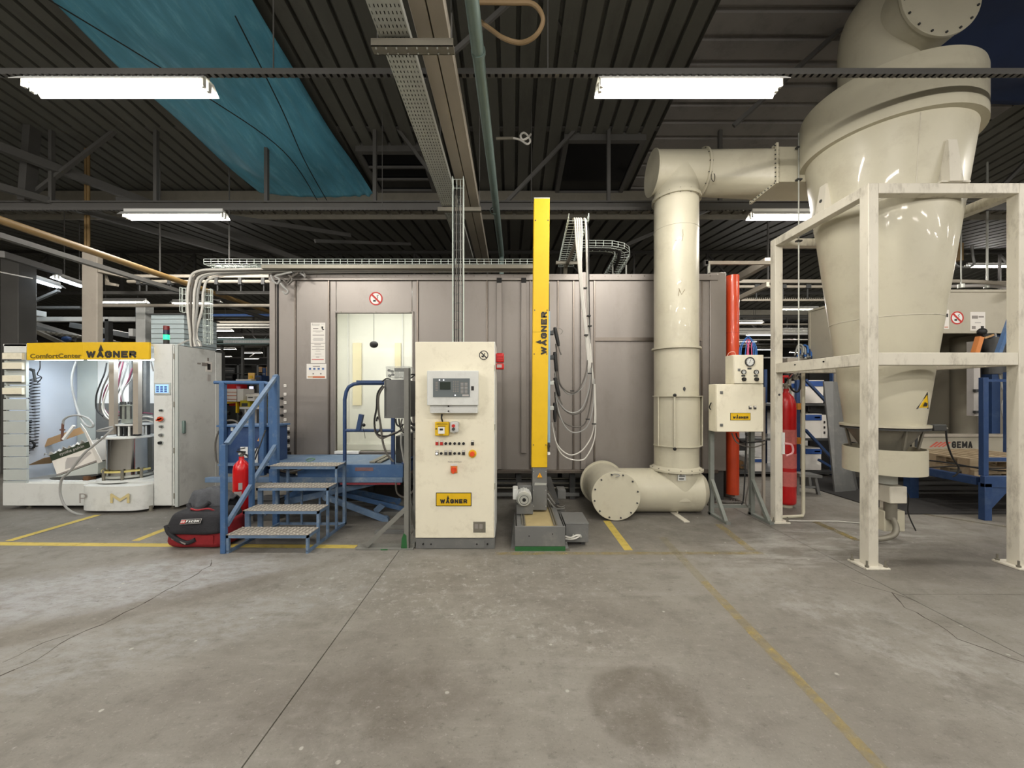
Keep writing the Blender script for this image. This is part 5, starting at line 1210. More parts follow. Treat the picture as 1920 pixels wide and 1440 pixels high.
G().box(px1-.02, px1+.05, sy+.04, sy+.62, 0, .012).box(px1+.04, px1+.046, sy+.04, sy+.62, 0, .05).build('base_angle', ANG, t); G().box(X(690,sy)-.0, px0, sy+.60, sy+.64, 0, .03).build('base_angle', ANG, t)
G().prism([P(752,1028,sy-.002), P(763,1028,sy-.002), P(762,1004,sy-.002), P(757,1000,sy-.002), P(753,1010,sy-.002)], (0,.001,0)).box(X(715,sy), X(728,sy), sy-.022, sy-.02, 0, .012).build('green_paint', GREENP, t)
by = 4.0
t = thing('grey_pneumatic_box', 'grey steel box held by the angle-iron stand in front of the lit opening', 'box', (X(740,by), by, Z(783,by)))
G().box(X(722,by), X(764,by)+.005, by+.02, by+.42, Z(783,by), Z(712.5,by)).build('body', GREYM, t, bevel=.004); G().box(X(720,by), X(758,by), by, by+.018, Z(784,by), Z(711.5,by)).build('door', GREYM, t, bevel=.004)
for k in range(2): G().box(X(723.5,by)-.003, X(723.5,by), by-.002, by, Z(780,by), Z(714,by)).build('door_edge', GREYD, t)
tt_ = thing('transparent_regulator_box', 'clear plastic box with valves standing on the grey steel box', 'regulator', (X(744,by), by+.1, Z(711,by)))
G().box(X(722,by), X(766,by), by+.02, by+.24, Z(709,by)+.005, Z(686,by)).build('cover', PLASTIC, tt_, bevel=.008)
for px, py in ((727,694),(733,696),(728,704),(734,702)): c = P(px,py,by); G().cyl((c[0],by+.06,c[2]),(c[0],by+.03,c[2]),.014,10).build('fitting', BLACK, tt_)
for px in (743, 752): c = P(px,700,by+.08); G().cyl((c[0],by+.1,c[2]-.055),(c[0],by+.1,c[2]+.05),.024,16).build('filter_bowl', PLASTIC, tt_); G().cyl((c[0],by+.1,c[2]+.02),(c[0],by+.1,c[2]+.055),.026,14).build('valve_head', GREYD, tt_)
G().tube(smoothpath([P(716,716,by), P(724,710,by), P(733,711,by)], 4), .006, 6).build('tube', BLACK, tt_)
G().tube(smoothpath([P(762,712,by+.1), P(768,704,by+.1), P(776,702,by+.15), P(779,706,by+.2)], 4), .007, 6).tube(smoothpath([P(764,712,by+.1), P(772,708,by+.1), P(779,701,by+.2)], 4), .006, 6).build('tube', BLACK, tt_)
t = thing('pneumatic_hoses', 'dark hoses hanging in loops below and left of the grey steel box', 'hoses', P(720, 800, 3.95))
for pts, r, m in (([(718,723),(708,738),(706,765),(702,790),(706,812),(722,818),(742,812),(752,806)], .010, BLACK), ([(720,724),(710,742),(710,772),(714,800),(718,830),(726,852),(738,866)], .011, HOSED),
                  ([(706,790),(708,782),(712,790),(713,805),(706,812)], .009, BLACK), ([(703,796),(704,810),(716,822),(738,812),(756,808)], .009, HOSED), ([(742,785),(744,796),(752,800),(756,795)], .009, BLACK),
                  ([(748,785),(750,800),(757,812)], .008, BLACK), ([(754,785),(752,796),(758,808)], .008, HOSED), ([(768,786),(772,795),(780,796)], .012, BLACK), ([(770,800),(776,806),(781,803)], .012, BLACK), ([(753,812),(752,830),(755,850),(758,868)], .010, HOSEG)):
    G().tube(smoothpath([P(a, b_, 3.96) for a, b_ in pts], 6), r, 7).build('hose', m, t)

# ---------------------------------------------------------------- scissor lift platform
t = thing('scissor_lift', 'worn blue scissor lift platform with guard rails standing before the steel booth', 'lift platform', (-2.5, 5.0, 0))
PX0, PX1, PY0, PY1, PZ = X(391,4.75), X(757,4.75), 4.72, 5.52, .70
G().box(PX0+.12, PX1, PY0+.02, PY1, PZ-.02, PZ).build('deck', BLUEW, t)
G().box(X(560,4.75), PX1, PY0, PY0+.03, .545, PZ).build('front_panel', BLUEP, t, bevel=.004); G().box(PX1-.03, PX1, PY0+.03, PY1, .545, PZ+.02).build('side_panel', BLUED, t, bevel=.003)
G().box(PX0, PX1, PY0-.03, PY0+.04, .485, .545).build('bumper_rail', BLUEW, t, bevel=.004); G().box(X(640,4.75), PX1-.03, PY0-.01, PY0+.03, .455, .485).build('red_strip', mat('strip_red_worn', (150,60,70), .6, var=.25, scale=12), t)
G().box(X(666,4.72), X(700,4.72), PY0-.002, PY0, Z(883,4.72), Z(876.5,4.72)).build('scraped_label', mat('scraped_brown', (120,90,90), .7, var=.3, scale=20), t)
G().box(PX1-.45, PX1-.38, PY0+.1, PY1-.15, PZ+.001, PZ+.02).box(PX1-.36, PX1-.30, PY0+.1, PY1-.15, PZ+.001, PZ+.02).build('deck_channel', GALVD, t)
G().box(PX1-.13, PX1-.02, PY0+.12, PY1-.1, PZ, PZ+.34).build('dark_cover', GREYD, t, bevel=.01)
tb = .019
def rail(pts, r=.019, m=BLUED): G().tube(smoothpath(pts, 6), r, 10).build('guard_rail', m, t)
hx = X(647,4.75)
G().tube([(hx, 4.74, .50), (hx, 4.74, 1.50), (hx+.02, 4.74, 1.60), (hx+.05, 4.74, 1.655), (hx+.11, 4.74, 1.69), (hx+.2, 4.74, 1.70), (X(745,4.75), 4.74, 1.70)], .022, 12).build('guard_rail', BLUED, t)
G().cyl((hx, 4.74, Z(807,4.75)), (X(738,4.75), 4.74, Z(807,4.75)), .019, 12).build('mid_rail', BLUED, t); G().box(X(737,4.75)-.02, X(737,4.75)+.02, 4.73, 4.77, .5, 1.70).build('rail_post', BLUED, t)
G().box(X(671,4.75), X(724,4.75), 4.70, 4.78, 1.70, 1.735).build('rail_plate', BLUED, t); G().bar(P(672,807,4.74), P(678,777,4.74), .05, .05).build('latch_plate', BLUED, t)
G().ball(P(682,797,4.70), .022, 10).build('key_fob', BLACK, t); G().tube([P(680,800,4.7), P(683,812,4.7), P(685,822,4.7)], .003, 4).build('key_wire', BLACK, t)
# left end: control cupboard and rails
G().box(X(408,4.8), X(504,4.8), 4.86, 5.2, .56, Z(801,4.8)).build('control_cupboard', BLUED, t, bevel=.006)
G().box(X(402,4.8), X(508,4.8), 4.83, 5.22, Z(801,4.8), Z(798,4.8)).build('cupboard_top', BLUEP, t)
for pa, pb, y0, y1 in ((450,464,838,858),(475,483,841,880),(432,437,800,808)): G().box(X(pa,4.85), X(pb,4.85), 4.855, 4.86, Z(y1,4.85), Z(y0,4.85)).build('label_plate', GREYP, t)
G().prism([P(482,827,4.85),P(494,827,4.85),P(488,816,4.85)],(0,.004,0)).build('warning_label', mat('label_worn_orange', (206,150,90), .6), t)
for px in (417, 492):
    x = X(px,4.8); G().box(x-.03, x+.03, 4.78, 4.84, .55, Z(717,4.8)).build('rail_post', BLUEP, t, bevel=.004)
G().tube(smoothpath([(X(401,4.8),4.81,Z(717,4.8)),(X(480,4.8),4.81,Z(717.5,4.8)),(X(500,4.8),4.81,Z(719,4.8)),(X(505,4.8),4.81,Z(730,4.8)),(X(505,4.8),4.81,Z(800,4.8))],6), .022, 10).build('top_rail', BLUEP, t)
G().tube(smoothpath([P(418,800,4.84),P(421,790,4.84),P(440,789,4.84),P(450,798,4.84)],5), .012, 8).tube(smoothpath([P(410,808,4.8),P(404,830,4.8),P(405,860,4.8),P(408,868,4.8)],5), .010, 8).build('cable', HOSED, t)
G().bar(P(478,862,4.78), P(498,806,4.78), .012, .012).tube(smoothpath([P(483,838,4.77),P(476,858,4.77),P(478,880,4.77)],4), .009,6).build('gas_strut', GREYD, t)
# scissors
def arm(p, q, w=.07, m=BLUEW):
    G().bar(p, q, .035, w).build('scissor_arm', m, t, bevel=.004)
    for e in (p, q): G().cyl((e[0], e[1]-.025, e[2]), (e[0], e[1]+.03, e[2]), w*.55, 14).build('pivot', m, t)
arm((X(612,4.8), 4.80, Z(932,4.8)), (X(722,4.72), 4.74, Z(976,4.7)), .075); arm((X(536,4.8), 4.86, Z(943,4.8)), (X(705,4.8), 4.86, Z(905,4.8)), .075)
arm((X(540,5.0), 5.0, .44), (X(760,5.0), 5.05, .05), .06, BLUEP); arm((-3.4, 5.35, .06), (-1.7, 5.35, .46), .07, BLUEP); arm((-3.3, 5.4, .45), (-1.6, 5.4, .06), .07, BLUEP); arm((-3.3, 4.95, .06), (X(590,5.0), 4.95, .40), .06, BLUEP)
G().cyl((X(612,4.8), 4.8, Z(932,4.8)), (X(612,4.8), 5.4, Z(932,4.8)), .02, 10).build('cross_shaft', GALVD, t); G().box(-3.55, -1.4, 5.38, 5.46, 0, .05).box(-3.55, -1.4, 4.95, 5.02, 0, .05).build('base_rail', GREYM, t)
G().prism([P(700,955,4.9), P(712,944,4.9), P(722,950,4.9), P(706,965,4.9)], (0,.03,0)).build('arm_gusset', BLUEW, t)
G().box(X(702,4.3), X(757,4.3), 4.3, 4.36, .0, .03).build('loose_rail', GREYM, t)
G().tube(smoothpath([P(520,878,4.7),P(540,884,4.7),P(560,882,4.7),P(572,877,4.7)],5), .010, 6).tube(smoothpath([P(742,905,4.6),P(745,925,4.6),P(760,932,4.6),P(775,920,4.6),P(777,905,4.6)],6), .011, 6).build('loose_cable', HOSED, t)
t = tag(G().tube(smoothpath([P(574,863,4.55),P(580,860,4.52),P(590,860,4.5),P(586,863,4.5),P(576,865,4.5)],5), .008, 6).build('green_cable_coil', mat('cable_green', (90,120,104), .5), origin=P(580,863,4.5)), 'short grey-green cable piece lying on the top stair tread', 'cable')

# ---------------------------------------------------------------- blue steps
t = thing('platform_steps', 'dusty blue steel steps with four worn tread plates and a sloping handrail', 'steps', (-2.42, 4.18, 0))
SX0, SX1, SY0, SY1 = X(424,3.77), X(578,3.77), 3.77, 4.60
yy = [3.77, 3.975, 4.18, 4.39]; zz = [.185, .36, .55, .745]
for i in range(4):
    y, z = yy[i], zz[i]; xe = SX0 + (.0 if i == 0 else .02)
    fr_ = G().box(xe, SX1, y, y+.02, z-.035, z-.004).box(xe, SX1, y+.20, y+.22, z-.035, z-.004).box(xe, xe+.02, y, y+.22, z-.035, z-.004).box(SX1-.02, SX1, y, y+.22, z-.035, z-.004).build('tread_frame', BLUEW, t)
    tr = G().box(xe, SX1, y-.005, y+.225, z-.004, z).build('tread_plate', CHECKER, t)
    g = G()
    nxx = 17
    for a in range(nxx):
        for b_ in range(7):
            cx_, cyb = xe+.02+(SX1-xe-.04)*a/(nxx-1), y+.012+b_*.033; s = 1 if (a+b_) % 2 else -1
            g.bar((cx_-.015, cyb-.010*s, z+.001), (cx_+.015, cyb+.010*s, z+.001), .009, .003)
    tag(g.build('tread_pattern', TREADHI, tr), kind='stuff')
    for x in (xe+.012, SX1-.012):
        if x > SX0+.5 or i in (0,): G().box(x-.0125, x+.0125, y, y+.025, .02, z-.03).build('leg', BLUEW, t)
        else: G().box(x-.0125+.1, x+.0125+.1, y+.18, y+.205, .02 if i == 3 else .25, z-.03).build('leg', BLUEW, t)
G().box(SX1-.025, SX1, SY0, SY1+.04, 0, .025).build('floor_rail', BLUEW, t); G().box(SX0, SX0+.025, SY0, SY1+.04, 0, .025).build('floor_rail', BLUEW, t)
G().box(SX0+.025, SX1-.025, SY1, SY1+.025, .0, .025).build('floor_rail', BLUEW, t)
G().box(SX1-.03, SX1, SY1, SY1+.04, 0, .76).build('leg', BLUEW, t)
for x_, y_, a, b_ in ((SX0+.30, 4.55, .02, .5), (SX0+.5, 4.58, .02, .33)): G().box(x_, x_+.02, y_, y_+.02, a, b_).build('leg', BLUEW, t)
RX = -2.83
G().box(RX-.03, RX+.02, 3.76, 3.80, 0, Z(834,3.77)).build('rail_post', BLUEP, t, bevel=.003)
G().box(RX-.02, RX+.025, 4.15, 4.19, .25, 1.40).build('rail_post', BLUEP, t, bevel=.003)
G().box(RX-.03, RX+.03, 4.58, 4.63, 0, Z(704,4.6)).build('rail_post', BLUEP, t, bevel=.003); G().box(RX-.12, RX-.06, 4.66, 4.70, .5, Z(716,4.68)).build('rail_post', BLUEP, t, bevel=.003)
G().bar((RX+.03, 3.775, Z(832,3.775)), (RX, 4.62, Z(704,4.6)), .045, .035).build('handrail', BLUEW, t)
G().bar((RX, 3.80, Z(986,3.8)), (RX, 4.60, Z(834,4.6)), .04, .035).build('side_stringer', BLUEW, t)
for i, (y, z) in enumerate(zip(yy, zz)): G().box(SX0-.03, SX0+.02, y+.1, y+.125, 0.02, z-.03).build('leg', BLUEW, t) if i in (1, 2) else None

# ---------------------------------------------------------------- red fire extinguisher
ex, ey = X(453,4.60), 4.60
t = thing('fire_extinguisher', 'red fire extinguisher with black valve standing behind the steps handrail', 'fire extinguisher', (ex, ey, 0))
G().lathe(ex, ey, [(.07,.06),(.088,.07),(.090,.10),(.090,.66),(.08,.72),(.045,.765),(.028,.78),(.028,.82)], 32).build('cylinder', RED, t, angle=60)
G().lathe(ex, ey, [(.075,0),(.082,0),(.082,.07),(.075,.07)], 28, caps=False).build('foot_ring', INKR, t)
G().cyl((ex,ey,.82),(ex,ey,.86),.022,14).build('valve', GALVD, t); G().bar((ex-.05,ey,.88),(ex+.04,ey,.87),.03,.018).bar((ex-.04,ey,.905),(ex+.035,ey,.92),.025,.012).build('lever', BLACK, t)
G().cyl((ex,ey-.02,.855),(ex,ey-.04,.855),.014,12).build('gauge', GALV, t)
G().tube(smoothpath([(ex+.03,ey,.85),(ex+.09,ey,.80),(ex+.11,ey,.6),(ex+.10,ey,.3),(ex+.11,ey-.02,.12)], 6), .012, 8).build('hose', BLACK, t)
lbl = G().lathe(ex, ey, [(.0905,.28),(.0910,.28),(.0910,.42),(.0905,.42)], 12, caps=False, a0=math.radians(-110), a1=math.radians(-55)); lbl.build('label', INKL, t)
G().lathe(ex, ey, [(.0905,.44),(.0908,.44),(.0908,.52),(.0905,.52)], 8, caps=False, a0=math.radians(-75), a1=math.radians(-50)).build('worn_patch', INKL, t)
G().lathe(ex, ey, [(.0905,.50),(.0908,.50),(.0908,.58),(.0905,.58)], 8, caps=False, a0=math.radians(-150), a1=math.radians(-140)).build('worn_patch', INKL, t)

# ---------------------------------------------------------------- tool bag and jacket
def cushion(cx_, cyb, cz, sx, sy, sz, seed=0, pw=4.0, n=32, lump=.03, top=None):
    """soft superellipsoid lump"""
    r_ = random.Random(seed); ph = [r_.uniform(0, 6.28) for _ in range(8)]
    g = G(); m = n//2; vs = []
    for j in range(m+1):
        t_ = math.pi*j/m
        for i in range(n):
            a = 2*math.pi*i/n
            def se(v, e): return math.copysign(abs(v)**e, v)
            x = se(math.cos(a), 2/pw)*se(math.sin(t_), 2/pw); y = se(math.sin(a), 2/pw)*se(math.sin(t_), 2/pw); z = se(math.cos(t_), 2/pw)
            k = 1 + lump*(math.sin(5*x+ph[0]+3*z)+math.sin(4*y+ph[1]-5*z)+.7*math.sin(9*x+ph[2])*math.cos(7*z+ph[3]))
            vx, vy, vz = x*sx*k, y*sy*k, z*sz*(1+lump*math.sin(6*x+ph[4])*1.5)
            if top: vx *= 1+top*(-z) * .5; vy *= 1+top*(-z)*.5
            vs.append((cx_+vx, cyb+vy, cz+vz))
    fs = [(j*n+i, (j+1)*n+i, (j+1)*n+(i+1) % n, j*n+(i+1) % n) for j in range(m) for i in range(n)]
    return g.add(vs, fs)
bx0, bx1 = X(309,3.88), X(420,3.88); bc = (bx0+bx1)/2
t = thing('tool_bag', 'red and black fabric tool bag with white lettering on its flap, beside the blue steps', 'bag', (bc, 4.05, 0))
cushion(bc, 4.06, .15, .300, .185, .15, 3, 6.0, 40, .012, .08).build('body', REDF, t, angle=70)
cushion(bc-.005, 4.05, .255, .285, .20, .115, 8, 5.0, 40, .012, .22).build('flap', BLACKF, t, angle=70)
G().tube(smoothpath([(bc-.10,3.98,.36),(bc-.09,3.95,.385),(bc-.02,3.94,.375),(bc+.09,3.94,.39),(bc+.13,3.97,.36)],6), .009, 8).build('grip', mat('piping_red', (150,40,46), .7), t)
G().tube(smoothpath([(bc-.28,3.875,.24),(bc-.24,3.862,.17),(bc-.15,3.862,.10),(bc-.06,3.865,.07),(bc+.02,3.868,.10)],8), .022, 8).build('strap', BLACKF, t)
G().bar((bc-.20,3.845,.12),(bc-.06,3.845,.065),.004,.014).build('strap_stripe', INKG, t)
G().tube(smoothpath([(bc-.27,3.868,.235),(bc-.1,3.858,.215),(bc+.1,3.858,.225),(bc+.2,3.865,.23)],6), .008, 6).build('zip', INK, t)
G().box(bc+.03, bc+.20, 3.866, 3.87, .05, .14).build('side_pocket', REDF, t)
# lettering patch on the slanting flap
u = Vector((1, 0, .06)).normalized(); fn = Vector((0, -.80, .60)).normalized(); v = fn.cross(u)*-1 if fn.cross(u).z < 0 else fn.cross(u)
lo_ = Vector((bc-.105, 3.838, .262)) 
v = Vector((0, .42, .90)).normalized()
def q4(o, a, b_, w_, h_): return [o, o+a*w_, o+a*w_+b_*h_, o+b_*h_]
n_ = u.cross(v)
lo_ = lo_ + n_*0.006
G().prism(q4(lo_, u, v, .205, .046), n_*.004).build('patch', INKL, t); G().prism(q4(lo_+n_*.0045+u*.004+v*.004, u, v, .197, .038), n_*.002).build('patch_field', INK, t)
G().prism(q4(lo_+n_*.007+u*.006+v*.006, u, v, .045, .034), n_*.001).build('patch_red', INKR, t)
strokes('CO', lo_+n_*.0085+u*.010+v*.012, u, v, .036, .021, WHITE, t, .2); strokes('FACOM', lo_+n_*.0075+u*.060+v*.011, u, v, .130, .023, WHITE, t, .22, .35)
jx, jy_ = X(402,4.22), 4.24
t = thing('jacket', 'crumpled charcoal and black jacket heaped behind the tool bag', 'jacket', (jx, jy_, .0))
cushion(jx, jy_+.05, .22, .19, .12, .22, 11, 4.0, 36, .02).build('hanging_body', BLACKF, t, angle=80)
g = G(); n = 40; vs = []
for j in range(21):
    for i in range(n+1):
        u_ = i/n*2-1; v_ = j/20*2-1
        x = jx-.03+u_*.23; y = jy_-.02+v_*.15
        z = .525-.10*abs(u_)**2.4-.12*abs(v_)**3 + .010*math.sin(5*u_+3*v_)+.007*math.sin(11*u_-7*v_)+.004*math.sin(23*u_+11*v_)
        if v_ < -.35: z -= (-.35-v_)*.42*(1+.25*math.sin(8*u_)); y += .05*math.sin(9*u_+1)*(-.35-v_)
        if u_ < -.7: z -= (-.7-u_)*.45
        vs.append((x, y, z))
g.add(vs, [(j*(n+1)+i, j*(n+1)+i+1, (j+1)*(n+1)+i+1, (j+1)*(n+1)+i) for j in range(20) for i in range(n)])
g.build('shoulder_cloth', CHAR, t, solid=-.015, angle=80)
G().tube(smoothpath([(jx-.16,jy_-.17,.40),(jx-.10,jy_-.20,.35),(jx+.0,jy_-.20,.36),(jx+.08,jy_-.19,.42)],6), .022, 8).build('collar_edge', BLACKF, t)
t = thing('red_cloth', 'crumpled red cloth on the floor behind the left leg of the steps', 'cloth', (X(447,4.1), 4.25, 0))
cushion(X(446,4.25), 4.28, .06, .05, .06, .08, 21, 2.6, 28, .07).build('cloth', REDF, t, angle=80)
t = thing('grey_carton', 'low grey box on the floor beneath the steps', 'box', (X(470,4.5), 4.5, 0))
G().box(X(447,4.5), X(492,4.5), 4.75, 5.0, 0, .24).build('body', GREYM, t, bevel=.004); G().box(X(447,4.5)-.004, X(492,4.5)+.004, 4.746, 5.004, .24, .255).build('lid', GREYD, t)
# ---------------------------------------------------------------- powder centre booth at the left
qy, qb = 5.2, 6.08
def qx(px, d=qy): return X(px, d)
t = thing('powder_booth', 'grey powder supply booth with yellow header and lit interior at the left', 'booth', (-5.7, qy, 0))
top, base = Z(645,qy), .06
# left cabinet column made of slats
G().box(qx(6), qx(6)+.03, qy+.03, qb, base, top).build('left_body', GREYP, t)
zz_ = top
ys = [643, 661, 748, 772, 791, 814, 836, 857, 880, 900]
for a, b_ in zip([748,770,790,814,837,857,880,902,925], [769,789,813,836,856,879,901,924,948]): G().box(qx(6), qx(49.5), qy, qy+.03, Z(b_,qy)+.002, Z(a,qy)-.002).build('slat', GREYS, t, bevel=.002)
G().box(qx(7), qx(49.5), qy, qy+.03, Z(661,qy), top).build('slat', GREYP, t, bevel=.002)
for a, b_ in ((662,675),(676,697),(697,722),(723,746)):
    d_ = G().box(qx(8), qx(49), qy, qy+.03, Z(b_,qy)+.003, Z(a,qy)).build('slat', GREYS, t)
for a in (662, 680, 704, 727):
    G().box(qx(10), qx(47), qy-.035, qy, Z(a+13,qy), Z(a,qy)).build('label_holder', CABINET, t, bevel=.004)
    G().box(qx(11), qx(46.5), qy-.038, qy-.034, Z(a+13.5,qy), Z(a+12,qy)).build('holder_clip', GREYD, t)
# header
def hd(px0, px1, d0, d1, m, nm, z0=Z(675,qy), z1=Z(643,qy), th=.03):
    a = (qx(px0), d0); c = (qx(px1), d1)
    return G().prism([(a[0],a[1],z0),(c[0],c[1],z0),(c[0],c[1],z1),(a[0],a[1],z1)], (0, th, 0)).build(nm, m, t, bevel=.003)
hd(50, 168, qy-.0, qy-.07, YELLOW, 'header_panel'); hd(168, 288.5, qy-.07, qy-.07, YELLOW, 'header_panel')
G().box(qx(6), qx(288), qy, qb, top-.03, top).build('roof_panel', GREYP, t)
u1 = Vector((qx(168)-qx(50), -.07, 0)).normalized()
text('ComfortCenter', (qx(57.5), qy-.005, Z(672,qy)), u1, (0,0,1), (qx(164)-qx(57.5))*1.0, Z(663.5,qy)-Z(672,qy), OLIVE, t, bold=.02)
wagner((qx(173), qy-.072, Z(671.5,qy)), (1,0,0), (0,0,1), qx(265)-qx(173), Z(659,qy)-Z(671.5,qy), t)
# base plinth with the bulge
G().box(qx(5), qx(333), qy+.02, qb, .05, Z(904,qy)).build('base_body', GREYP, t)
G().box(qx(6), qx(166), qy-.005, qy+.02, .06, Z(906,qy)).build('base_front', GREYP, t, bevel=.003)
ctr = qx(228); hw = (qx(287)-qx(167))/2
g = G(); pts = [(ctr-hw, qy)]
for k in range(25):
    a = math.radians(180+ k*180/24); pts.append((ctr+hw*math.copysign(abs(math.cos(a))**.55, math.cos(a)), qy+.17*math.copysign(abs(math.sin(a))**.75, math.sin(a))))
pts.append((ctr+hw, qy))
g.prism([(x, y, .035) for x, y in pts], (0, 0, Z(908,qy)-.035+.01)); g.build('base_bulge', GREYP, t)
text('P', (qx(174.5), qy-.162, Z(943,5.04)), (1,0,0), (0,0,1), .095, .125, INKG, t, bold=-.01)
GOLD = mat('faded_gold', (206,190,136), .6, var=.1)
strokes('M', P(207,943.5,5.022), (1,0,0), (0,0,1), .25, .125, GOLD, t, .26)
for px, d in ((57,5.3),(283,5.15),(325,5.3)): G().cyl((X(px,d),d,0),(X(px,d),d,.07),.02,10).cyl((X(px,d),d,0),(X(px,d),d,.012),.035,12).build('levelling_foot', GALVD, t)
# interior
ib = qb-.02
G().box(qx(6), qx(288), ib, ib+.02, Z(904,qy), top-.03).build('inner_back', CCIN, t)
G().box(qx(6)+.03, qx(6)+.045, qy+.03, ib, .30, top-.03).build('inner_side', CCIN, t)
G().box(qx(288), qx(290), qy+.02, ib, .30, top-.03).build('inner_side', CCIN, t)
CCP = mat('inner_grey_green', (186,192,186), .5, var=.05)
G().box(X(146,ib-.03), X(183,ib-.03), ib-.04, ib, .37, top-.03).build('inner_pillar', CCP, t)
G().box(X(183,ib-.03), qx(288), ib-.03, ib, Z(756,ib), top-.03).build('inner_upper_panel', WHITE, t)
G().box(X(182,ib-.03), qx(288), ib-.05, ib, .37, Z(756,ib)).build('inner_lower_panel', GREYM, t)
G().box(qx(6)+.045, X(146,ib), ib-.03, ib, .37, Z(848,ib)).build('inner_lower_panel', GREYM, t)
# internal lamps behind the header
LED = mat('header_lamp_lit', (255,255,255), .3, var=0, emit=(225,240,255), estr=6)
for a, b_ in ((52,150),(152,212),(214,286)):
    G().cyl((qx(a)+.03, qy+.06, Z(673,qy)-.005), (qx(b_)-.03, qy+.06, Z(673,qy)-.005), .012, 8).build('inner_tube', LED, t)
ld = bpy.data.lights.new('header_light', 'AREA'); ld.shape = 'RECTANGLE'; ld.size = 1.65; ld.size_y = .08; ld.energy = 13; ld.color = (.82, .91, 1)
lo = bpy.data.objects.new('header_light', ld); COL.objects.link(lo); lo.parent = t; lo.location = ((qx(50)+qx(288))/2+5.7, .12, Z(672,qy)); lo.rotation_euler = (math.radians(22), 0, 0)
# control column right
G().box(qx(288.5), qx(322), qy, qb, base, top).build('control_column', GREYP, t, bevel=.004)
G().box(qx(322), qx(331), qy+.03, qb, base, top-.01).build('hinge_recess', GREYD, t)
G().box(qx(324), qx(326), qy+.004, qy+.03, base+.02, top-.02).build('hinge_profile', GREYP, t); G().box(qx(328), qx(333.5), qy+.0, qy+.025, base-.02, top-.01).build('door_edge', GREYS, t)
for py in (668, 758, 845, 930): G().cyl((qx(326.5), qy+.01, Z(py+5,qy)), (qx(326.5), qy+.01, Z(py-5,qy)), .014, 8).build('hinge', GALVD, t)
xs_ = qx(333.5)
G().box(qx(331), xs_, qy+.025, 5.86, base-.02, top-.02).build('side_door', GREYP, t, bevel=.004)
G().box(xs_-.1, xs_+.004, 5.86, 5.98, base, top-.04).build('rear_post', GREYP, t, bevel=.003)
G().box(xs_, xs_+.03, 5.26, 5.30, Z(813,5.25), Z(789,5.25)).build('door_handle', PIPEG, t, bevel=.008)
for y0_, y1_, za_, zb_, m in ((5.60,5.72,1.98,2.03,INKG),(5.70,5.76,1.93,2.02,INK),(5.70,5.76,1.76,1.86,INKL),(5.70,5.73,2.06,2.11,INKG),(5.52,5.58,2.0,2.02,INKG)): G().box(xs_, xs_+.003, y0_, y1_, za_, zb_).build('door_label', m, t)
G().box(xs_-.02, xs_+.0025, 5.675, 5.79, 1.90, 2.05).build('door_label', PAPER, t)
# touch screen and knobs
G().box(qx(290), qx(321), qy-.012, qy, Z(740,qy), Z(717.5,qy)).build('screen_bezel', GREYS, t, bevel=.004); sc = G().box(qx(293), qx(317.5), qy-.015, qy-.012, Z(736.5,qy), Z(721,qy)).build('touch_screen', LCDB, t)
for i in range(3):
    for j in range(3): G().box(qx(295+i*7.5), qx(300+i*7.5), qy-.017, qy-.015, Z(727+j*4,qy), Z(724+j*4,qy)).build('screen_key', INKB, sc)
for px, py, m, r in ((304.5,769.5,GREYD,.02),(303.5,785.5,ORANGE,.045),(304.5,799.5,GREYM,.022),(304,815.5,GREYM,.026),(303,830,BLACK,.028)):
    G().cyl((qx(px),qy,Z(py,qy)),(qx(px),qy-.012,Z(py,qy)),r*1.0,18).build('knob_ring', GREYS, t); G().cyl((qx(px),qy-.012,Z(py,qy)),(qx(px),qy-.04,Z(py,qy)),r*.72,16).build('knob', m, t)
G().bar((qx(297),qy-.03,Z(788,qy)),(qx(309),qy-.03,Z(784,qy)),.02,.02).build('switch_lever', ORANGE, t)
# beacon
bx_ = X(312,5.5); t2 = thing('signal_beacon', 'small stack light with red top and lit green bottom above the powder booth', 'beacon', (bx_, 5.5, top))
G().cyl((bx_,5.5,top),(bx_,5.5,Z(637,5.5)),.035,14).build('foot', INK, t2); G().cyl((bx_,5.5,Z(637,5.5)),(bx_,5.5,Z(628,5.5)),.035,18).build('green_lens', LITG, t2)
G().cyl((bx_,5.5,Z(628,5.5)),(bx_,5.5,Z(619,5.5)),.035,18).build('blue_lens', mat('lens_blue_dark', (26,30,60), .3), t2); G().cyl((bx_,5.5,Z(619,5.5)),(bx_,5.5,Z(611,5.5)),.035,18).build('red_lens', mat('lens_red_dark', (110,26,24), .3), t2)
# contents ---- coiled black air hose
t2 = thing('coiled_air_hose', 'black coiled air hose with a blow gun hanging at the left in the lit booth', 'hose', P(62, 700, 5.45))
g = G(); pts = []
for k in range(620):
    s = k/620; z = 1.80-1.02*s; r_ = .05+.03*s; th_ = s*2*math.pi*23
    cx_ = X(66,5.45)+(-.06*s-.07*max(0,s-.75)); pts.append((cx_+r_*math.cos(th_), 5.45+r_*math.sin(th_)*.8, z+.01*math.sin(th_)))
g.tube(pts, .006, 5, False)
pts = []
for k in range(380):
    s = k/380; th_ = s*2*math.pi*15; cx_ = X(60,5.45)-.05*s; pts.append((cx_+(.04+.02*s)*math.cos(th_)-.02, 5.42+.03*math.sin(th_), 1.2-.50*s))
g.tube(pts, .006, 5, False); g.build('coil', BLACK, t2)
G().tube(smoothpath([P(75,674,5.4),P(75,690,5.4),P(70,702,5.45),P(78,708,5.45),P(70,718,5.45)],5), .006, 6).build('coil_tail', BLACK, t2)
G().bar(P(56,692,5.4),P(64,696,5.4),.02,.03).bar(P(62,692,5.4),P(66,714,5.4),.02,.022).build('blow_gun', GREYD, t2); G().ring(P(56,835,5.4),(P(56,835,5.4)[0],5.42,P(56,835,5.4)[2]),.06,.045,20).build('coil_end', BLACK, t2)
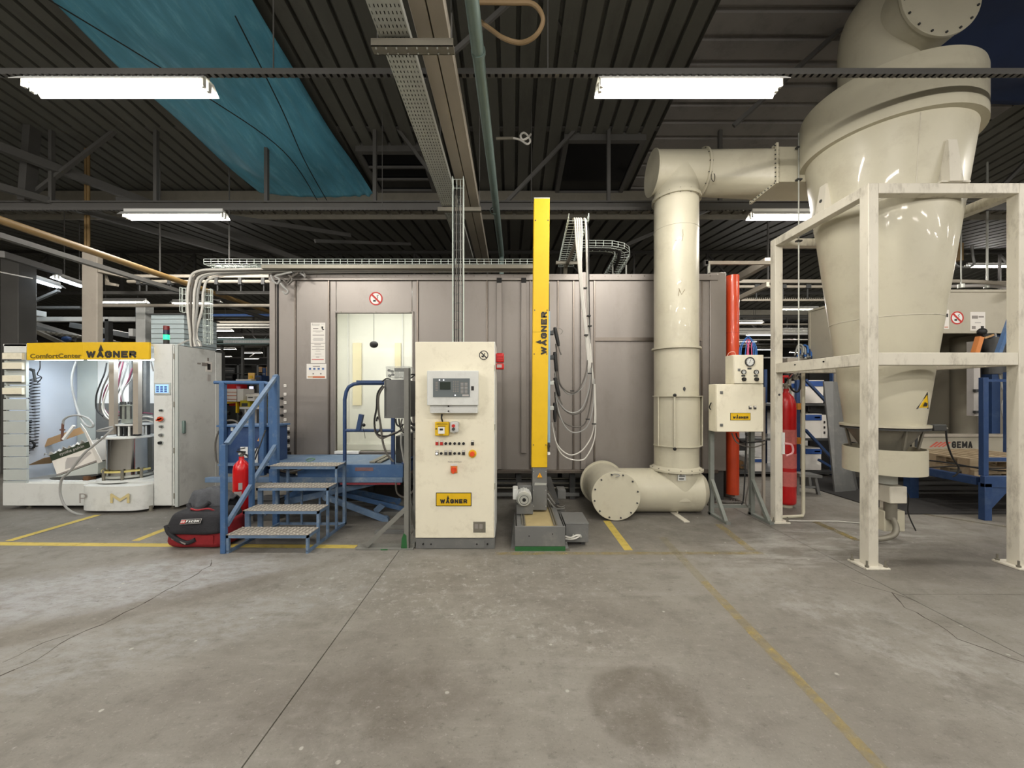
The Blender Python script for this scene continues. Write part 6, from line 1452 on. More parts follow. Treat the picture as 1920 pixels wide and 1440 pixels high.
# tilted powder carton
t2 = thing('powder_carton', 'tilted white carton with dark green band and lettering in the lit booth', 'carton', P(135, 885, 5.4))
cA, cB, cC, cD_ = Vector(P(83,859,5.38)), Vector(P(161,825,5.38)), Vector(P(186,864,5.38)), Vector(P(107,892,5.38))
u = (cC-cD_).normalized(); v = (cA-cD_).normalized(); w_ = (cC-cD_).length; h_ = (cA-cD_).length
v = (v - u*v.dot(u)).normalized(); n_ = u.cross(v)      # n_ points to the camera
dp = -n_*.42
G().prism(q4(cD_, u, v, w_, h_), dp).build('carton_body', PAPER, t2, bevel=.003)
G().prism(q4(cD_+v*(h_*.72)+n_*.001, u, v, w_, h_*.28), n_*.002).build('green_band', DEEPG, t2)
text('syntha pulvin', cD_+v*(h_*.78)+u*(w_*.22)+n_*.003, u, v, w_*.58, h_*.17, INKL, t2, bold=.01)
G().prism([cD_+u*a*w_+v*b_*h_+n_*.001 for a, b_ in ((.22,.15),(.5,.12),(.7,.3),(.9,.45),(.88,.55),(.6,.5),(.35,.62),(.28,.45))], n_*.001).build('carton_picture', INKL, t2)
G().prism(q4(cD_+n_*.002, u, v, w_, .02), n_*.002).build('carton_edge', INKG, t2)
G().prism([P(151,794,5.42), P(160,806,5.36), P(191,866,5.33), P(183,869,5.35)], (.004,.006,0)).build('carton_flap', PAPER, t2)
G().prism([P(84,838,5.62), P(157,812,5.62), P(150,801,5.66), P(85,824,5.66)], (0,.006,0)).build('carton_flap', CARDB, t2); G().prism([cA, cA-u*.24-v*.02, cA-u*.24-v*.04+dp*.6, cA+dp*.6], (0,0,.006)).build('carton_flap', CARDB, t2)
g = G(); vs = []
for j in range(9):
    for i in range(25):
        p = cA + u*(w_*(i/24*.95)) + dp*(j/8*.7) + v*(.03+.025*math.sin(i*1.7+j)+.02*math.sin(j*2.3+i*.6)); vs.append(p)
g.add(vs, [(j*25+i, j*25+i+1, (j+1)*25+i+1, (j+1)*25+i) for j in range(8) for i in range(24)]); g.build('plastic_liner', mat('liner_film', (190,190,186), .2, var=.15, coat=.5), t2, solid=.003)
t2 = thing('carton_stand', 'pale wedge support plate under the tilted carton', 'support', P(140, 893, 5.4))
G().prism([P(93,897,5.36), P(150,898,5.36), P(183,890,5.36), P(184,866,5.36), P(108,893,5.36)], (0,.3,0)).build('wedge', CCP, t2); G().prism([P(93,898,5.33), P(150,899,5.33), P(184,891,5.33), P(184,889,5.33), P(93,896,5.33)], (0,.35,0)).build('dark_edge', GREYD, t2)
G().box(X(163,5.35), X(173,5.35), 5.3, 5.4, Z(905,5.35), Z(892,5.35)).build('wood_block', mat('block_brown', (96,66,40), .8), t2)
t2 = thing('suction_lance', 'brown suction lance with a grey hose arching from the carton', 'lance', P(117, 823, 5.5))
G().cyl(P(116,826,5.5), P(118,794,5.5), .014, 8).cyl(P(113,806,5.5), P(121,806,5.5), .012, 8).build('lance', mat('lance_brown', (100,66,54), .5), t2)
G().bar(P(119,824,5.5), P(139,798,5.5), .03, .03).build('white_strip', WHITE, t2)
G().tube(smoothpath([P(118,796,5.5),P(120,787,5.5),P(132,780,5.5),P(150,779,5.48),P(166,785,5.45),P(175,796,5.42),P(171,801,5.42),P(160,796,5.42),P(150,780,5.5),P(142,757,5.6),P(135,725,5.6),P(136,700,5.6),P(143,677,5.6)],6), .013, 8).build('hose', HOSEG, t2)
t2 = tag(G().tube(smoothpath([P(210,805,5.25),P(196,808,5.2),P(182,808,5.2),P(198,803,5.2),P(212,800,5.25)],6), .011, 7).tube(smoothpath([P(213,802,5.22),P(200,815,5.18),P(176,835,5.14),P(160,848,5.1),P(148,862,5.08),P(130,885,5.06),P(117,897,5.05),P(113,912,5.04),P(114,930,5.03),P(123,950,5.0),P(140,962,4.98),P(160,966,5.02),P(170,967,5.06)],8), .013, 8).build('grey_floor_hose', HOSEG, origin=P(113,912,5.04)), 'thin grey hose hanging over the booth front down to the floor', 'hose')
# powder hopper
hx_, hy_, hr = X(243,5.45), 5.45, .235
t2 = thing('powder_hopper', 'polished round powder hopper with a wide lid and yellow clamp rail in the lit booth', 'hopper', (hx_, hy_, .37))
G().lathe(hx_, hy_, [(hr,.42),(hr,.955)], 56).build('drum', CHROME, t2)
G().lathe(hx_, hy_, [(hr+.045,.955),(hr+.045,.985)], 56).build('lid', GREYP, t2, bevel=.004); G().lathe(hx_, hy_, [(hr+.09,.375),(hr+.09,.40)], 56).build('base_ring', GREYP, t2)
G().lathe(hx_, hy_, [(hr+.035,.50),(hr+.043,.50),(hr+.043,.525),(hr+.035,.525)], 56, caps=False, a0=math.radians(175), a1=math.radians(365)).build('clamp_rail', mat('rail_straw', (206,192,120), .4), t2)
G().lathe(hx_, hy_, [(hr+.01,.42),(hr+.03,.42),(hr+.03,.45),(hr+.01,.45)], 56, caps=False).build('drum_foot', GALV, t2)
for a in (200, 250, 300, 340): aa = math.radians(a); G().cyl((hx_+(hr+.04)*math.cos(aa), hy_+(hr+.04)*math.sin(aa), .40), (hx_+(hr+.04)*math.cos(aa), hy_+(hr+.04)*math.sin(aa), .54), .018, 10).build('clamp_post', GALVD, t2)
G().lathe(hx_+.06, hy_, [(.09,.985),(.09,1.10),(.15,1.10),(.15,1.13)], 40).build('pump_deck', GREYD, t2)
for k in range(22):
    a = 2*math.pi*k/22; G().cyl((hx_+.06+.17*math.cos(a), hy_+.15*math.sin(a), .99), (hx_+.06+.17*math.cos(a), hy_+.15*math.sin(a), 1.12), .013, 8).build('pump', BLACK if k % 3 else GREYP, t2)
G().lathe(hx_+.05, hy_+.02, [(.2,1.13),(.2,1.15)], 36).build('pump_ring', GREYP, t2)
G().lathe(hx_+.0, hy_, [(.09,1.16),(.09,1.40),(.10,1.40),(.10,1.42)], 30).build('upper_unit', mat('unit_pale', (140,146,138), .3, var=.25, scale=20), t2)
for k in range(10): a = 2*math.pi*k/10; G().cyl((hx_+.09*math.cos(a), hy_+.09*math.sin(a), 1.22), (hx_+.09*math.cos(a), hy_+.09*math.sin(a), 1.46), .010, 8).build('injector', GREYD, t2)
t3 = thing('hopper_guide_posts', 'four pale vertical lift posts behind the booth header above the hopper', 'posts', (X(235,5.4), 5.4, 1.1))
for px, w2, d, y1 in ((213,.034,5.32,814),(258,.036,5.32,814),(248,.02,5.6,800),(275,.022,5.7,790),(268,.018,5.7,780)): G().box(X(px,d)-w2, X(px,d)+w2, d-.03, d+.03, Z(y1,d), top-.05).build('post', TRUNKL if w2 > .03 else GREYM, t3)
t3 = thing('pump_hoses', 'bundle of white, plum and dark powder hoses falling from the booth header to the pumps', 'hoses', (X(215,5.5), 5.5, 1.5))
HS = [([(200,680),(196,700),(190,715),(181,740),(180,762),(184,772),(193,780)],BLACK),([(209,684),(203,705),(192,730),(187,760),(192,780),(210,790),(225,789)],HOSED),
      ([(222,678),(213,710),(200,735),(194,760),(200,775),(215,788),(228,785)],HOSEW),([(226,678),(214,705),(199,728),(193,752),(198,770),(212,780),(226,778)],HOSER),
      ([(231,678),(226,700),(220,730),(216,755),(222,772),(236,776)],HOSER),([(236,680),(228,700),(226,720),(229,740),(238,765),(243,774)],HOSEW),
      ([(240,680),(234,700),(228,720),(218,745),(212,765),(222,775)],HOSEG),([(248,690),(240,715),(232,730),(227,748),(232,765),(242,772)],HOSER),
      ([(254,690),(246,712),(233,728),(229,745),(236,764),(245,773)],HOSEG),([(215,684),(205,720),(196,745),(192,765),(200,782),(216,792)],HOSEW),
      ([(283,678),(286,690),(288,696)],HOSED),([(262,776),(272,774),(286,776)],HOSER),([(258,784),(272,781),(287,783)],HOSEW),([(262,790),(274,788),(287,791)],HOSEW),([(260,778),(272,779),(287,780)],HOSEG)]
for i, (pts, m) in enumerate(HS): G().tube(smoothpath([P(a, b_, 5.5+.02*(i % 4)) for a, b_ in pts], 6), .0095, 6).build('hose', m, t3)

# ---------------------------------------------------------------- behind the powder booth
def column(px0, px1, d, label, m=TRUNKL, ztop=None, dep=None, side=None):
    x0, x1 = X(px0,d), X(px1,d); zt_ = ztop or roofz(d)
    t = tag(struct('pillar', G().box(x0, x1, d, d+(dep or (x1-x0)), 0, zt_), m, bevel=.01), kind='structure'); t['label'] = label
    return t
column(153, 182, 6.6, 'thick beige column beyond the powder booth', ztop=Z(472,6.6), dep=.1)
g = G(); 
for px in (161, 166): g.cyl((X(px,6.7), 6.7, Z(472,6.7)), (X(px,6.7), 6.7, 5.9), .022, 10)
tag(g.build('column_pipes', OCHRE, origin=(X(163,6.7), 6.7, 4.4)), 'two slim pipes rising from the head of the thick beige column', 'pipes')
column(254, 272, 8.2, 'slim pale column right of the thick one', m=GREYP, ztop=Z(567,8.2))
column(0, 34, 7.6, 'wide dull column at the left edge', m=TRUSS, ztop=Z(480,7.6), dep=.3)
TWR = mat('tower_pale', (170,184,186), .5, var=.05)
x0, x1 = X(283,7.2), X(335,7.2)
t = thing('pale_tower_cabinet', 'pale grey-green tower cabinet with plank seams rising behind the powder booth', 'cabinet', ((x0+x1)/2, 7.5, 0))
G().box(x0, x1+.1, 7.2, 8.0, 0, Z(590,7.2)).build('body', TWR, t, bevel=.005)
for k in range(7): G().box(x0+.005, x1+.11, 7.19, 8.0, Z(598+9*k,7.2)-.004, Z(598+9*k,7.2)).build('plank_seam', GREYM, t)
G().box(x0-.03, x1+.14, 7.17, 8.03, Z(590,7.2), Z(588,7.2)).build('lid', GREYD, t)
t = thing('conveyor_gantry', 'grey steel beam with roller conveyor parts behind the powder booth, above its header', 'conveyor', (X(95,8.5), 8.5, 2.9))
G().box(X(33,8.5), X(254,8.5), 8.5, 8.62, Z(602,8.5), Z(594,8.5)).build('beam', GREYP, t); G().bar(P(33,600,9.5), P(165,640,9.5), .5, .10).build('chute', GREYM, t); G().bar(P(150,612,9.3), P(260,632,9.3), .45, .12).build('chute', GREYM, t)
for k in range(14): G().cyl((X(36+10*k,9.0), 9.0, Z(617+1.3*k,9.0)), (X(36+10*k,9.0), 9.6, Z(617+1.3*k,9.0)), .035, 10).build('roller', GALVD, t)
G().bar(P(35,632,8.8), P(75,646,8.8), .06, .05).bar(P(70,622,8.8), P(120,645,8.8), .08, .08).build('side_rail', GALVD, t)
G().box(X(205,8.6), X(212,8.6), 8.5, 8.6, Z(648,8.6), Z(600,8.6)).build('hanger', GREYD, t); G().box(X(241,8.4), X(249,8.4), 8.4, 8.5, Z(630,8.4), Z(616,8.4)).build('white_box', WHITE, t)
for k, (a, b_) in enumerate(((60,640),(90,648),(125,636),(140,648),(190,640),(220,645),(200,648))): G().ball(P(a,b_,8.9), .10, 10, (1.2,.6,.7)).build('load', GREYD if k % 2 else BLUED, t)
G().box(X(48,8.2), X(66,8.2), 8.2, 8.4, Z(591,8.2), Z(581,8.2)).build('switch_box', GREYP, t)
G().box(X(33,8.6), X(150,8.6), 8.6, 8.7, Z(578,8.6), Z(574,8.6)).bar(P(40,575,8.6), P(110,545,8.6), .06, .05).build('bracket_arm', TRUSS, t)
t = thing('power_conveyor_rail', 'overhead conveyor rail with small trolleys crossing left of the steel booth at its top', 'conveyor', (X(350,6.9), 6.9, 3.4))
G().box(X(240,7.0), BX0+.1, 7.0, 7.05, Z(520,7.0), Z(515,7.0)).box(X(240,7.0), BX0+.1, 7.1, 7.13, Z(513,7.0), Z(511.5,7.0)).build('upper_rail', TRUNK, t)
G().cyl((X(240,7.0), 7.0, Z(528,7.0)), (BX0+.1, 7.0, Z(528,7.0)), .03, 10).build('conveyor_tube', TRUNK, t)
G().box(X(180,7.2), BX0, 7.2, 7.3, Z(551,7.2), Z(546,7.2)).build('lower_rail', TRUSS, t); G().box(X(180,7.6), BX0, 7.6, 7.65, Z(575,7.6), Z(570,7.6)).build('lower_rail', TRUNK, t)
for px in (262, 275, 320, 365, 408, 452, 495): G().box(X(px,7)-.03, X(px,7)+.03, 6.96, 7.04, Z(534,7), Z(521,7)).cyl((X(px,7), 7, Z(546,7)), (X(px,7), 7, Z(534,7)), .012, 6).build('trolley', GREYD, t)
G().bar(P(182,507,6.6), P(240,520,7.0), .07, .05).build('upper_rail', TRUNK, t); G().prism([P(196,515,6.8),P(200,528,6.8),P(218,532,6.8),P(217,536,6.8),P(197,534,6.8)], (0,.05,0)).build('bracket', TRUNK, t)
G().bar(P(0,476,6.0), P(110,510,7.4), .10, .10).build('curved_feed', TRUSS, t); G().bar(P(0,510,6.3), P(60,522,7.2), .02, .02).build('feed_tube', GALVD, t)
for px in (300, 430): G().cyl((X(px,7.05), 7.05, Z(513,7.0)), (X(px,7.05), 7.05, 5.7), .012, 6).build('hanger_rod', TRUSS, t)

# far left bay seen between powder booth and steel booth
def bx(name, label, cat, px0, px1, py0, py1, d, m, dep=.4, group=None, parts=()):
    """crate-like thing with a lid rim"""
    x0, x1, z1, z0 = X(px0,d), X(px1,d), Z(py0,d), Z(py1,d)
    t = thing(name, label, cat, ((x0+x1)/2, d+dep/2, z0), group)
    G().box(x0, x1, d, d+dep, z0, z1).build('body', m, t, bevel=.006)
    for (u0, u1, v0, v1, mm, nm) in parts: G().box(x0+(x1-x0)*u0, x0+(x1-x0)*u1, d-.012, d, z0+(z1-z0)*v0, z0+(z1-z0)*v1).build(nm, mm, t)
    return t
t = thing('work_table', 'white work table with green-yellow bins and papers in the bay left of the steel booth', 'table', (X(478,9), 9, 0))
G().box(X(449,9), X(504,9), 9, 9.9, Z(767,9), Z(763,9)).build('top', WHITE, t)
for px in (459, 464, 499): G().box(X(px,9)-.02, X(px,9)+.02, 9.02, 9.08, 0, Z(766,9)).build('leg', WHITE, t)
MUST = mat('bin_mustard', (186,170,40), .5, var=.15)
bx('mustard_bin', 'mustard yellow bin on the white table behind the blue rail', 'bin', 450, 468, 751, 763, 9.1, MUST, parts=((.2,.8,.1,.6,GREYD,'opening'),))
bx('mustard_bin', 'second mustard bin on the white table, nearer the blue steps rail', 'bin', 478, 502, 749, 763, 9.15, MUST, parts=((.3,.9,.2,.6,GREYD,'opening'),))
bx('white_carton', 'white carton with a dark handle slot on the mustard bins', 'carton', 463, 477, 743, 752, 9.05, PAPER, .3, parts=((.2,.8,.7,.85,INK,'handle_slot'),))
bx('flat_carton', 'flat open white carton above the mustard bins', 'carton', 457, 494, 737, 743, 9.3, PAPER, .5, parts=((0,1,.8,1.0,INKL,'rim'),))
bx('letter_rack', 'stack of off-white cartons with reddish lines behind the blue guard rail', 'cartons', 423, 456, 729, 753, 9.2, PAPER, .4, parts=((.05,.62,.72,.76,INKO,'print'),(.05,.62,.45,.49,INKO,'print'),(.05,.62,.16,.20,INKO,'print'),(.64,.66,0,1,INKG,'edge')))
bx('red_crate', 'bright red crate above the off-white cartons', 'crate', 424, 443, 720, 729, 9.5, RED, .4, parts=((.1,.9,.7,.8,INKR,'rim'),))
t = thing('yellow_trolley', 'yellow and red tube trolley under the off-white cartons', 'trolley', (X(435,9.3), 9.3, 0))
G().box(X(423,9.3), X(446,9.3), 9.3, 9.8, Z(757,9.3), Z(753,9.3)).build('tray', RED, t); G().bar(P(422,756,9.28), P(446,753,9.28), .03, .04).build('handle_bar', YELLOW, t); G().box(X(424,9.3), X(445,9.3), 9.4, 9.8, Z(761,9.3), Z(758,9.3)).build('lower_tray', RED, t)
for px in (422.5, 445.5): G().box(X(px,9.3)-.02, X(px,9.3)+.02, 9.26, 9.32, Z(774,9.3), Z(753,9.3)).box(X(px,9.3)-.02, X(px,9.3)+.02, 9.7, 9.75, Z(774,9.3), Z(753,9.3)).build('leg', YELLOW, t)
for px in (422.5, 445.5): G().cyl((X(px,9.3)-.02, 9.4, Z(776,9.3)), (X(px,9.3)+.02, 9.4, Z(776,9.3)), .05, 12).build('wheel', BLACK, t)
bx('orange_panel', 'light orange panel standing behind the work table', 'panel', 465, 477, 699, 713, 10.5, mat('panel_orange', (226,180,100), .6), .04, parts=((.3,.7,.3,.6,YELLOW,'mark'),))
bx('monitor', 'small bright monitor behind the blue guard rail', 'monitor', 467, 476, 724, 732, 9.8, GREYD, .08, parts=((.08,.92,.1,.95,mat('monitor_lit', (220,225,250), .3, var=0, emit=(225,225,255), estr=.7),'screen'),))
bx('white_bench', 'low white bench top near the orange panel', 'bench', 442, 471, 711, 714, 10.2, WHITE, .5)
bx('blue_motor_unit', 'dark blue machine unit right of the orange panel', 'machine', 478, 490, 704, 714, 10.4, BLUED, .4, parts=((.2,.8,.2,.7,GREYD,'cover'),))
pass
bx('blue_case', 'round-cornered blue case behind the stair rail', 'case', 491, 505, 724, 737, 8.9, BLUED, .3, parts=((.3,.8,.3,.7,INKB,'label'),))
for nm_, px_, d_, yb_ in (('monitor',471,9.8,732),('blue_case',498,8.9,737),('white_bench',456,10.2,714),('blue_motor_unit',484,10.4,714),('orange_panel',471,10.5,713)):
    G().cyl((X(px_,d_), d_+.02, 0), (X(px_,d_), d_+.02, Z(yb_,d_)), .03, 8).build('leg', GREYM, bpy.data.objects[nm_])
t = thing('storage_shelf', 'dim storage shelf with white boxes in the far left bay', 'shelf', (X(440,12), 12, 0))
for px in (406, 418, 446, 483, 502): G().box(X(px,12)-.03, X(px,12)+.03, 12, 12.6, 0, Z(683,12)).build('upright', GREYM, t)
for py in (683, 700, 720, 745): G().box(X(402,12), X(508,12), 12, 12.6, Z(py+1.5,12), Z(py,12)).build('board', TRUSS, t)
for i, (a, b_, c_, d_, m) in enumerate(((407,416,688,700,PAPER),(407,416,701,712,PAPER),(485,491,688,698,CARDB),(492,498,690,712,BLUED),(499,505,688,705,CARDB),(420,440,690,700,GREYD),(450,470,704,720,GREYD),(422,436,702,712,BLACK),(420,440,726,745,GREYD),(484,500,722,745,GREYD),(406,418,735,760,BLACK))):
    bx('shelf_box', ('white box on the upper left of the dim shelf','white box below another at the left of the dim shelf','brown box on the dim shelf near the booth','blue box on the dim shelf near the booth','brown box at the booth corner on the dim shelf','dark box on the upper dim shelf','dark box in the middle of the dim shelf','black box low on the dim shelf left','dark box behind the off-white cartons','dark box behind the blue case','black box beside the powder booth wall')[i], 'box', a, b_, c_, d_, 11.95, m, .4, 'boxes on the dim shelf', ((.1,.9,.45,.55,INKG,'tape'),))
t = thing('far_conveyor', 'pale roller conveyor high in the far bay left of the steel booth', 'conveyor', (X(455,11), 11, 2.9))
G().box(X(394,11), X(508,11), 11, 11.4, Z(638,11), Z(635,11)).box(X(394,11), X(508,11), 11, 11.4, Z(645,11), Z(643,11)).build('side_rail', PIPEG, t)
for px in (400, 440, 490): G().box(X(px,11)-.03, X(px,11)+.03, 11.3, 11.36, 0, Z(645,11)).build('leg', TRUSS, t)
for k in range(44): G().box(X(420+k*2,11)-.01, X(420+k*2,11)+.012, 10.99, 11.0, Z(643,11), Z(638,11)).build('roller', WHITE, t)
t = thing('roof_strips', 'stack of pale horizontal pipes under the far roof left of the steel booth', 'pipes', (X(450,14), 14, 4))
for py, m, r_ in ((591,BLUED,.05),(604,TRUNK,.04),(609,HOSEW,.04),(614,HOSEW,.03),(552,TRUSS,.03)): G().cyl((X(395,14), 14, Z(py,14)), (X(512,14), 14, Z(py,14)), r_, 8).build('pipe', m, t)
t = thing('roof_strips', 'stack of pale horizontal pipes in the rear bay right of the orange column', 'pipes', (X(1480,13), 13, 4))
for py, m, r_ in ((617,HOSEW,.04),(622,HOSEW,.035),(626,WHITE,.03),(608,TRUNK,.03),(637,HOSEW,.02),(593,TRUSS,.05)): G().cyl((X(1384,13), 13, Z(py,13)), (X(1560,13), 13, Z(py,13)), r_, 8).build('pipe', m, t)

# ---------------------------------------------------------------- right rear: conveyor, racks, second booth
t = thing('overhead_conveyor', 'overhead conveyor track with chains and a toothed lower rail crossing right of the orange column', 'conveyor', (X(1480,8), 8, 3.8))
G().box(X(1384,8), X(1700,8), 8, 8.06, Z(530,8), Z(524,8)).box(X(1384,8), X(1900,8), 8.06, 8.1, Z(527,8), Z(525,8)).build('track', TRUNK, t)
G().cyl((X(1384,8), 8, Z(537.5,8)), (X(1600,8), 8, Z(537.5,8)), .03, 10).build('conveyor_tube', TRUNK, t)
G().box(X(1390,8), X(1560,8), 8, 8.04, Z(564,8), Z(561,8)).build('lower_rail', TRUNK, t)
g = G(); 
for k in range(46): g.box(X(1392,8)+k*.042, X(1392,8)+k*.042+.02, 7.99, 8.0, Z(561,8), Z(558.5,8))
g.build('rail_teeth', GALVD, t)
for px in (1418, 1468, 1514, 1560, 1602, 1640): G().box(X(px,8)-.05, X(px,8)+.05, 7.96, 8.06, Z(541,8), Z(534,8)).cyl((X(px,8), 8, Z(561,8)), (X(px,8), 8, Z(541,8)), .014, 6).build('trolley', GREYD, t)
G().bar(P(1384,521,7.4), P(1440,490,6.3), .10, .12).bar(P(1384,560,7.2), P(1440,533,6.5), .06, .08).build('incline_track', TRUNK, t)
for px in (1440, 1560): G().cyl((X(px,8), 8, Z(524,8)), (X(px,8), 8, roofz(8)), .02, 6).build('hanger_rod', TRUSS, t)
t = thing('support_gallows', 'grey steel gallows post with crossbar on the booth roof right of the tall duct', 'support', (X(1329,5.9), 5.9, BT))
G().cyl((X(1329,5.9),5.9,BT), (X(1329,5.9),5.9,Z(492,5.9)), .022, 10).build('post', GALV, t); G().box(X(1322,5.9), X(1448,5.9), 5.88, 5.93, Z(496,5.9), Z(490,5.9)).build('crossbar', TRUNK, t); G().box(X(1320,5.9), X(1327,5.9), 5.88, 5.93, Z(499,5.9), Z(488,5.9)).build('end_bracket', TRUSS, t)
# rack with cartons
t = thing('pallet_rack', 'dark blue pallet rack with diagonal braces behind the red gas bottle', 'rack', (X(1520,7.2), 7.2, 0))
for px in (1497, 1502): G().box(X(px,7.2)-.03, X(px,7.2)+.03, 7.2 if px < 1500 else 8.2, 7.26 if px < 1500 else 8.26, 0, 2.1).build('upright', BLUED, t)
G().box(X(1563,7.4)-.03, X(1563,7.4)+.03, 7.4, 7.46, 0, 2.0).build('upright', BLUED, t)
for py in (757, 822, 885): G().box(X(1384,7.3), X(1566,7.3), 7.25, 8.2, Z(py+4,7.25), Z(py,7.25)).build('shelf_board', GREYD, t)
for a, b_ in (((1510,712),(1548,752)), ((1510,806),(1560,860)), ((1535,862),(1562,878))): G().bar(P(a[0],a[1],7.1), P(b_[0],b_[1],7.1), .05, .04).build('brace', BLUED, t)
G().box(X(1492,7.15), X(1500,7.15), 7.1, 7.2, Z(768,7.15), Z(756,7.15)).box(X(1492,7.15), X(1498,7.15), 7.1, 7.2, Z(832,7.15), Z(820,7.15)).build('beam_end', mat('beam_orange', (196,130,50), .5), t)
BBL = mat('carton_blue', (40,76,140), .6)
CP = [(1480,1499,718,755),(1510,1544,713,756),(1492,1499,775,820),(1510,1540,776,822),(1540,1552,778,822),(1492,1499,840,880),(1510,1540,840,882),(1388,1410,745,757),(1410,1432,860,884)]
CL = ['white carton with blue lid beside the gas bottle neck, top rack shelf', 'white carton with blue lid on the top rack shelf right of the thin cream pipe', 'narrow white carton left of the cream pipe, middle rack shelf', 'wide white carton with blue lid, middle rack shelf', 'white carton with three dark holes on the middle rack shelf', 'narrow white carton left of the cream pipe, bottom rack shelf', 'white carton with blue lid on the bottom rack shelf', 'white carton on the rack seen left of the frame post', 'white carton low on the rack behind the angle-iron stand']
for i, (a, b_, c_, d_) in enumerate(CP):
    pr = [(0,1,.74,.97,BBL,'blue_band'),(0,1,.97,1.0,PAPER,'lid')]
    if i == 4: pr = [(.35,.55,.2,.3,INK,'hole'),(.35,.55,.42,.52,INK,'hole'),(.35,.55,.64,.74,INK,'hole')]
    if i in (0, 3, 6): pr.append((.55,.9,.82,.88,INKL,'print'))
    bx('storage_carton', CL[i], 'carton', a, b_, c_, d_, 7.3+.004*i, PAPER, .5, 'cartons on the blue rack', pr)
bx('grey_parts_bin', 'dark bin between the top and middle cartons of the rack', 'bin', 1515, 1545, 757, 772, 7.5, GREYD, .4, None, ((.1,.5,.3,.8,CHAR,'contents'),))
for i, (a, b_, c_, d_, m) in enumerate(((1386,1398,820,845,GREYD),(1414,1430,812,830,PAPER),(1388,1402,865,880,CARDB),(1436,1440,690,760,PAPER),(1388,1408,590,600,GREYD),(1520,1540,640,655,BLUED),(1440,1470,600,608,TRUSS))):
    if i < 3: bx('rack_box', ('dark box under the switch cabinet on the rear rack','pale box under the switch cabinet on the rear rack','brown box low on the rear rack beside the orange column')[i], 'box', a, b_, c_, d_, 7.6, m, .3, None, ((.1,.9,.4,.6,INKG,'tape'),))
t = thing('blue_hose_heap', 'heap of blue and silver hoses on the rear machine left of the cyclone', 'hoses', P(1508, 655, 8))
for k in range(14):
    a = rnd.uniform(1498,1520); b_ = rnd.uniform(650,668)
    G().tube(smoothpath([P(a-8,b_+6,8), P(a-3,b_-8,8.1), P(a+5,b_-6,8), P(a+6,b_+6,7.9)], 4), .018, 6).build('hose', (BLH, GALV, BLUED, HOSEG)[k % 4], t)
G().box(X(1470,8.1), X(1518,8.1), 8.0, 8.4, Z(690,8.1), Z(672,8.1)).build('machine_top', TRUNK, t)
t = thing('valve_cluster', 'cluster of brass valves behind the frame beam above the gas bottle', 'valves', P(1480, 705, 6.6))
G().cyl((X(1480,6.6),6.6,0),(X(1480,6.6),6.6,Z(706,6.6)),.03,8).build('pipe', GALVD, t)
for k in range(9):
    a, b_ = rnd.uniform(1466,1500), rnd.uniform(697,712)
    G().cyl(P(a,b_,6.6), (P(a,b_,6.6)[0]+rnd.uniform(-.05,.05), 6.55, P(a,b_,6.6)[2]+.08), .03, 8).build('valve', (GALVD, GREYD, CHROME)[k % 3], t)
# grey panels leaning, trestle
t = thing('leaning_sheet', 'dull grey sheet metal panel leaning behind the cyclone, slanting edge', 'panel', (X(1575,6.4), 6.4, 0))
G().prism([P(1545,715,6.5), P(1562,715,6.5), P(1606,923,6.2), P(1566,925,6.1)], (0,.03,0)).build('sheet', GREYM, t); G().prism([P(1562,716,6.55), P(1572,716,6.6), P(1610,922,6.3), P(1604,923,6.2)], (0,.03,0)).build('folded_edge', GREYM, t)
t = thing('grey_trestle', 'low grey trestle with splayed legs behind the thin cream pipe', 'trestle', (X(1512,6), 6, 0))
G().bar(P(1488,888,6.0), P(1530,891,6.0), .25, .04).build('top', GREYM, t); G().bar(P(1527,892,6.0), P(1536,933,6.0), .04, .04).bar(P(1495,890,6.0), P(1495,934,6.0), .04, .04).bar(P(1516,890,6.4), P(1520,925,6.4), .04, .04).build('legs', GREYM, t); G().bar(P(1530,913,6.0), P(1496,913,6.0), .02, .03).build('spreader', GREYM, t)

# second (older) booth
g_y = 6.45
t = thing('rear_spray_booth', 'beige second spray booth with dark opening and red lozenge lettering board behind the cyclone', 'booth', (7.3, g_y, 0))
BEI = mat('booth_beige', (176,170,152), .5, var=.06, scale=2, grime=(140,132,116), gamt=.3)
hx0, hx1, hz0, hz1 = 6.2, X(1893,g_y), Z(625,g_y), Z(548,g_y)
G().box(hx0, hx1, g_y, g_y+.03, hz0, hz1).build('hood_front', BEI, t, bevel=.004); G().box(hx0-.02, hx1+.03, g_y-.02, 8.0, hz1, hz1+.04).build('hood_top', BEI, t)
G().box(hx0, hx0+.03, g_y+.03, 8.0, 2.30, hz1).build('hood_side', BEI, t); G().box(hx0-.015, hx0+.02, 7.98, 8.02, 2.3, hz1+.04).build('hood_corner', BEI, t)
G().box(hx0+.01, hx0+.04, g_y+.03, 7.4, .75, 2.0).build('side_panel', BEI, t, bevel=.005); G().box(hx0-.005, hx0+.045, 7.37, 7.42, .72, 2.02).box(hx0-.005, hx0+.045, g_y, 7.42, .70, .76).build('side_frame', TRUNK, t)
G().box(hx0, hx1, 8.0, 8.05, 0, hz1).build('rear_wall', DARKGAP, t); G().box(hx1-.03, hx1+.04, g_y-.01, 8.0, 0, hz1).build('end_wall', BEI, t)
G().lathe(X(1826,7.1), 7.1, [(.30,.45),(.30,2.62)], 40).build('inner_cylinder', BEI, t)
G().box(X(1853,6.6), X(1872,6.6), 6.55, 6.7, .5, hz0).build('inner_blue_panel', BLUED, t)
G().box(X(1826,6.3), X(1838,6.3), 6.3, 6.4, Z(780,6.3), Z(640,6.3)).build('rail_strip', INKL, t)
for py in (732, 772): G().box(X(1828,6.27), X(1836,6.27), 6.26, 6.3, Z(py+3,6.27), Z(py-2,6.27)).build('rail_clip', GREYD, t)
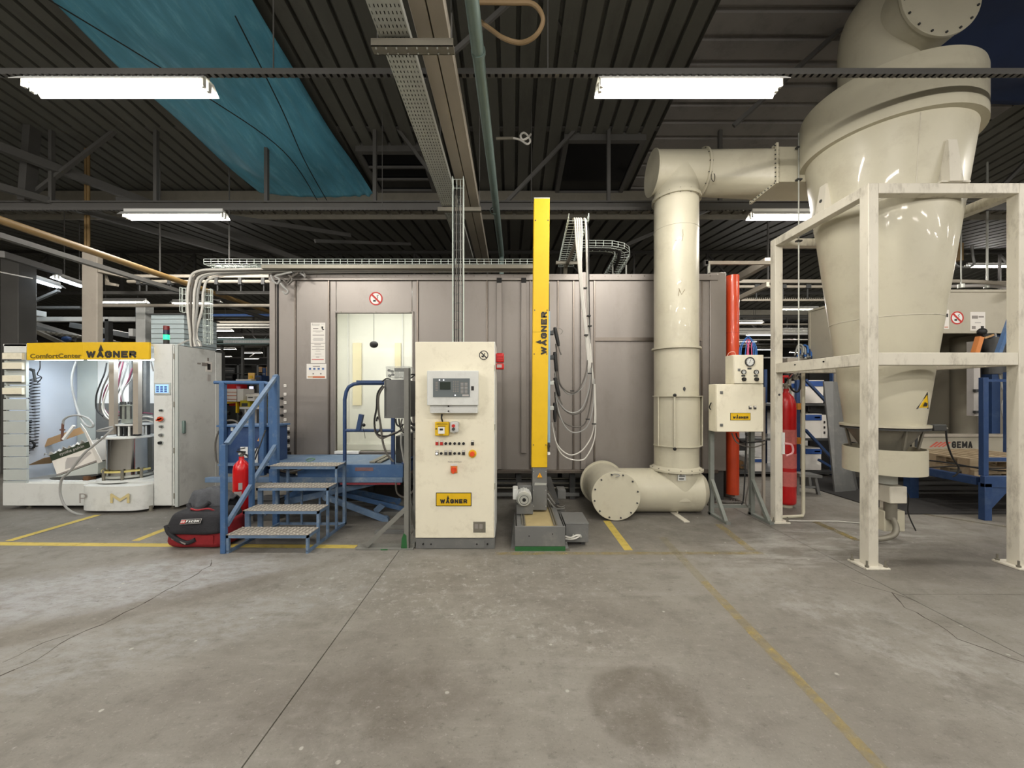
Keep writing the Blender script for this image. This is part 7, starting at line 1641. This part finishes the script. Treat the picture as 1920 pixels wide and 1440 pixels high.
G().box(X(1715,g_y), X(1892,g_y), g_y, g_y+.05, Z(860,g_y), Z(819,g_y)).build('lettering_board', BEI, t, bevel=.004); G().box(X(1713,g_y), X(1892,g_y), g_y-.02, g_y+.1, Z(819,g_y), Z(814,g_y)).build('sill', TRUNK, t)
G().box(X(1715,g_y), X(1720,g_y), g_y-.01, g_y, Z(860,g_y), Z(819,g_y)).build('board_edge', GREYD, t)
strokes('GEMA', (X(1784.5,g_y), g_y-.0005, Z(840,g_y)), (1,0,0), (0,0,1), X(1823,g_y)-X(1784.5,g_y), Z(827.5,g_y)-Z(840,g_y), INK, t, .23)
lz = mat('lozenge_red', (206,96,80), .5)
for k in range(4):
    cxk = X(1751.5+k*8.2-.5*k,g_y)-.01; zk = Z(833.5 + (k-1.5)*.2, g_y)
    G().prism([(cxk-.075,g_y-.002,zk-.045+k*.004),(cxk-.045,g_y-.002,zk-.05+k*.004),(cxk+.085,g_y-.002,zk+.038),(cxk+.05,g_y-.002,zk+.046)], (0,.002,0)).build('lozenge', lz, t)
for a, b_ in (((1866,625),(1872,690)), ((1885,700),(1878,760))): G().tube(smoothpath([P(a[0],a[1],6.3), P(a[0]+6,(a[1]+b_[1])/2,6.3), P(b_[0],b_[1],6.3), P(b_[0]+8,b_[1]+40,6.3)], 5), .012, 6).build('cable', HOSEG, t)
no_smoking(1794, 596, g_y, g_y-.001, .112, 'round red and white no smoking sign on the beige booth behind the cyclone')
paper(1819, 1847, 585, 620, g_y, g_y-.001, 'white notice with dark blocks right of the no smoking sign on the beige booth', [(.1,.5,.2,.36,INKG),(.55,.9,.22,.3,INKG),(.3,.7,.55,.6,INKL),(.1,.35,.75,.92,INKG),(.7,.9,.75,.9,INK)])
paper(1767, 1779, 581, 617, g_y, g_y-.001, 'narrow white notice left of the no smoking sign on the beige booth', [(.5,.85,.2,.38,INK),(.3,.85,.88,.92,INKO)])
t = thing('robot_arm', 'black and orange jointed arm on the beige rear booth', 'arm', P(1840, 640, 6.2))
G().bar(P(1828,662,6.2), P(1837,632,6.2), .07, .07).build('orange_link', mat('link_orange', (206,130,70), .5), t); G().ball(P(1841,622,6.2), .06, 12).bar(P(1840,626,6.2), P(1858,632,6.2), .05, .05).build('joint', BLACK, t)
G().lathe(X(1857,6.4), 6.35, [(.13,1.9),(.13,2.5)], 24).build('hose_drum', GREYD, t); G().bar(P(1845,634,6.18), P(1862,628,6.18), .03, .03).build('strap', CARDB, t)
t = thing('conveyor_curve', 'curved conveyor rail over the beige rear booth at right', 'conveyor', P(1830, 535, 6.9))
G().tube(smoothpath([P(1700,527,7.2), P(1780,527,7.2), P(1845,529,7.0), P(1890,534,6.6), P(1925,545,6.2)], 8), .035, 10).build('rail', TRUNK, t); G().tube(smoothpath([P(1780,537,7.2), P(1850,536,7.0), P(1900,542,6.6), P(1925,552,6.2)], 8), .03, 8).build('chain_guide', INKL, t)
for px in (1802, 1851): G().cyl((X(px,7.0),7.0,Z(534,7.0)), (X(px,7.0),7.0,5.8), .016 if px > 1820 else .010, 8).cyl((X(px,7.0),7.0,Z(540,7.0)),(X(px,7.0),7.0,Z(533,7.0)),.05,10).build('hanger', GALV, t)
t = thing('ceiling_hoist_box', 'ochre box with a looped cable hanging under the roof right of the cyclone', 'box', P(1800, 470, 7.5))
G().box(X(1797,7.5), X(1807,7.5), 7.5, 7.6, Z(488,7.5), Z(455,7.5)).build('body', OCHRE, t); G().tube(smoothpath([P(1822,460,7.4), P(1824,480,7.4), P(1826,495,7.4), P(1815,501,7.4), P(1796,499,7.4), P(1790,492,7.4)], 6), .02, 7).build('cable', GREYM, t)
G().cyl((X(1802,7.5),7.55,Z(455,7.5)), (X(1802,7.5),7.55,roofz(7.55)), .02, 8).build('hanger', TRUSS, t)
# blue work platform
t = thing('blue_work_platform', 'deep blue steel work platform with handrail right of the cyclone frame', 'platform', (6.4, 5.3, 0))
wx, wy = 5.90, 4.80
G().box(wx-.05, wx+.04, wy-.05, wy+.02, 0, Z(905,wy)).build('leg', BLUED, t, bevel=.004); G().box(X(1700,5.8), X(1716,5.8), 5.75, 5.85, 0, .5).build('leg', BLUED, t); G().box(7.0, 7.1, wy, wy+.1, 0, .45).build('leg', BLUED, t)
G().box(wx-.04, wx+.04, wy+.05, 6.2, .42, .52).build('side_beam', BLUED, t, bevel=.004); G().box(wx-.05, 8.2, wy-.05, wy, .41, .55).build('front_beam', BLUED, t, bevel=.004)
G().prism([(wx+.05, wy-.04, .42), (wx+.30, wy-.04, .42), (wx+.05, wy-.04, .15)], (0,.02,0)).build('gusset', BLUED, t)
G().box(wx-.02, 8.2, 6.1, 6.2, .42, .52).build('rear_beam', BLUED, t)
G().box(wx-.035, wx+.03, wy-.025, wy+.03, .55, Z(708,wy)).build('rail_post', BLUED, t, bevel=.004); G().box(X(1903,wy), X(1912,wy), wy-.02, wy+.03, .55, Z(708,wy)).build('rail_post', BLUED, t); G().box(X(1890,5.8), X(1899,5.8), 5.8, 5.86, .5, 1.9).build('rail_post', BLUED, t)
G().box(wx, 8.2, wy-.015, wy+.02, Z(716,wy), Z(711,wy)).box(wx, 8.2, wy-.015, wy+.02, Z(865,wy), Z(858,wy)).build('rail', BLUED, t)
G().bar(P(1868,672,5.3), P(1903,575,5.3), .05, .05).build('slanted_bar', BLUEP, t)
# pallets
def pallet(z, y0, label, x0=6.02):
    t = thing('wooden_pallet', label, 'pallet', (x0+.6, y0+.5, z), 'pallets on the blue platform')
    for i in range(3):
        for j in range(3): G().box(x0+i*.53, x0+i*.53+.14, y0+j*.40, y0+j*.40+.14, z+.022, z+.10).build('block', WOOD, t)
    for j in range(3): G().box(x0, x0+1.2, y0+j*.40, y0+j*.40+.12, z, z+.022).build('board', WOOD, t); G().box(x0, x0+1.2, y0+j*.40, y0+j*.40+.14, z+.10, z+.122).build('board', WOOD, t)
    for i in range(7): G().box(x0+i*.18, x0+i*.18+.12, y0, y0+.94, z+.122, z+.144).build('board', WOOD, t)
    return t
pallet(.43, 5.0, 'lower wooden pallet on the blue work platform'); pallet(.574, 5.05, 'upper wooden pallet on the blue work platform')
p3 = thing('wooden_pallet', 'wooden pallet farther right on the blue platform near the picture edge', 'pallet', (7.8, 5.4, .52), 'pallets on the blue platform')
for i in range(3): G().box(7.3+i*.4, 7.42+i*.4, 4.95, 5.9, .52, .64).build('block', WOOD, p3)
G().box(7.3, 8.2, 4.95, 5.9, .64, .66).build('board', WOOD, p3)
G().box(6.0, 8.1, 5.0, 6.1, .812, .816) 
t = thing('platform_cables', 'black cables lying across the pallets on the blue platform', 'cables', (6.6, 4.95, .7))
G().tube(smoothpath([P(1738,863,5.3), P(1780,868,5.1), P(1850,880,4.93), P(1925,885,4.9)], 6), .010, 6).tube(smoothpath([P(1738,877,5.3), P(1800,874,5.1), P(1860,878,4.93), P(1925,876,4.9)], 6), .008, 6).build('cable', BLACK, t)
# dark mesh mat under the platform
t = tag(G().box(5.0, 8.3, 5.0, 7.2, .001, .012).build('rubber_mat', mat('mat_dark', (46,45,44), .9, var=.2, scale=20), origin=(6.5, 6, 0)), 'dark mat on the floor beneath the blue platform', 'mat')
